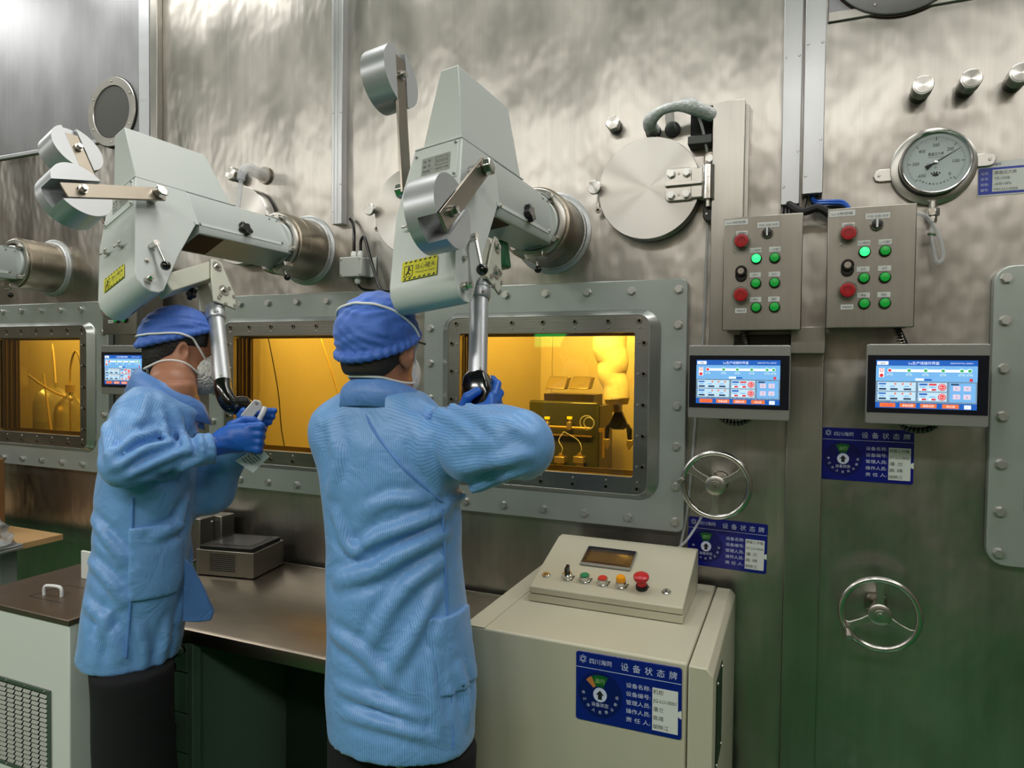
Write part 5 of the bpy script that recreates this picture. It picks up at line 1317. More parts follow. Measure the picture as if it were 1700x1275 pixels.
for s in (-1, 1):
    f = MB().ext([tuple(b + Vector(v)) for v in ((s * 0.040, -0.009, -0.005), (s * 0.056, -0.009, -0.03), (s * 0.056, -0.009, -0.075), (s * 0.040, -0.009, -0.075), (s * 0.034, -0.009, -0.03))], (0, 0.018, 0)).out('gripper_finger', BLACK, t, bev=0.003)
    MB().ext([tuple(b + Vector(v)) for v in ((s * 0.036, -0.011, -0.072), (s * 0.060, -0.011, -0.072), (s * 0.060, -0.011, -0.09), (s * 0.046, -0.011, -0.115), (s * 0.036, -0.011, -0.095))], (0, 0.022, 0)).out('finger_pad', CELLST, f, bev=0.002)

dy2 = 0.78
p0 = inside(925, 665, dy2); p1 = inside(990, 800, dy2)
t = thing('cell_apparatus', 'dark panelled apparatus with tubes and valves in the near cell', 'apparatus', (p0.x, W + dy2, 0.93))
def rl(px, py, o=0.0):
    v = inside(px, py, dy2 - o); return Vector((v.x - p0.x, -o, v.z - 0.93))
a = rl(878, 664); b_ = rl(994, 664)
PANELD = mat('dark_olive_panel', (62, 66, 40), 0.3, 0.25)
m = MB(); hh = a.z
m.box(a.x, b_.x, 0.0, 0.02, 0, hh); m.out('front_panel', PANELD, t, bev=0.01)
MB().box(a.x, b_.x, 0.02, 0.25, 0, hh - 0.02).out('cabinet', CELLDK, t)
MB().box(rl(905, 0).x, rl(990, 0).x, 0.05, 0.20, hh - 0.02, hh + 0.03).out('upper_deck', CELLDK, t)
for (x0, x1) in ((898, 931), (938, 972)):
    q0, q1 = rl(x0, 625), rl(x1, 647)
    s_ = MB().ext([(q0.x + 0.006, 0.10, q0.z), (q1.x + 0.002, 0.10, q0.z), (q1.x, 0.05, q1.z), (q0.x, 0.05, q1.z)], (0, 0.06, 0)).out('display_unit', CELLST, t, bev=0.006)
z = rl(930, 708).z
MB().cyl((rl(895, 708).x, -0.03, z), (rl(983, 708).x, -0.03, z), 0.006, n=12).out('manifold_pipe', BRASS, t)
MB().box(rl(900, 0).x, rl(994, 0).x, -0.02, -0.008, rl(940, 722).z - 0.003, rl(940, 722).z + 0.004).out('rail', BRASS, t)
for px in (912, 949):
    q = rl(px, 706)
    v = MB().box(q.x - 0.011, q.x + 0.011, -0.045, -0.018, q.z - 0.018, q.z + 0.018).out('valve', CELLST, t, bev=0.003)
    MB().cyl((q.x, -0.03, q.z + 0.018), (q.x, -0.03, q.z + 0.03), 0.006, n=10).out('valve_stem', BRASS, v)
    MB().box(q.x - 0.012, q.x + 0.012, -0.034, -0.026, q.z + 0.03, q.z + 0.042).out('valve_tag', YELLOW, v)
for k in range(2):
    q = rl(978 + 4 * k, 701)
    MB().torus((q.x, -0.035 - 0.006 * k, q.z), (0, 1, 0.1), 0.032 - 0.008 * k, 0.0022, n=36, m=6).out('tube_coil', HAZY, t)
for px in (936, 967):
    q = rl(px, 760)
    pu = MB().box(q.x - 0.024, q.x + 0.024, -0.07, -0.02, q.z - 0.016, q.z + 0.014).out('pump', CELLST, t, bev=0.004)
    MB().cyl((q.x, -0.045, q.z + 0.014), (q.x, -0.045, q.z + 0.026), 0.010, n=14).out('pump_cap', BRASS, pu)
    MB().cyl((q.x, -0.045, q.z - 0.016), (q.x, -0.045, q.z - 0.055), 0.018, n=18).out('pump_body', CELLST, pu)
    MB().tube([(q.x, -0.045, q.z + 0.026), (q.x + 0.01, -0.05, q.z + 0.05), (q.x - 0.012, -0.04, q.z + 0.085), (rl(949, 0).x, -0.03, z - 0.02)], 0.002, n=6).out('pump_tube', HAZY, pu)
q = rl(918, 774)
MB().box(q.x - 0.012, q.x + 0.012, -0.08, -0.06, q.z - 0.012, q.z + 0.012).out('white_clip', WHITE, t)
MB().tube([(q.x, -0.07, q.z + 0.012), (q.x - 0.004, -0.06, q.z + 0.10), (q.x - 0.02, -0.03, q.z + 0.18)], 0.0028, n=6).out('pale_tube', HAZY, t)
q0, q1 = rl(1003, 715), rl(1003, 760)
MB().cyl((q0.x, -0.01, q0.z), (q0.x, -0.01, q1.z), 0.005, n=10).out('level_rod', BRASS, t)
MB().box(q0.x - 0.02, q0.x + 0.02, -0.02, 0.0, q0.z - 0.006, q0.z + 0.012).out('rod_bracket', BRASS, t)
t = thing('inner_panel', 'pale square panel on the back lining of the near cell', 'panel', (inside(828, 600, 1.28).x, W + 1.298, 1.33))
m = MB(); slab(m, rrect(0.62, 0.56, 0.02, cz=0.28), -0.012, 0.0); m.out('sheet', CELL, t, bev=0.003)

# middle cell: bright tube lamp and slack cables
a = inside(483, 560, 0.55)
t = thing('cell_tube_lamp', 'upright glowing tube lamp inside the middle cell', 'lamp', (a.x, W + 0.55, 0.93))
MB().cyl((0, 0, 0.05), (0, 0, 1.3), 0.013, n=16).out('tube', mat('warm_tube', (255, 236, 190), emit=2.2), t)
MB().box(-0.02, 0.02, 0.012, 0.04, 0.0, 1.35).out('batten', CELLST, t)
t = thing('cell_cable', 'thin dark cable hanging inside the middle cell', 'cable', inside(475, 745, 0.3))
o = inside(475, 745, 0.3)
MB().tube([inside(q, w_, 0.3) - o for q, w_ in ((441, 540), (455, 610), (463, 660), (467, 710), (475, 755), (480, 775))], 0.0025, n=6).out('strand', INK, t)
t = thing('cell_rod', 'thin bright slanting rod inside the middle cell', 'rod', inside(558, 650, 0.4))
o = inside(558, 650, 0.4)
MB().tube([inside(q, w_, 0.4) - o for q, w_ in ((527, 545), (545, 600), (560, 650), (575, 700))], 0.003, n=6).out('strand', BRASS, t)

# far cell: glass bottles with tubes
BOTTLE = bpy.data.materials.new('bottle_glass'); BOTTLE.use_nodes = True
def _bottle():
    nt = BOTTLE.node_tree; nt.nodes.clear(); L = nt.links.new
    o = nt.nodes.new('ShaderNodeOutputMaterial'); mx = nt.nodes.new('ShaderNodeMixShader'); tr = nt.nodes.new('ShaderNodeBsdfTransparent'); gl = nt.nodes.new('ShaderNodeBsdfGlossy')
    lw = nt.nodes.new('ShaderNodeLayerWeight'); lw.inputs[0].default_value = 0.55
    tr.inputs[0].default_value = (0.90, 0.92, 0.90, 1); gl.inputs['Roughness'].default_value = 0.25
    df = nt.nodes.new('ShaderNodeBsdfDiffuse'); df.inputs[0].default_value = (0.8, 0.8, 0.75, 1); m2 = nt.nodes.new('ShaderNodeMixShader'); m2.inputs[0].default_value = 0.16
    L(lw.outputs['Facing'], mx.inputs[0]); L(tr.outputs[0], mx.inputs[1]); L(gl.outputs[0], mx.inputs[2]); L(mx.outputs[0], m2.inputs[1]); L(df.outputs[0], m2.inputs[2]); L(m2.outputs[0], o.inputs[0])
_bottle()
CAP = mat('cream_cap', (236, 220, 170), 0.0, 0.4)
for (px, py, r, h, dyb, lab) in ((72, 720, 0.14, 0.40, 0.35, 'large round glass bottle in the far cell'), (117, 728, 0.075, 0.33, 0.20, 'smaller glass bottle beside the large one in the far cell'), (46, 716, 0.12, 0.40, 0.68, 'glass bottle at the back of the far cell')):
    o = inside(px, py, dyb); z0 = 1.10
    t = thing('glass_bottle', lab, 'bottle', (o.x, o.y, z0), group='glass bottles in the far cell')
    MB().lathe([(0, 0), (r * 0.97, 0.0), (r, 0.02), (r, h * 0.62), (r * 0.9, h * 0.76), (r * 0.45, h * 0.88), (r * 0.24, h * 0.93), (r * 0.24, h)], (0, 0, 0), (0, 0, 1), n=32).out('glass', BOTTLE, t)
    MB().cyl((0, 0, h * 0.97), (0, 0, h * 1.09), r * 0.3, n=18).out('cap', CAP, t)
    MB().lathe([(0, h * 0.36), (r * 0.985, h * 0.36)], (0, 0, 0), (0, 0, 1), n=32).out('liquid_surface', BOTTLE, t)
    MB().tube([(0, 0, h * 0.1), (0, 0, h * 1.1), (0.01, 0, h * 1.45), (0.05, 0, h * 1.62), (0.09, 0.0, h * 1.35), (0.11, 0, h * 0.9)], 0.005, n=8).out('dip_tube', CAP, t)
MB().box(WIN_C[1] - 0.48, WIN_C[1] + 0.48, W + 0.16, W + 1.2, 1.06, 1.098).out('cell_shelf', CELLST)
tag(bpy.data.objects['cell_shelf'], 'steel shelf carrying the bottles in the far cell', 'shelf')
for i, q in enumerate((((22, 600), (50, 625), (88, 650), (120, 663)), ((72, 620), (80, 680), (86, 725)), ((26, 672), (40, 640), (55, 622)))):
    o = inside(*q[0], 0.18 + 0.035 * i)
    t = thing('plastic_tube', ('long pale tube slanting across the far cell bottles', 'pale tube running down between the far cell bottles', 'short pale tube leaning at the frame edge of the far cell')[i], 'tube', o)
    MB().tube([inside(*v, 0.18 + 0.035 * i) - o for v in q], 0.006, n=8).out('hose', CAP, t)
# ------------------------------------------------------------------ people
def pz(px, py, Z):
    """point at camera depth Z seen at that place of the survey photograph"""
    d = _f + _r * ((px - 850) / F_PX) - _u * ((py - 637.5) / F_PX)
    return np.array((d.x * Z, d.y * Z, CAM_Z + d.z * Z))

def smin(a, b, k):
    h = np.clip(0.5 + 0.5 * (b - a) / k, 0, 1)
    return b + (a - b) * h - k * h * (1 - h)
def smax(a, b, k): return -smin(-a, -b, k)
def seg(P, a, b, ra, rb):
    a, b = np.asarray(a, float), np.asarray(b, float); ab = b - a
    t = np.clip(((P - a) @ ab) / (ab @ ab), 0, 1)
    return np.linalg.norm(P - a - t[:, None] * ab, axis=1) - (ra + (rb - ra) * t)
def chain(P, pts, rad, k=0.015):
    d = None
    for i in range(len(pts) - 1):
        s = seg(P, pts[i], pts[i + 1], rad[i], rad[i + 1])
        d = s if d is None else smin(d, s, k)
    return d
def ell(P, c, ax, r):
    q = (P - np.asarray(c)) @ np.asarray(ax).T
    r = np.asarray(r); k0 = np.linalg.norm(q / r, axis=1); k1 = np.linalg.norm(q / (r * r), axis=1)
    return k0 * (k0 - 1) / np.maximum(k1, 1e-9)
def boxd(P, c, ax, r, rd=0.0):
    q = np.abs((P - np.asarray(c)) @ np.asarray(ax).T) - np.asarray(r) + rd
    return np.linalg.norm(np.maximum(q, 0), axis=1) + np.minimum(q.max(axis=1), 0) - rd
def loft(P, zs, cen, A, B, R, Fd, pw=2.3):
    """upright body form: centre line, half widths A (along R) and B (along Fd) by height"""
    z = P[:, 2]; cen = np.asarray(cen)
    cx, cy = np.interp(z, zs, cen[:, 0]), np.interp(z, zs, cen[:, 1]); a, b = np.interp(z, zs, A), np.interp(z, zs, B)
    dx, dy = P[:, 0] - cx, P[:, 1] - cy
    u, v = dx * R[0] + dy * R[1], dx * Fd[0] + dy * Fd[1]
    q = (np.abs(u / a) ** pw + np.abs(v / b) ** pw) ** (1 / pw)
    d = (q - 1) * np.minimum(a, b)
    return np.maximum(d, np.maximum(z - zs[-1], zs[0] - z)), u, v, a, b

def nets(fn, lo, hi, h):
    """surface nets on a sampled field"""
    lo, hi = np.asarray(lo), np.asarray(hi)
    q = 4
    nb = np.ceil((hi - lo) / (h * q)).astype(int)
    n = nb * q + 1
    ev = lambda G: np.concatenate([fn(G[i:i + 300000]) for i in range(0, len(G), 300000)])
    C = np.stack(np.meshgrid(*[lo[i] + h * q * np.arange(nb[i] + 1) for i in range(3)], indexing='ij'), -1)
    Fc = ev(C.reshape(-1, 3)).reshape(nb + 1)
    lowm = np.full(nb, np.inf)
    for dx in (0, 1):
        for dy in (0, 1):
            for dz in (0, 1): lowm = np.minimum(lowm, np.abs(Fc[dx:dx + nb[0], dy:dy + nb[1], dz:dz + nb[2]]))
    actb = lowm < h * q * 1.5 + 0.006
    F = np.repeat(np.repeat(np.repeat(Fc, q, 0), q, 1), q, 2)[:n[0], :n[1], :n[2]].copy()
    need = np.zeros(n, bool)
    for bi, bj, bk in np.argwhere(actb): need[bi * q:bi * q + q + 1, bj * q:bj * q + q + 1, bk * q:bk * q + q + 1] = True
    idn = np.argwhere(need)
    F[need] = ev(lo + h * idn)
    for i in range(3):
        s = [slice(None)] * 3; s[i] = 0; F[tuple(s)] = np.maximum(F[tuple(s)], 1e-4); s[i] = -1; F[tuple(s)] = np.maximum(F[tuple(s)], 1e-4)
    S = F < 0
    c = tuple(x - 1 for x in n)
    acc = np.zeros(c + (3,)); cnt = np.zeros(c)
    offs = [(0, 0, 0), (1, 0, 0), (0, 1, 0), (0, 0, 1), (1, 1, 0), (1, 0, 1), (0, 1, 1), (1, 1, 1)]
    sub = lambda A, o: A[o[0]:o[0] + c[0], o[1]:o[1] + c[1], o[2]:o[2] + c[2]]
    for p in offs:
        for k in range(3):
            if p[k] == 0:
                q = list(p); q[k] = 1
                f0, f1 = sub(F, p), sub(F, q)
                m = (f0 < 0) != (f1 < 0)
                t = np.where(m, f0 / np.where(f0 - f1 == 0, 1, f0 - f1), 0)
                for d in range(3):
                    acc[..., d] += np.where(m, p[d] + (t if d == k else 0), 0)
                cnt += m
    act = cnt > 0
    idx = -np.ones(c, int); idx[act] = np.arange(act.sum())
    I = np.argwhere(act)
    V = lo + h * (I + acc[act] / cnt[act][:, None])
    faces = []
    for k in range(3):
        a, b = [(1, 2), (2, 0), (0, 1)][k]
        s0 = [slice(1, x - 1) for x in n]; s1 = list(s0)
        s0[k] = slice(0, n[k] - 1); s1[k] = slice(1, n[k])
        A_, B_ = S[tuple(s0)], S[tuple(s1)]
        E = np.argwhere(A_ != B_)
        if not len(E): continue
        base = E.copy()
        for q in range(3):
            if q != k: base[:, q] += 1
        flip = A_[tuple(E.T)]
        def ci(da, db):
            t = base.copy(); t[:, a] -= da; t[:, b] -= db
            return idx[t[:, 0], t[:, 1], t[:, 2]]
        quad = np.stack([ci(1, 1), ci(0, 1), ci(0, 0), ci(1, 0)], 1)
        quad[~flip] = quad[~flip][:, ::-1]
        faces.append(quad)
    return V, np.concatenate(faces)

def sdf_obj(name, fn, lo, hi, h, material, parent=None, attr=None, smooth_it=1):
    V, Fc = nets(fn, lo, hi, h)
    if smooth_it:                          # light Laplacian relax
        for _ in range(smooth_it):
            s = np.zeros_like(V); c = np.zeros(len(V))
            for i in range(4):
                a, b = Fc[:, i], Fc[:, (i + 1) % 4]
                np.add.at(s, a, V[b]); np.add.at(c, a, 1); np.add.at(s, b, V[a]); np.add.at(c, b, 1)
            V = V * 0.5 + 0.5 * s / np.maximum(c, 1)[:, None]
    me = bpy.data.meshes.new(name)
    me.from_pydata(V.tolist(), [], Fc.tolist())
    me.polygons.foreach_set('use_smooth', [True] * len(Fc))
    if attr is not None:
        at_ = me.attributes.new('stripe', 'FLOAT', 'POINT'); at_.data.foreach_set('value', attr(V).astype(np.float32))
    return link_mesh(name, me, material, parent)

def bbox(pts, pad):
    p = np.asarray(pts); return p.min(0) - pad, p.max(0) + pad

def hit(fn, px, py, z0=1.0, z1=2.4):
    """first point of a surface along a survey ray"""
    Z = np.arange(z0, z1, 0.004); P = np.array([pz(px, py, z) for z in Z]); d = fn(P); k = np.argmax(d < 0)
    if not (d < 0).any(): k = int(np.argmin(d))
    return P[k]
def ridge_line(P, pts, r, w):
    """cloth ridge along a polyline on the surface, fading at both ends"""
    pts = np.asarray(pts); n = len(pts) - 1
    near = np.linalg.norm(P - pts.mean(0), axis=1) < np.linalg.norm(pts - pts.mean(0), axis=1).max() + 4 * w
    out = np.zeros(len(P)); Q = P[near]
    if not len(Q): return out
    best = np.full(len(Q), 9e9); tt = np.zeros(len(Q))
    for i in range(n):
        ab = pts[i + 1] - pts[i]; t = np.clip(((Q - pts[i]) @ ab) / (ab @ ab), 0, 1)
        d = np.linalg.norm(Q - pts[i] - t[:, None] * ab, axis=1); m = d < best
        best[m] = d[m]; tt[m] = (i + t[m]) / n
    out[near] = r * np.sin(np.pi * (0.08 + 0.84 * tt)) * (np.exp(-(best / w) ** 2) - 0.55 * np.exp(-((best - 2.1 * w) / (0.9 * w)) ** 2))
    return out
def ridge(P, p0, p1, r):
    """cloth ridge of height ~r/2 along a line lying near the surface"""
    a, b = np.asarray(p0, float), np.asarray(p1, float); ab = b - a
    t = np.clip(((P - a) @ ab) / (ab @ ab), 0, 1)
    d = np.linalg.norm(P - a - t[:, None] * ab, axis=1)
    w = r * 1.5
    return r * np.sqrt(np.clip(np.sin(np.pi * (0.12 + 0.80 * t)), 0, 1)) * (np.exp(-(d / w) ** 2) - 0.45 * np.exp(-((d - 2.0 * w) / w) ** 2))

def folds(P, amp, sc, ph):
    x, y, z = P[:, 0] * sc, P[:, 1] * sc, P[:, 2] * sc
    return amp * (0.6 * np.sin(9 * x + 4 * z + ph + 1.6 * np.sin(5 * z + 3 * y + ph)) * np.sin(6 * y + 3 * z + ph * 2 + np.sin(7 * x)) + 0.4 * np.sin(14 * z + 8 * x - 6 * y + 2 * np.sin(6 * x + ph)))

def fabric(name, rgb, stripe=True, rough=0.44):
    m = bpy.data.materials.new(name); m.use_nodes = True
    nt = m.node_tree; L = nt.links.new; b = nt.nodes['Principled BSDF']
    b.inputs['Roughness'].default_value = rough; b.inputs['Sheen Weight'].default_value = 0.25; b.inputs['Sheen Roughness'].default_value = 0.4
    base = lin(rgb)
    tc = nt.nodes.new('ShaderNodeTexCoord')
    nz = nt.nodes.new('ShaderNodeTexNoise'); nz.inputs['Scale'].default_value = 9.0; nz.inputs['Detail'].default_value = 4.0
    L(tc.outputs['Object'], nz.inputs['Vector'])
    mx = nt.nodes.new('ShaderNodeMix'); mx.data_type = 'RGBA'
    mx.inputs[6].default_value = (*[c * 0.90 for c in base], 1); mx.inputs[7].default_value = (*[min(1, c * 1.10) for c in base], 1)
    L(nz.outputs['Fac'], mx.inputs[0]); col = mx.outputs[2]
    if stripe:
        a = nt.nodes.new('ShaderNodeAttribute'); a.attribute_name = 'stripe'
        mu = nt.nodes.new('ShaderNodeMath'); mu.operation = 'MULTIPLY'; mu.inputs[1].default_value = 1 / 0.0050
        fr = nt.nodes.new('ShaderNodeMath'); fr.operation = 'FRACT'; lt = nt.nodes.new('ShaderNodeMath'); lt.operation = 'LESS_THAN'; lt.inputs[1].default_value = 0.24
        L(a.outputs['Fac'], mu.inputs[0]); L(mu.outputs[0], fr.inputs[0]); L(fr.outputs[0], lt.inputs[0])
        m2 = nt.nodes.new('ShaderNodeMix'); m2.data_type = 'RGBA'; m2.inputs[7].default_value = (*[c * 0.66 for c in base], 1)
        L(lt.outputs[0], m2.inputs[0]); L(col, m2.inputs[6]); col = m2.outputs[2]
    L(col, b.inputs['Base Color'])
    # creases
    n1 = nt.nodes.new('ShaderNodeTexNoise'); n1.inputs['Scale'].default_value = 13.0; n1.inputs['Detail'].default_value = 5.0; n1.inputs['Distortion'].default_value = 1.6
    L(tc.outputs['Object'], n1.inputs['Vector'])
    bp = nt.nodes.new('ShaderNodeBump'); bp.inputs['Strength'].default_value = 0.45; bp.inputs['Distance'].default_value = 0.012
    L(n1.outputs['Fac'], bp.inputs['Height']); L(bp.outputs[0], b.inputs['Normal'])
    MATS[name] = m
    return m
GOWN = fabric('blue_striped_gown', (116, 168, 226))
GOWN_PLAIN = fabric('blue_gown_edge', (92, 140, 208), stripe=False)
CAPM = fabric('blue_cap', (72, 116, 208), stripe=False, rough=0.6)
GLOVE = mat('blue_nitrile', (34, 96, 188), 0.0, 0.42, bump=0.35, bscale=70, bdist=0.003)
SKIN = mat('skin', (166, 114, 86), 0.0, 0.5, var=0.06, vscale=(30, 30, 30), bump=0.1, bscale=300, bdist=0.0005)
HAIR = mat('black_hair', (20, 17, 15), 0.0, 0.55, bump=0.8, bscale=160, bdist=0.003)
HAIR_SHORT = mat('short_cropped_hair', (44, 36, 31), 0.0, 0.7, var=0.2, vscale=(60, 60, 60), bump=0.8, bscale=260, bdist=0.002)
TROUSER = mat('black_trousers', (9, 10, 14), 0.0, 0.9, bump=0.4, bscale=12, bdist=0.01)
SHOE = mat('white_shoe_cover', (190, 194, 198), 0.0, 0.6)
MASKM = mat('white_mask', (238, 240, 236), 0.0, 0.6, bump=0.15, bscale=25, bdist=0.002)
CAMP = np.array((0, 0, CAM_Z))

def arm_attr(pts):
    pts = [np.asarray(p, float) for p in pts]
    def fn(V):
        best = np.full(len(V), 9e9); out = np.zeros(len(V))
        for a, b in zip(pts[:-1], pts[1:]):
            ab = b - a; L2 = ab @ ab; t = np.clip(((V - a) @ ab) / L2, 0, 1); q = V - a - t[:, None] * ab
            d = np.linalg.norm(q, axis=1)
            axn = ab / np.sqrt(L2); e1 = CAMP - (a + b) / 2; e1 = e1 - axn * (e1 @ axn); e1 /= np.linalg.norm(e1); e2 = np.cross(axn, e1)
            val = np.arctan2(q @ e2, q @ e1) * 0.062
            m = d < best; out[m] = val[m]; best[m] = d[m]
        return out
    return fn

def head_parts(root, hc, hf, tilt, cap_tilt, neck_to, hairm, cap_off):
    """head facing hf (horizontal), nodding by tilt; returns head axes"""
    hf = np.array((hf[0], hf[1], 0.0)); hf /= np.linalg.norm(hf); up = np.array((0, 0, 1.0)); rt = np.cross(hf, up)
    f2 = hf * cos(tilt) - up * sin(tilt); u2 = up * cos(tilt) + hf * sin(tilt)
    AX = np.array([rt, f2, u2])
    H = lambda x, y, z: np.asarray(hc) + rt * x + f2 * y + u2 * z
    def head(P):
        d = ell(P, H(0, -0.012, 0.020), AX, (0.074, 0.094, 0.092))
        d = smin(d, ell(P, H(0, 0.022, -0.050), AX, (0.056, 0.066, 0.066)), 0.035)
        d = smin(d, ell(P, H(0, 0.052, -0.092), AX, (0.028, 0.026, 0.020)), 0.03)      # chin
        d = smin(d, seg(P, H(0, 0.086, -0.002), H(0, 0.106, -0.040), 0.007, 0.013), 0.015)  # nose
        d = smin(d, ell(P, H(0, 0.078, 0.018), AX, (0.045, 0.016, 0.010)), 0.015)       # brow
        d = smin(d, ell(P, H(0, 0.088, -0.068), AX, (0.022, 0.010, 0.009)), 0.008)      # mouth
        for s in (-1, 1):
            d = smax(d, -ell(P, H(s * 0.030, 0.094, 0.000), AX, (0.016, 0.016, 0.010)), 0.010)
            ex = np.array([rt * cos(0.45) - f2 * s * sin(0.45), f2 * cos(0.45) + rt * s * sin(0.45), u2])
            e = ell(P, H(s * 0.080, -0.014, -0.012), ex, (0.009, 0.020, 0.034))
            e = smax(e, -ell(P, H(s * 0.090, -0.010, -0.006), ex, (0.009, 0.011, 0.019)), 0.004)
            e = smin(e, ell(P, H(s * 0.078, -0.004, -0.042), AX, (0.007, 0.009, 0.010)), 0.006)
            d = smin(d, e, 0.006)
        n = smin(chain(P, [H(0, -0.02, -0.04), (np.asarray(neck_to) + H(0, -0.02, -0.06)) / 2, neck_to], (0.052, 0.055, 0.066), 0.02), d, 0.03)
        return n
    lo, hi = bbox([H(-.1, -.13, .13), H(.1, .13, -.13), H(.1, -.13, .13), H(-.1, .13, -.13), neck_to], 0.06)
    # cap
    def capf(P):
        d = ell(P, H(0, -0.016, 0.034), AX, (0.087, 0.106, 0.094))
        d = smin(d, ell(P, H(0, -0.066, 0.022), AX, (0.068, 0.050, 0.062)), 0.03)
        q = (P - H(0, 0, 0)) @ AX.T
        zz = q[:, 2] - cap_tilt * q[:, 1] - cap_off
        roll = np.abs(ell(P, H(0, -0.016, 0.012), AX, (0.083, 0.106, 0.106)))
        brim = np.sqrt(roll ** 2 + (zz - 0.012) ** 2) - 0.011 + 0.002 * np.sin(np.arctan2(q[:, 0], q[:, 1]) * 34)
        crease = 0.0028 * np.sin(70 * q[:, 0] + 8 * np.sin(40 * q[:, 2]) + 30 * q[:, 1]) * np.sin(46 * q[:, 2] + 5 * np.sin(33 * q[:, 0]))
        d = smax(d + crease, 0.010 - zz, 0.008)
        return smin(d, brim, 0.008)
    l2, h2 = bbox([H(-.12, -.15, .17), H(.12, .15, -.08), H(.12, -.15, -.08), H(-.12, .15, .17)], 0.03)
    def hairf(P):
        q = (P - H(0, 0, 0)) @ AX.T
        d = ell(P, H(0, -0.016, 0.016), AX, (0.080, 0.098, 0.100))
        d = smin(d, ell(P, H(0, -0.056, -0.040), AX, (0.060, 0.046, 0.055)), 0.02)
        lim = np.where(q[:, 1] > -0.01, 0.012 + 0.0 * q[:, 1], -0.070 + 0.55 * np.maximum(q[:, 1] + 0.05, 0))
        d = smax(d, lim - q[:, 2], 0.006)
        return smax(d, q[:, 1] - 0.055, 0.006)
    return head, (lo, hi), capf, (l2, h2), hairf, H, AX

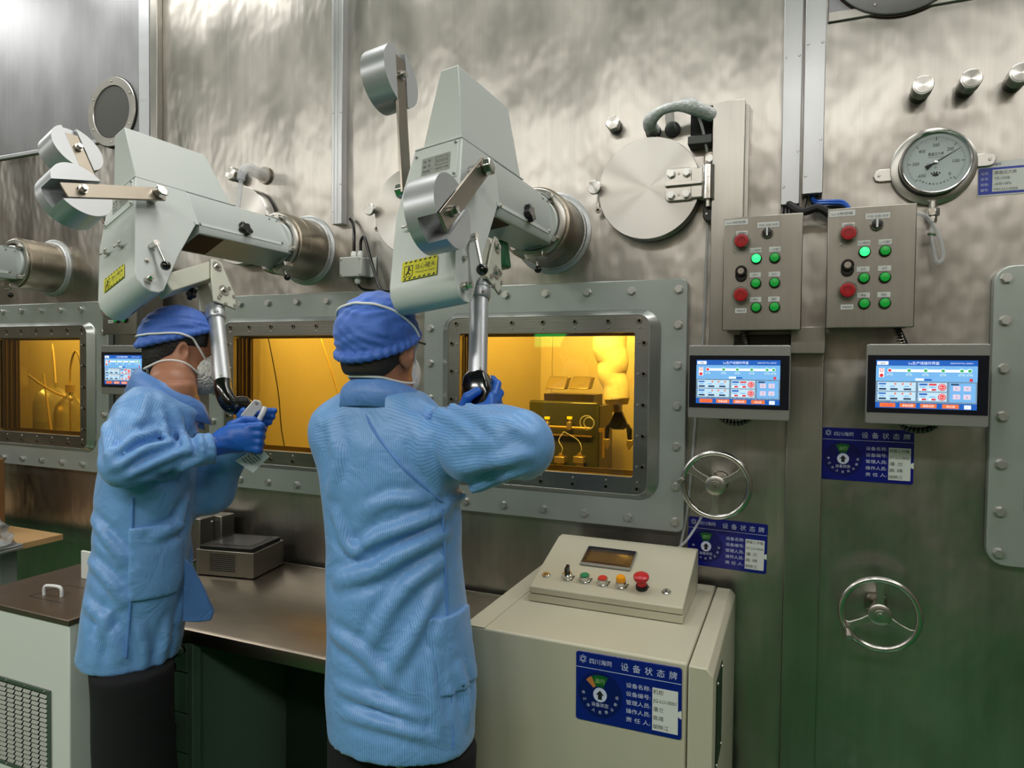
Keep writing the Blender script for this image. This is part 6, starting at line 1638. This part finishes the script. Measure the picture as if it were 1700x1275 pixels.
def build_person(label, spec):
    R, Fd = np.asarray(spec['R']), np.asarray(spec['F'])
    headf, hb, capf, cb, hairf, H, AX = head_parts(None, spec['head'], spec['head_dir'], spec['nod'], spec['cap_tilt'], spec['neck'], spec['hair'], spec.get('cap_off', 0.0))
    zs, cen, A, B = spec['zs'], spec['cen'], spec['A'], spec['B']
    arms = spec['arms']
    legs = spec['legs']
    root = bpy.data.objects.new('person', bpy.data.meshes.new('person')); COL.objects.link(root); tag(root, label, 'person')
    # gown: torso and sleeves are one garment
    exts = []
    for a in arms:
        pts = [np.asarray(p, float) for p in a['pts']]
        exts.append(([np.asarray(p, float) for p in a.get('pre', [])] + pts, list(a.get('pre_rad', [])) + list(a['rad']), pts, a))
    def torso(P):
        d, u, v, a, b = loft(P, zs, cen, A, B, R, Fd)
        for (p0, p1, r) in spec.get('add', ()): d = smin(d, seg(P, p0, p1, r[0], r[1]), 0.04)
        d = smax(d, P[:, 2] - (spec['neck'][2] + spec.get('neck_cut', 0.008)) + spec.get('neck_slope', 0.0) * ((P[:, :2] - np.asarray(spec['neck'])[:2]) @ Fd), 0.02)
        return smax(d, zs[0] - P[:, 2], 0.004)
    def sleevef(P, ext, rr, pts, a):
        d = chain(P, ext, rr, 0.035)
        axn = (pts[-1] - pts[-2]) / np.linalg.norm(pts[-1] - pts[-2])
        t = (P - pts[-1]) @ axn
        gather = np.clip(1 + t / 0.03, 0, 1)
        q = P - pts[-1]; e1 = np.cross(axn, (0, 0, 1.0)); e1 /= np.linalg.norm(e1); e2 = np.cross(axn, e1)
        d = d + gather * 0.003 * np.sin(np.arctan2(q @ e2, q @ e1) * 20)
        d = d + folds(P, a.get('amp', 0.004), 2.0, a.get('phase', 1.0))
        return smax(d, t - 0.004, 0.004)
    def basef(P):
        d = torso(P)
        for e in exts: d = smin(d, sleevef(P, *e), 0.045)
        return d
    creases = []
    for (line, r, w) in spec.get('creases', ()):
        px = np.array(line, float); tt = np.linspace(0, len(px) - 1, 3 * len(px))
        creases.append((np.array([hit(basef, np.interp(t, range(len(px)), px[:, 0]), np.interp(t, range(len(px)), px[:, 1])) for t in tt]), r * 1.55, w * 0.92))
    def gownf(P):
        d = torso(P)
        d = d + folds(P, spec.get('fold_amp', 0.004), 1.6, spec.get('phase', 0.0)) * np.clip((1.45 - P[:, 2]) / 0.2, 0.2, 1)
        for e in exts: d = smin(d, sleevef(P, *e), 0.045)
        for (pl, r, w) in creases: d = d - ridge_line(P, pl, r, w)
        return d
    def gattr(Vv):
        _, u, v, a, b = loft(Vv, zs, cen, A, B, R, Fd)
        out = np.arctan2(u / a, -v / b) * 0.165
        dt = torso(Vv)
        for e in exts:
            da = chain(Vv, e[0], e[1], 0.035); m = da < dt + spec.get('raglan', 0.012)
            out = np.where(m, arm_attr(e[0])(Vv), out)
        return out
    cc = np.asarray(cen); lo = np.array((cc[:, 0].min() - 0.22, cc[:, 1].min() - 0.22, zs[0] - 0.02)); hi = np.array((cc[:, 0].max() + 0.22, cc[:, 1].max() + 0.22, zs[-1] + 0.03))
    for e in exts:
        l_, h_ = bbox(e[0], max(e[1]) + 0.03); lo, hi = np.minimum(lo, l_), np.maximum(hi, h_)
    gown = sdf_obj('gown', gownf, lo, hi, 0.0078, GOWN, root, gattr)
    # skin body: head and neck fine, covered body coarse, one mesh
    V1, F1 = nets(headf, hb[0], hb[1], 0.004)
    def bodyf(P):
        d, *_ = loft(P, zs, cen, np.asarray(A) * 0.72, np.asarray(B) * 0.72, R, Fd)
        for a in arms: d = smin(d, chain(P, a['pts'], [0.040, 0.034, 0.024]), 0.03)
        for l in legs: d = smin(d, chain(P, l, [0.060, 0.05, 0.035, 0.035], 0.03), 0.03)
        d = np.where((P[:, 2] > zs[0] - 0.03) & (P[:, 2] < spec['neck'][2] - 0.06), np.maximum(d, gownf(P) + 0.030), d)
        return smin(d, seg(P, spec['neck'], np.asarray(spec['neck']) - np.array((0, 0, 0.05)), 0.055, 0.08), 0.04)
    allp = np.concatenate([np.asarray(a['pts']) for a in arms] + [np.asarray(l) for l in legs] + [np.array([spec['neck']])])
    lo, hi = bbox(allp, 0.16)
    V2, F2 = nets(bodyf, lo, hi, 0.016)
    me = root.data; me.from_pydata(np.concatenate([V1, V2]).tolist(), [], np.concatenate([F1, F2 + len(V1)]).tolist())
    me.polygons.foreach_set('use_smooth', [True] * (len(F1) + len(F2)))
    me.materials.append(SKIN)
    for pk in spec.get('pockets', ()):
        fn = lambda P, pk=pk: smax(smax(gownf(P) - 0.007, -(gownf(P) + 0.006), 0.002), boxd(P, pk['c'], pk['ax'], pk['r'], 0.006), 0.004)
        pr = max(pk['r'])
        sdf_obj('pocket', fn, np.asarray(pk['c']) - pr * 1.5, np.asarray(pk['c']) + pr * 1.5, 0.006, GOWN, gown, gattr, 0)
    for s in spec.get('seams', ()):
        # stitched seam: follows the gown surface
        pts = []
        for p in s:
            p = np.asarray(p, float); d0 = gownf(p[None])[0]
            e = 1e-3; g = np.array([(gownf((p + dv)[None])[0] - gownf((p - dv)[None])[0]) / (2 * e) for dv in np.eye(3) * e])
            for _ in range(6):
                dd = gownf(p[None])[0]; p = p - g / max(g @ g, 1e-6) * dd
            pts.append(tuple(p + g / np.linalg.norm(g) * 0.001))
        MB().tube(pts, 0.0032, n=6, sub=4).out('seam', GOWN_PLAIN, gown)
    for a in arms:
        pts = [np.asarray(p, float) for p in a['pts']]
        # glove
        if 'hand' in a:
            hnd = a['hand']
            def glv(P, hnd=hnd, pts=pts):
                d = None
                for (c, ax, r) in hnd['palm']:
                    e = ell(P, c, ax, r); d = e if d is None else smin(d, e, 0.02)
                w = seg(P, pts[-1] - (pts[-1] - pts[-2]) / np.linalg.norm(pts[-1] - pts[-2]) * 0.022, hnd['wrist'], 0.031, 0.029)
                d = smin(d, w + 0.0016 * np.sin(240 * P[:, 2] + 130 * P[:, 0]), 0.02)
                for (fp, fr) in hnd['fingers']: d = smin(d, chain(P, fp, fr, 0.004), 0.0045)
                return d
            fpts = np.concatenate([np.asarray(fp) for fp, _ in hnd['fingers']] + [np.array([pts[-1], hnd['wrist']])])
            lo, hi = bbox(fpts, 0.055)
            sdf_obj('glove', glv, lo, hi, 0.0032, GLOVE, root)
    sdf_obj('surgical_cap', capf, cb[0], cb[1], 0.0042, CAPM, root)
    sdf_obj('hair', hairf, cb[0], cb[1], 0.0045, spec['hair'], root)
    # mask with straps
    def maskf(P):
        d = ell(P, H(0, 0.052, -0.058), AX, (spec.get('mask_w', 0.066), 0.078, 0.066))
        q = (P - H(0, 0, 0)) @ AX.T
        d = smax(np.abs(d) - 0.0022, 0.028 - q[:, 1] + 0.6 * (q[:, 2] + 0.05), 0.003)
        return smax(d, -headf(P) - 0.004, 0.003)
    sdf_obj('mask', maskf, *bbox([H(-.08, 0, .03), H(.08, .16, -.14), H(-.08, .16, -.14), H(.08, 0, .03)], 0.02), 0.004, MASKM, root)
    def outer(P): return np.minimum(np.minimum(headf(P), capf(P)), hairf(P))
    for st in spec['straps']:
        st = np.array([H(*p) for p in st]); tt = np.linspace(0, len(st) - 1, 4 * len(st))
        P = np.stack([np.interp(tt, range(len(st)), st[:, i]) for i in range(3)], 1)
        for _ in range(8):
            d = outer(P) - 0.003; e = 1e-3
            g = np.stack([(outer(P + dv) - outer(P - dv)) / (2 * e) for dv in np.eye(3) * e], 1); g /= np.maximum(np.linalg.norm(g, axis=1), 1e-6)[:, None]
            P = P - g * np.clip(d, -0.02, 0.02)[:, None] * 0.8
            P[1:-1] = 0.5 * P[1:-1] + 0.25 * (P[:-2] + P[2:])
        MB().tube([tuple(p) for p in P], 0.0032, n=8, sub=2).out('mask_strap', MASKM, root)
    for s in (-1, 1):
        e = MB(); e.ball(tuple(H(s * 0.030, 0.081, 0.001)), 0.0115, n=14, m=8); e.out('eye', mat('eye_white', (226, 224, 218), 0, 0.2), root)
        e = MB(); e.ball(tuple(H(s * 0.030, 0.0895, 0.001)), 0.0055, n=12, m=6); e.out('iris', mat('dark_iris', (30, 20, 14), 0, 0.15), root)
    # collar
    nk = np.asarray(spec['neck']) + np.asarray(spec.get('collar_shift', (0, 0, 0)))
    n = 40; prof = spec.get('collar', [(0.086, -0.03), (0.080, 0.012), (0.078, 0.030), (0.082, 0.034), (0.090, 0.026), (0.104, -0.018)])
    vs, fs = [], []
    for k in range(n + 1):
        a = radians(-90 + 35) + radians(290) * k / n * -1.0     # open at the throat
        a = radians(270) + radians(-148 + 296.0 * k / n)
        dirv = R * cos(a) + Fd * sin(a)
        for (rr_, zz) in prof:
            back = -sin(a)
            r2 = rr_ * (1.0 if abs(cos(a)) < 0.5 else 1.02)
            vs.append((nk[0] + dirv[0] * r2, nk[1] + dirv[1] * r2, nk[2] + zz + spec.get('collar_back', 0.02) * (back - 0.4)))
    mM = len(prof)
    for k in range(n):
        for j in range(mM - 1): fs.append((k * mM + j, (k + 1) * mM + j, (k + 1) * mM + j + 1, k * mM + j + 1))
    c_ = MB().add(vs, fs, True).out('collar', GOWN_PLAIN, root)
    sm = c_.modifiers.new('thick', 'SOLIDIFY'); sm.thickness = 0.002
    # trousers and shoes
    def trf(P):
        d = None
        for l in legs:
            e = chain(P, l, spec['leg_rad'], 0.03); d = e if d is None else smin(d, e, 0.03)
        d = smax(d + folds(P, 0.004, 1.5, 0.6), 0.03 - P[:, 2], 0.004)
        return np.where(P[:, 2] > zs[0], np.maximum(d, gownf(P) + 0.012), d)
    lo, hi = bbox(np.concatenate([np.asarray(l) for l in legs]), 0.13)
    sdf_obj('trousers', trf, lo, hi, 0.011, TROUSER, root)
    for l in legs:
        p = np.asarray(l[-1])
        def shf(P, p=p):
            f3 = np.array((Fd[0], Fd[1], 0)); r3 = np.array((R[0], R[1], 0))
            d = ell(P, (p[0] + f3[0] * 0.06, p[1] + f3[1] * 0.06, 0.03), np.array([r3, f3, (0, 0, 1.0)]), (0.048, 0.14, 0.05))
            d = smin(d, seg(P, (p[0], p[1], 0.04), (p[0], p[1], 0.10), 0.048, 0.042), 0.03)
            return smax(d, 0.002 - P[:, 2], 0.004)
        sdf_obj('shoe', shf, (p[0] - 0.24, p[1] - 0.24, -0.01), (p[0] + 0.24, p[1] + 0.24, 0.16), 0.01, SHOE, root)
    return root, gownf

U3 = np.array((0, 0, 1.0))
def v3(a, z=0.0): return np.array((a[0], a[1], z))

# ---- the man seen from behind, gripping the near manipulator
R2, F2 = np.array((0.985, 0.17)), np.array((-0.17, 0.985))
C2 = lambda px, py, Z=1.575: pz(px, py, Z)
tz = [0.722, 0.82, 1.0, 1.15, 1.30, 1.40, 1.465, 1.535]
tpx = [(667, 1205), (667, 1150), (661, 1010), (655, 905), (650, 800), (645, 728), (640, 682), (638, 655)]
cen2 = []
for (px, py), z in zip(tpx, tz):
    p = C2(px, py); cen2.append((p[0], p[1]))
neck2 = C2(637, 652, 1.59); neck2[2] = 1.515
sh2 = np.array((cen2[5][0], cen2[5][1], 1.425))
rs = sh2 + v3(R2) * 0.145 + np.array((0, 0, 0.0))
el = pz(862, 738, 1.36)
gr = np.array(M2.matrix_basis @ (m2b + m2d * 0.045))
va2, vr2 = np.array((-0.427, 0.904, 0)), np.array((0.904, 0.427, 0))
wr = gr - va2 * 0.055 + vr2 * 0.020 + np.array((0, 0, -0.075))
cuff2 = wr + (el - wr) * 0.12
def gp2(r, a, z): return gr + vr2 * r + va2 * a + U3 * z
hand_r2 = dict(wrist=gp2(0.016, -0.040, -0.065),
    palm=[(gp2(0.030, -0.018, -0.036), np.array([vr2, va2, U3]), (0.018, 0.034, 0.040)), (gp2(0.008, -0.036, -0.055), np.array([vr2, va2, U3]), (0.036, 0.020, 0.030))],
    fingers=[([gp2(0.040, -0.010, -0.004), gp2(0.047, 0.014, 0.020), gp2(0.036, 0.040, 0.030), gp2(0.010, 0.048, 0.030)], [0.0105, 0.010, 0.0095, 0.0085]),
             ([gp2(0.043, -0.012, -0.020), gp2(0.053, 0.014, -0.002), gp2(0.042, 0.042, 0.006), gp2(0.012, 0.050, 0.006)], [0.0108, 0.0103, 0.0098, 0.0088]),
             ([gp2(0.042, -0.014, -0.036), gp2(0.050, 0.012, -0.025), gp2(0.040, 0.040, -0.018), gp2(0.012, 0.048, -0.018)], [0.0105, 0.010, 0.0095, 0.0085]),
             ([gp2(0.038, -0.016, -0.052), gp2(0.044, 0.008, -0.046), gp2(0.034, 0.034, -0.040), gp2(0.012, 0.042, -0.040)], [0.009, 0.009, 0.0085, 0.0075]),
             ([gp2(-0.010, -0.044, -0.060), gp2(-0.034, -0.040, -0.036), gp2(-0.022, -0.046, -0.010), gp2(0.000, -0.044, 0.004)], [0.015, 0.0125, 0.0115, 0.0105])])
ls = sh2 - v3(R2) * 0.116
le = ls + v3(F2) * 0.10 - v3(R2) * 0.01 - U3 * 0.22
lw = le + v3(F2) * 0.22 + v3(R2) * 0.06 - U3 * 0.03
hl = lw + v3(F2) * 0.06
hand_l2 = dict(wrist=lw + v3(F2) * 0.02, palm=[(hl, np.array([v3(R2), v3(F2), U3]), (0.040, 0.050, 0.018))],
    fingers=[([hl + v3(R2) * (0.028 - 0.019 * k) + v3(F2) * 0.035, hl + v3(R2) * (0.030 - 0.020 * k) + v3(F2) * 0.075 - U3 * 0.006, hl + v3(R2) * (0.030 - 0.020 * k) + v3(F2) * 0.095 - U3 * 0.026], [0.0098, 0.009, 0.008]) for k in range(4)]
            + [([hl + v3(R2) * 0.034 - v3(F2) * 0.02, hl + v3(R2) * 0.058 + v3(F2) * 0.012 - U3 * 0.01, hl + v3(R2) * 0.062 + v3(F2) * 0.035 - U3 * 0.018], [0.012, 0.010, 0.009])])
hip2 = np.array((cen2[1][0], cen2[1][1], 0.85))
legs2 = [[hip2 + v3(R2) * s * 0.095, hip2 + v3(R2) * s * 0.10 - U3 * 0.40, np.array((hip2[0] + R2[0] * s * 0.10, hip2[1] + R2[1] * s * 0.10, 0.10)), np.array((hip2[0] + R2[0] * s * 0.10, hip2[1] + R2[1] * s * 0.10, 0.05))] for s in (1, -1)]
def q2(px, py, Z): return pz(px, py, Z)
spec2 = dict(R=R2, F=F2, head=pz(634, 577, 1.585), head_dir=(0.06, 1.0), nod=0.08, cap_tilt=0.45, cap_off=0.0, raglan=0.03, mask_w=0.054, collar_shift=(0, 0, -0.016), neck=neck2, hair=HAIR_SHORT,
    zs=tz, cen=cen2, A=[0.172, 0.176, 0.166, 0.155, 0.162, 0.165, 0.146, 0.078], B=[0.132, 0.134, 0.130, 0.124, 0.125, 0.117, 0.096, 0.076],
    fold_amp=0.0045, phase=0.7,
    creases=[([(745, 850), (690, 872), (630, 890), (590, 915)], 0.013, 0.013), ([(742, 885), (680, 915), (620, 950), (560, 965)], 0.016, 0.015), ([(735, 930), (680, 970), (640, 1020), (610, 1080)], 0.012, 0.014),
        ([(725, 985), (690, 1050), (640, 1130)], 0.010, 0.014), ([(560, 1140), (620, 1165), (700, 1195)], 0.009, 0.012), ([(570, 1185), (640, 1205), (720, 1225)], 0.009, 0.012), ([(550, 1050), (600, 1085), (650, 1140)], 0.010, 0.014),
        ([(700, 830), (650, 830), (600, 850)], 0.008, 0.012), ([(555, 850), (570, 900), (600, 935)], 0.010, 0.013), ([(715, 1090), (720, 1160), (735, 1230)], 0.008, 0.012), ([(760, 1110), (775, 1150), (780, 1200)], 0.010, 0.012),
        ([(700, 668), (740, 690), (790, 715)], 0.011, 0.012), ([(735, 668), (790, 690), (840, 715)], 0.012, 0.012), ([(790, 678), (840, 695), (880, 725)], 0.011, 0.011), ([(745, 835), (800, 810), (860, 785)], 0.010, 0.012), ([(760, 780), (820, 770), (880, 755)], 0.008, 0.014), ([(690, 700), (700, 760), (730, 810)], 0.007, 0.014), ([(548, 700), (560, 760), (550, 820)], 0.008, 0.014)],
    arms=[dict(pts=[(rs + el) / 2 - U3 * 0.014, el, cuff2], rad=[0.080, 0.064, 0.044], pre=[sh2 + v3(R2) * 0.05 + U3 * 0.02, rs - U3 * 0.006], pre_rad=[0.070, 0.080], amp=0.006, phase=0.4, hand=hand_r2),
          dict(pts=[ls, le, lw], rad=[0.064, 0.056, 0.042], pre=[sh2 - v3(R2) * 0.05 + U3 * 0.015], pre_rad=[0.066], amp=0.005, phase=2.0, hand=hand_l2)],
    legs=legs2, leg_rad=[0.085, 0.078, 0.07, 0.066],
    collar=[(0.094, -0.05), (0.086, 0.006), (0.080, 0.030), (0.084, 0.034), (0.094, 0.024), (0.112, -0.026)], collar_back=0.03,
    seams=[[q2(600, 655, 1.53), q2(618, 705, 1.49), q2(660, 765, 1.46), q2(700, 805, 1.46), q2(742, 838, 1.47)], [q2(743, 845, 1.47), q2(746, 920, 1.47), q2(747, 1000, 1.47), q2(748, 1100, 1.47), q2(752, 1240, 1.47)]],
    pockets=[dict(c=q2(774, 1080, 1.50), ax=np.array([v3((0.17, -0.985)), v3((0.985, 0.17)), U3]), r=(0.06, 0.08, 0.085))],
    straps=[[(0.058, 0.085, -0.045), (0.080, 0.040, 0.016), (0.0905, -0.010, 0.058), (0.072, -0.090, 0.088), (0.03, -0.118, 0.092), (-0.02, -0.122, 0.088), (-0.07, -0.09, 0.07), (-0.09, -0.02, 0.04), (-0.08, 0.04, 0.01), (-0.058, 0.085, -0.045)],
            [(0.056, 0.080, -0.075), (0.072, 0.03, -0.082), (0.070, -0.03, -0.082), (0.045, -0.075, -0.074), (0.0, -0.085, -0.070), (-0.045, -0.07, -0.074), (-0.066, -0.02, -0.08), (-0.056, 0.06, -0.075)]])
MAN2, _ = build_person('person in blue gown and cap seen from behind, right arm raised to a grip', spec2)

_hf = np.array((0.06, 1.0, 0)); _hf /= np.linalg.norm(_hf); _rt = np.cross(_hf, U3); _h0 = np.asarray(spec2['head'])
MB().tube([tuple(_h0 + _rt * 0.083 + _hf * -0.020 + U3 * 0.012), tuple(_h0 + _rt * 0.084 + _hf * 0.02 + U3 * 0.014), tuple(_h0 + _rt * 0.079 + _hf * 0.062 + U3 * 0.010)], 0.0028, n=8).out('spectacle_arm', BLACK, MAN2)

# ---- the man in profile at the far manipulator
R1, F1 = np.array((0.775, -0.632)), np.array((0.632, 0.775))
tz1 = [0.785, 0.83, 1.0, 1.15, 1.28, 1.38, 1.45, 1.525]
tp1 = [(214, 1070), (219, 1030), (232, 900), (238, 815), (246, 755), (256, 700), (272, 655), (284, 632)]
cen1 = []
for (px, py), z in zip(tp1, tz1):
    p = pz(px, py, 1.86); cen1.append((p[0], p[1]))
neck1 = pz(285, 645, 1.89); neck1[2] = 1.505
sh1 = np.array((cen1[5][0], cen1[5][1], 1.415))
rs1 = pz(236, 695, 1.78); rm1 = pz(220, 735, 1.71); re1 = pz(208, 768, 1.65); rw1 = pz(352, 742, 1.76)
va1, vr1 = np.array((-0.70, 0.713, 0)), np.array((0.713, 0.70, 0))
hc1 = pz(394, 728, 1.80)
AXH = np.array([vr1 * 0.98 - U3 * -0.15, va1, U3])
def fp(px, py, Z): return pz(px, py, Z)
fing = []
for k, y in enumerate((709, 721, 733, 744)):
    fing.append(([fp(414, y, 1.795), fp(432 - 1.5 * k, y - 1 + k, 1.80), fp(436 - 2 * k, y + 4, 1.83), fp(424 - 2 * k, y + 6, 1.855)], [0.0125, 0.0118, 0.0108, 0.0095]))
fing.append(([fp(385, 708, 1.83), fp(404, 698, 1.85), fp(420, 698, 1.86), fp(430, 702, 1.865)], [0.016, 0.0125, 0.011, 0.0095]))
hand_r1 = dict(wrist=fp(366, 736, 1.785), palm=[(hc1, AXH, (0.050, 0.026, 0.040)), (fp(412, 726, 1.80), AXH, (0.028, 0.022, 0.036))], fingers=fing)
lsh1 = sh1 - v3(R1) * 0.15
le1 = pz(345, 812, 1.98); lw1 = pz(402, 728, 1.95)
fl = []
for k, (a, b) in enumerate((((455, 682), (446, 684)), ((452, 692), (443, 693)), ((447, 701), (438, 702)))):
    fl.append(([fp(424, 690 + 7 * k, 1.925), fp(b[0] - 4, b[1], 1.93), fp(a[0], a[1], 1.925)], [0.0118, 0.011, 0.0095]))
fl.append(([fp(420, 712, 1.93), fp(432, 712, 1.935), fp(440, 708, 1.93)], [0.011, 0.0098, 0.0085]))
fl.append(([fp(408, 704, 1.91), fp(400, 690, 1.90), fp(404, 682, 1.895)], [0.0135, 0.0115, 0.0098]))
hand_l1 = dict(wrist=fp(408, 716, 1.945), palm=[(fp(418, 700, 1.935), AXH, (0.036, 0.020, 0.040))], fingers=fl)
hip1 = np.array((cen1[1][0], cen1[1][1], 0.85))
def leg1(s): return [hip1 + v3(R1) * s * 0.085, hip1 + v3(R1) * s * 0.09 - U3 * 0.40 + v3(F1) * 0.01, np.array((hip1[0] + R1[0] * s * 0.09, hip1[1] + R1[1] * s * 0.09, 0.10)), np.array((hip1[0] + R1[0] * s * 0.09, hip1[1] + R1[1] * s * 0.09, 0.05))]
spec1 = dict(R=R1, F=F1, head=pz(306, 581, 2.0), head_dir=(0.58, 0.815), nod=0.14, cap_tilt=0.42, cap_off=0.034, neck=neck1, hair=HAIR,
    zs=tz1, cen=cen1, A=[0.150, 0.152, 0.152, 0.155, 0.160, 0.155, 0.118, 0.078], B=[0.130, 0.130, 0.126, 0.122, 0.120, 0.110, 0.094, 0.080],
    fold_amp=0.005, phase=2.3,
    neck_cut=-0.026, neck_slope=0.34,
    creases=[([(152, 860), (180, 900), (205, 930)], 0.011, 0.013), ([(145, 930), (175, 960), (205, 1000)], 0.011, 0.014), ([(140, 1000), (170, 1030), (200, 1090)], 0.010, 0.014), ([(310, 830), (300, 870), (260, 890)], 0.010, 0.013), ([(320, 900), (315, 960), (300, 1030)], 0.011, 0.014),
        ([(160, 1100), (165, 1050), (185, 1010)], 0.008, 0.012), ([(230, 1040), (240, 1080), (240, 1110)], 0.008, 0.012), ([(280, 1030), (275, 1070), (265, 1105)], 0.009, 0.012), ([(170, 700), (178, 740), (180, 775)], 0.009, 0.012),
        ([(185, 755), (225, 725), (275, 712)], 0.013, 0.012), ([(192, 775), (235, 745), (290, 728)], 0.013, 0.011), ([(215, 790), (265, 765), (325, 738)], 0.010, 0.010), ([(240, 798), (290, 785), (340, 762)], 0.009, 0.010), ([(270, 690), (275, 720), (285, 735)], 0.010, 0.010), ([(300, 715), (312, 735), (318, 760)], 0.008, 0.008), ([(325, 712), (335, 735), (338, 760)], 0.008, 0.008), ([(240, 650), (235, 690), (215, 720)], 0.007, 0.013), ([(290, 680), (305, 720), (310, 750)], 0.009, 0.011)],
    arms=[dict(pts=[rm1, re1, rw1], rad=[0.068, 0.056, 0.040], pre=[pz(258, 700, 1.81), rs1], pre_rad=[0.055, 0.072], amp=0.006, phase=1.2, hand=hand_r1),
          dict(pts=[lsh1, le1, lw1], rad=[0.075, 0.068, 0.044], pre=[sh1 - v3(R1) * 0.05], pre_rad=[0.07], amp=0.006, phase=0.3, hand=hand_l1)],
    legs=[leg1(1), leg1(-1)], leg_rad=[0.10, 0.096, 0.085, 0.08],
    collar=[(0.094, -0.05), (0.086, 0.006), (0.080, 0.026), (0.084, 0.030), (0.096, 0.018), (0.116, -0.035)], collar_back=0.05,
    seams=[[fp(215, 835, 1.69), fp(214, 920, 1.69), fp(212, 1000, 1.69), fp(208, 1100, 1.69)]],
    pockets=[dict(c=fp(262, 942, 1.70), ax=np.array([v3(F1), v3(R1), U3]), r=(0.066, 0.09, 0.094))],
    straps=[[(0.058, 0.085, -0.045), (0.078, 0.045, -0.005), (0.086, 0.010, 0.030), (0.092, -0.020, 0.046), (0.085, -0.075, 0.034), (0.05, -0.118, 0.022), (0.0, -0.132, 0.018), (-0.05, -0.118, 0.022), (-0.088, -0.05, 0.04), (-0.078, 0.045, -0.005), (-0.058, 0.085, -0.045)],
            [(0.056, 0.080, -0.072), (0.072, 0.03, -0.070), (0.074, -0.03, -0.062), (0.05, -0.078, -0.058), (0.0, -0.088, -0.056), (-0.05, -0.075, -0.058), (-0.07, -0.02, -0.065), (-0.056, 0.06, -0.072)]])
MAN1, _ = build_person('person in blue gown and white mask in profile, both gloved hands at a grip', spec1)

q = [Vector(tuple(pz(a, b, c))) for a, b, c in ((308, 925, 1.84), (322, 940, 1.86), (340, 975, 1.885), (357, 1012, 1.90), (352, 1028, 1.895), (330, 1031, 1.87), (305, 1030, 1.84))]
MB().ext([tuple(p) for p in q], Vector((0.008, -0.012, 0)) * 0.9).out('gown_flap', GOWN_PLAIN, MAN1, bev=0.004)

# paper tags hanging at the grips
def card(label, corners, rows):
    c = sum(corners, np.zeros(3)) / 4
    t = thing('paper_tag', label, 'tag', tuple(c), group='paper tags at the grips')
    q = [Vector(tuple(p - c)) for p in corners]
    nrm = (q[1] - q[0]).cross(q[3] - q[0]).normalized()
    if nrm.dot(Vector(tuple(CAMP - c))) < 0: nrm = -nrm
    MB().ext([tuple(p) for p in q], -nrm * 0.0012).out('card', mat('laminated_card', (206, 216, 214), 0, 0.3), t)
    ex, ez = (q[1] - q[0]), (q[3] - q[0])
    m = MB()
    for k in range(rows):
        for (a0, a1) in ((0.1, 0.9),) if k < rows - 1 else ((0.1, 0.55),):
            o0 = q[0] + ez * (0.30 + 0.11 * k) + nrm * 0.0006
            m.add([o0 + ex * a0, o0 + ex * a1, o0 + ex * a1 + ez * 0.035, o0 + ex * a0 + ez * 0.035], [(0, 1, 2, 3)])
    m.out('print_lines', INK_GREY, t)['kind'] = 'stuff'
card('pale laminated tag hanging under the gloved hands', [pz(430, 742, 1.87), pz(447, 758, 1.87), pz(420, 785, 1.86), pz(390, 765, 1.86)], 5)
card('pale laminated tag half hidden under the raised elbow', [pz(842, 778, 1.60), pz(826, 808, 1.60), pz(796, 796, 1.60), pz(812, 768, 1.60)], 4)
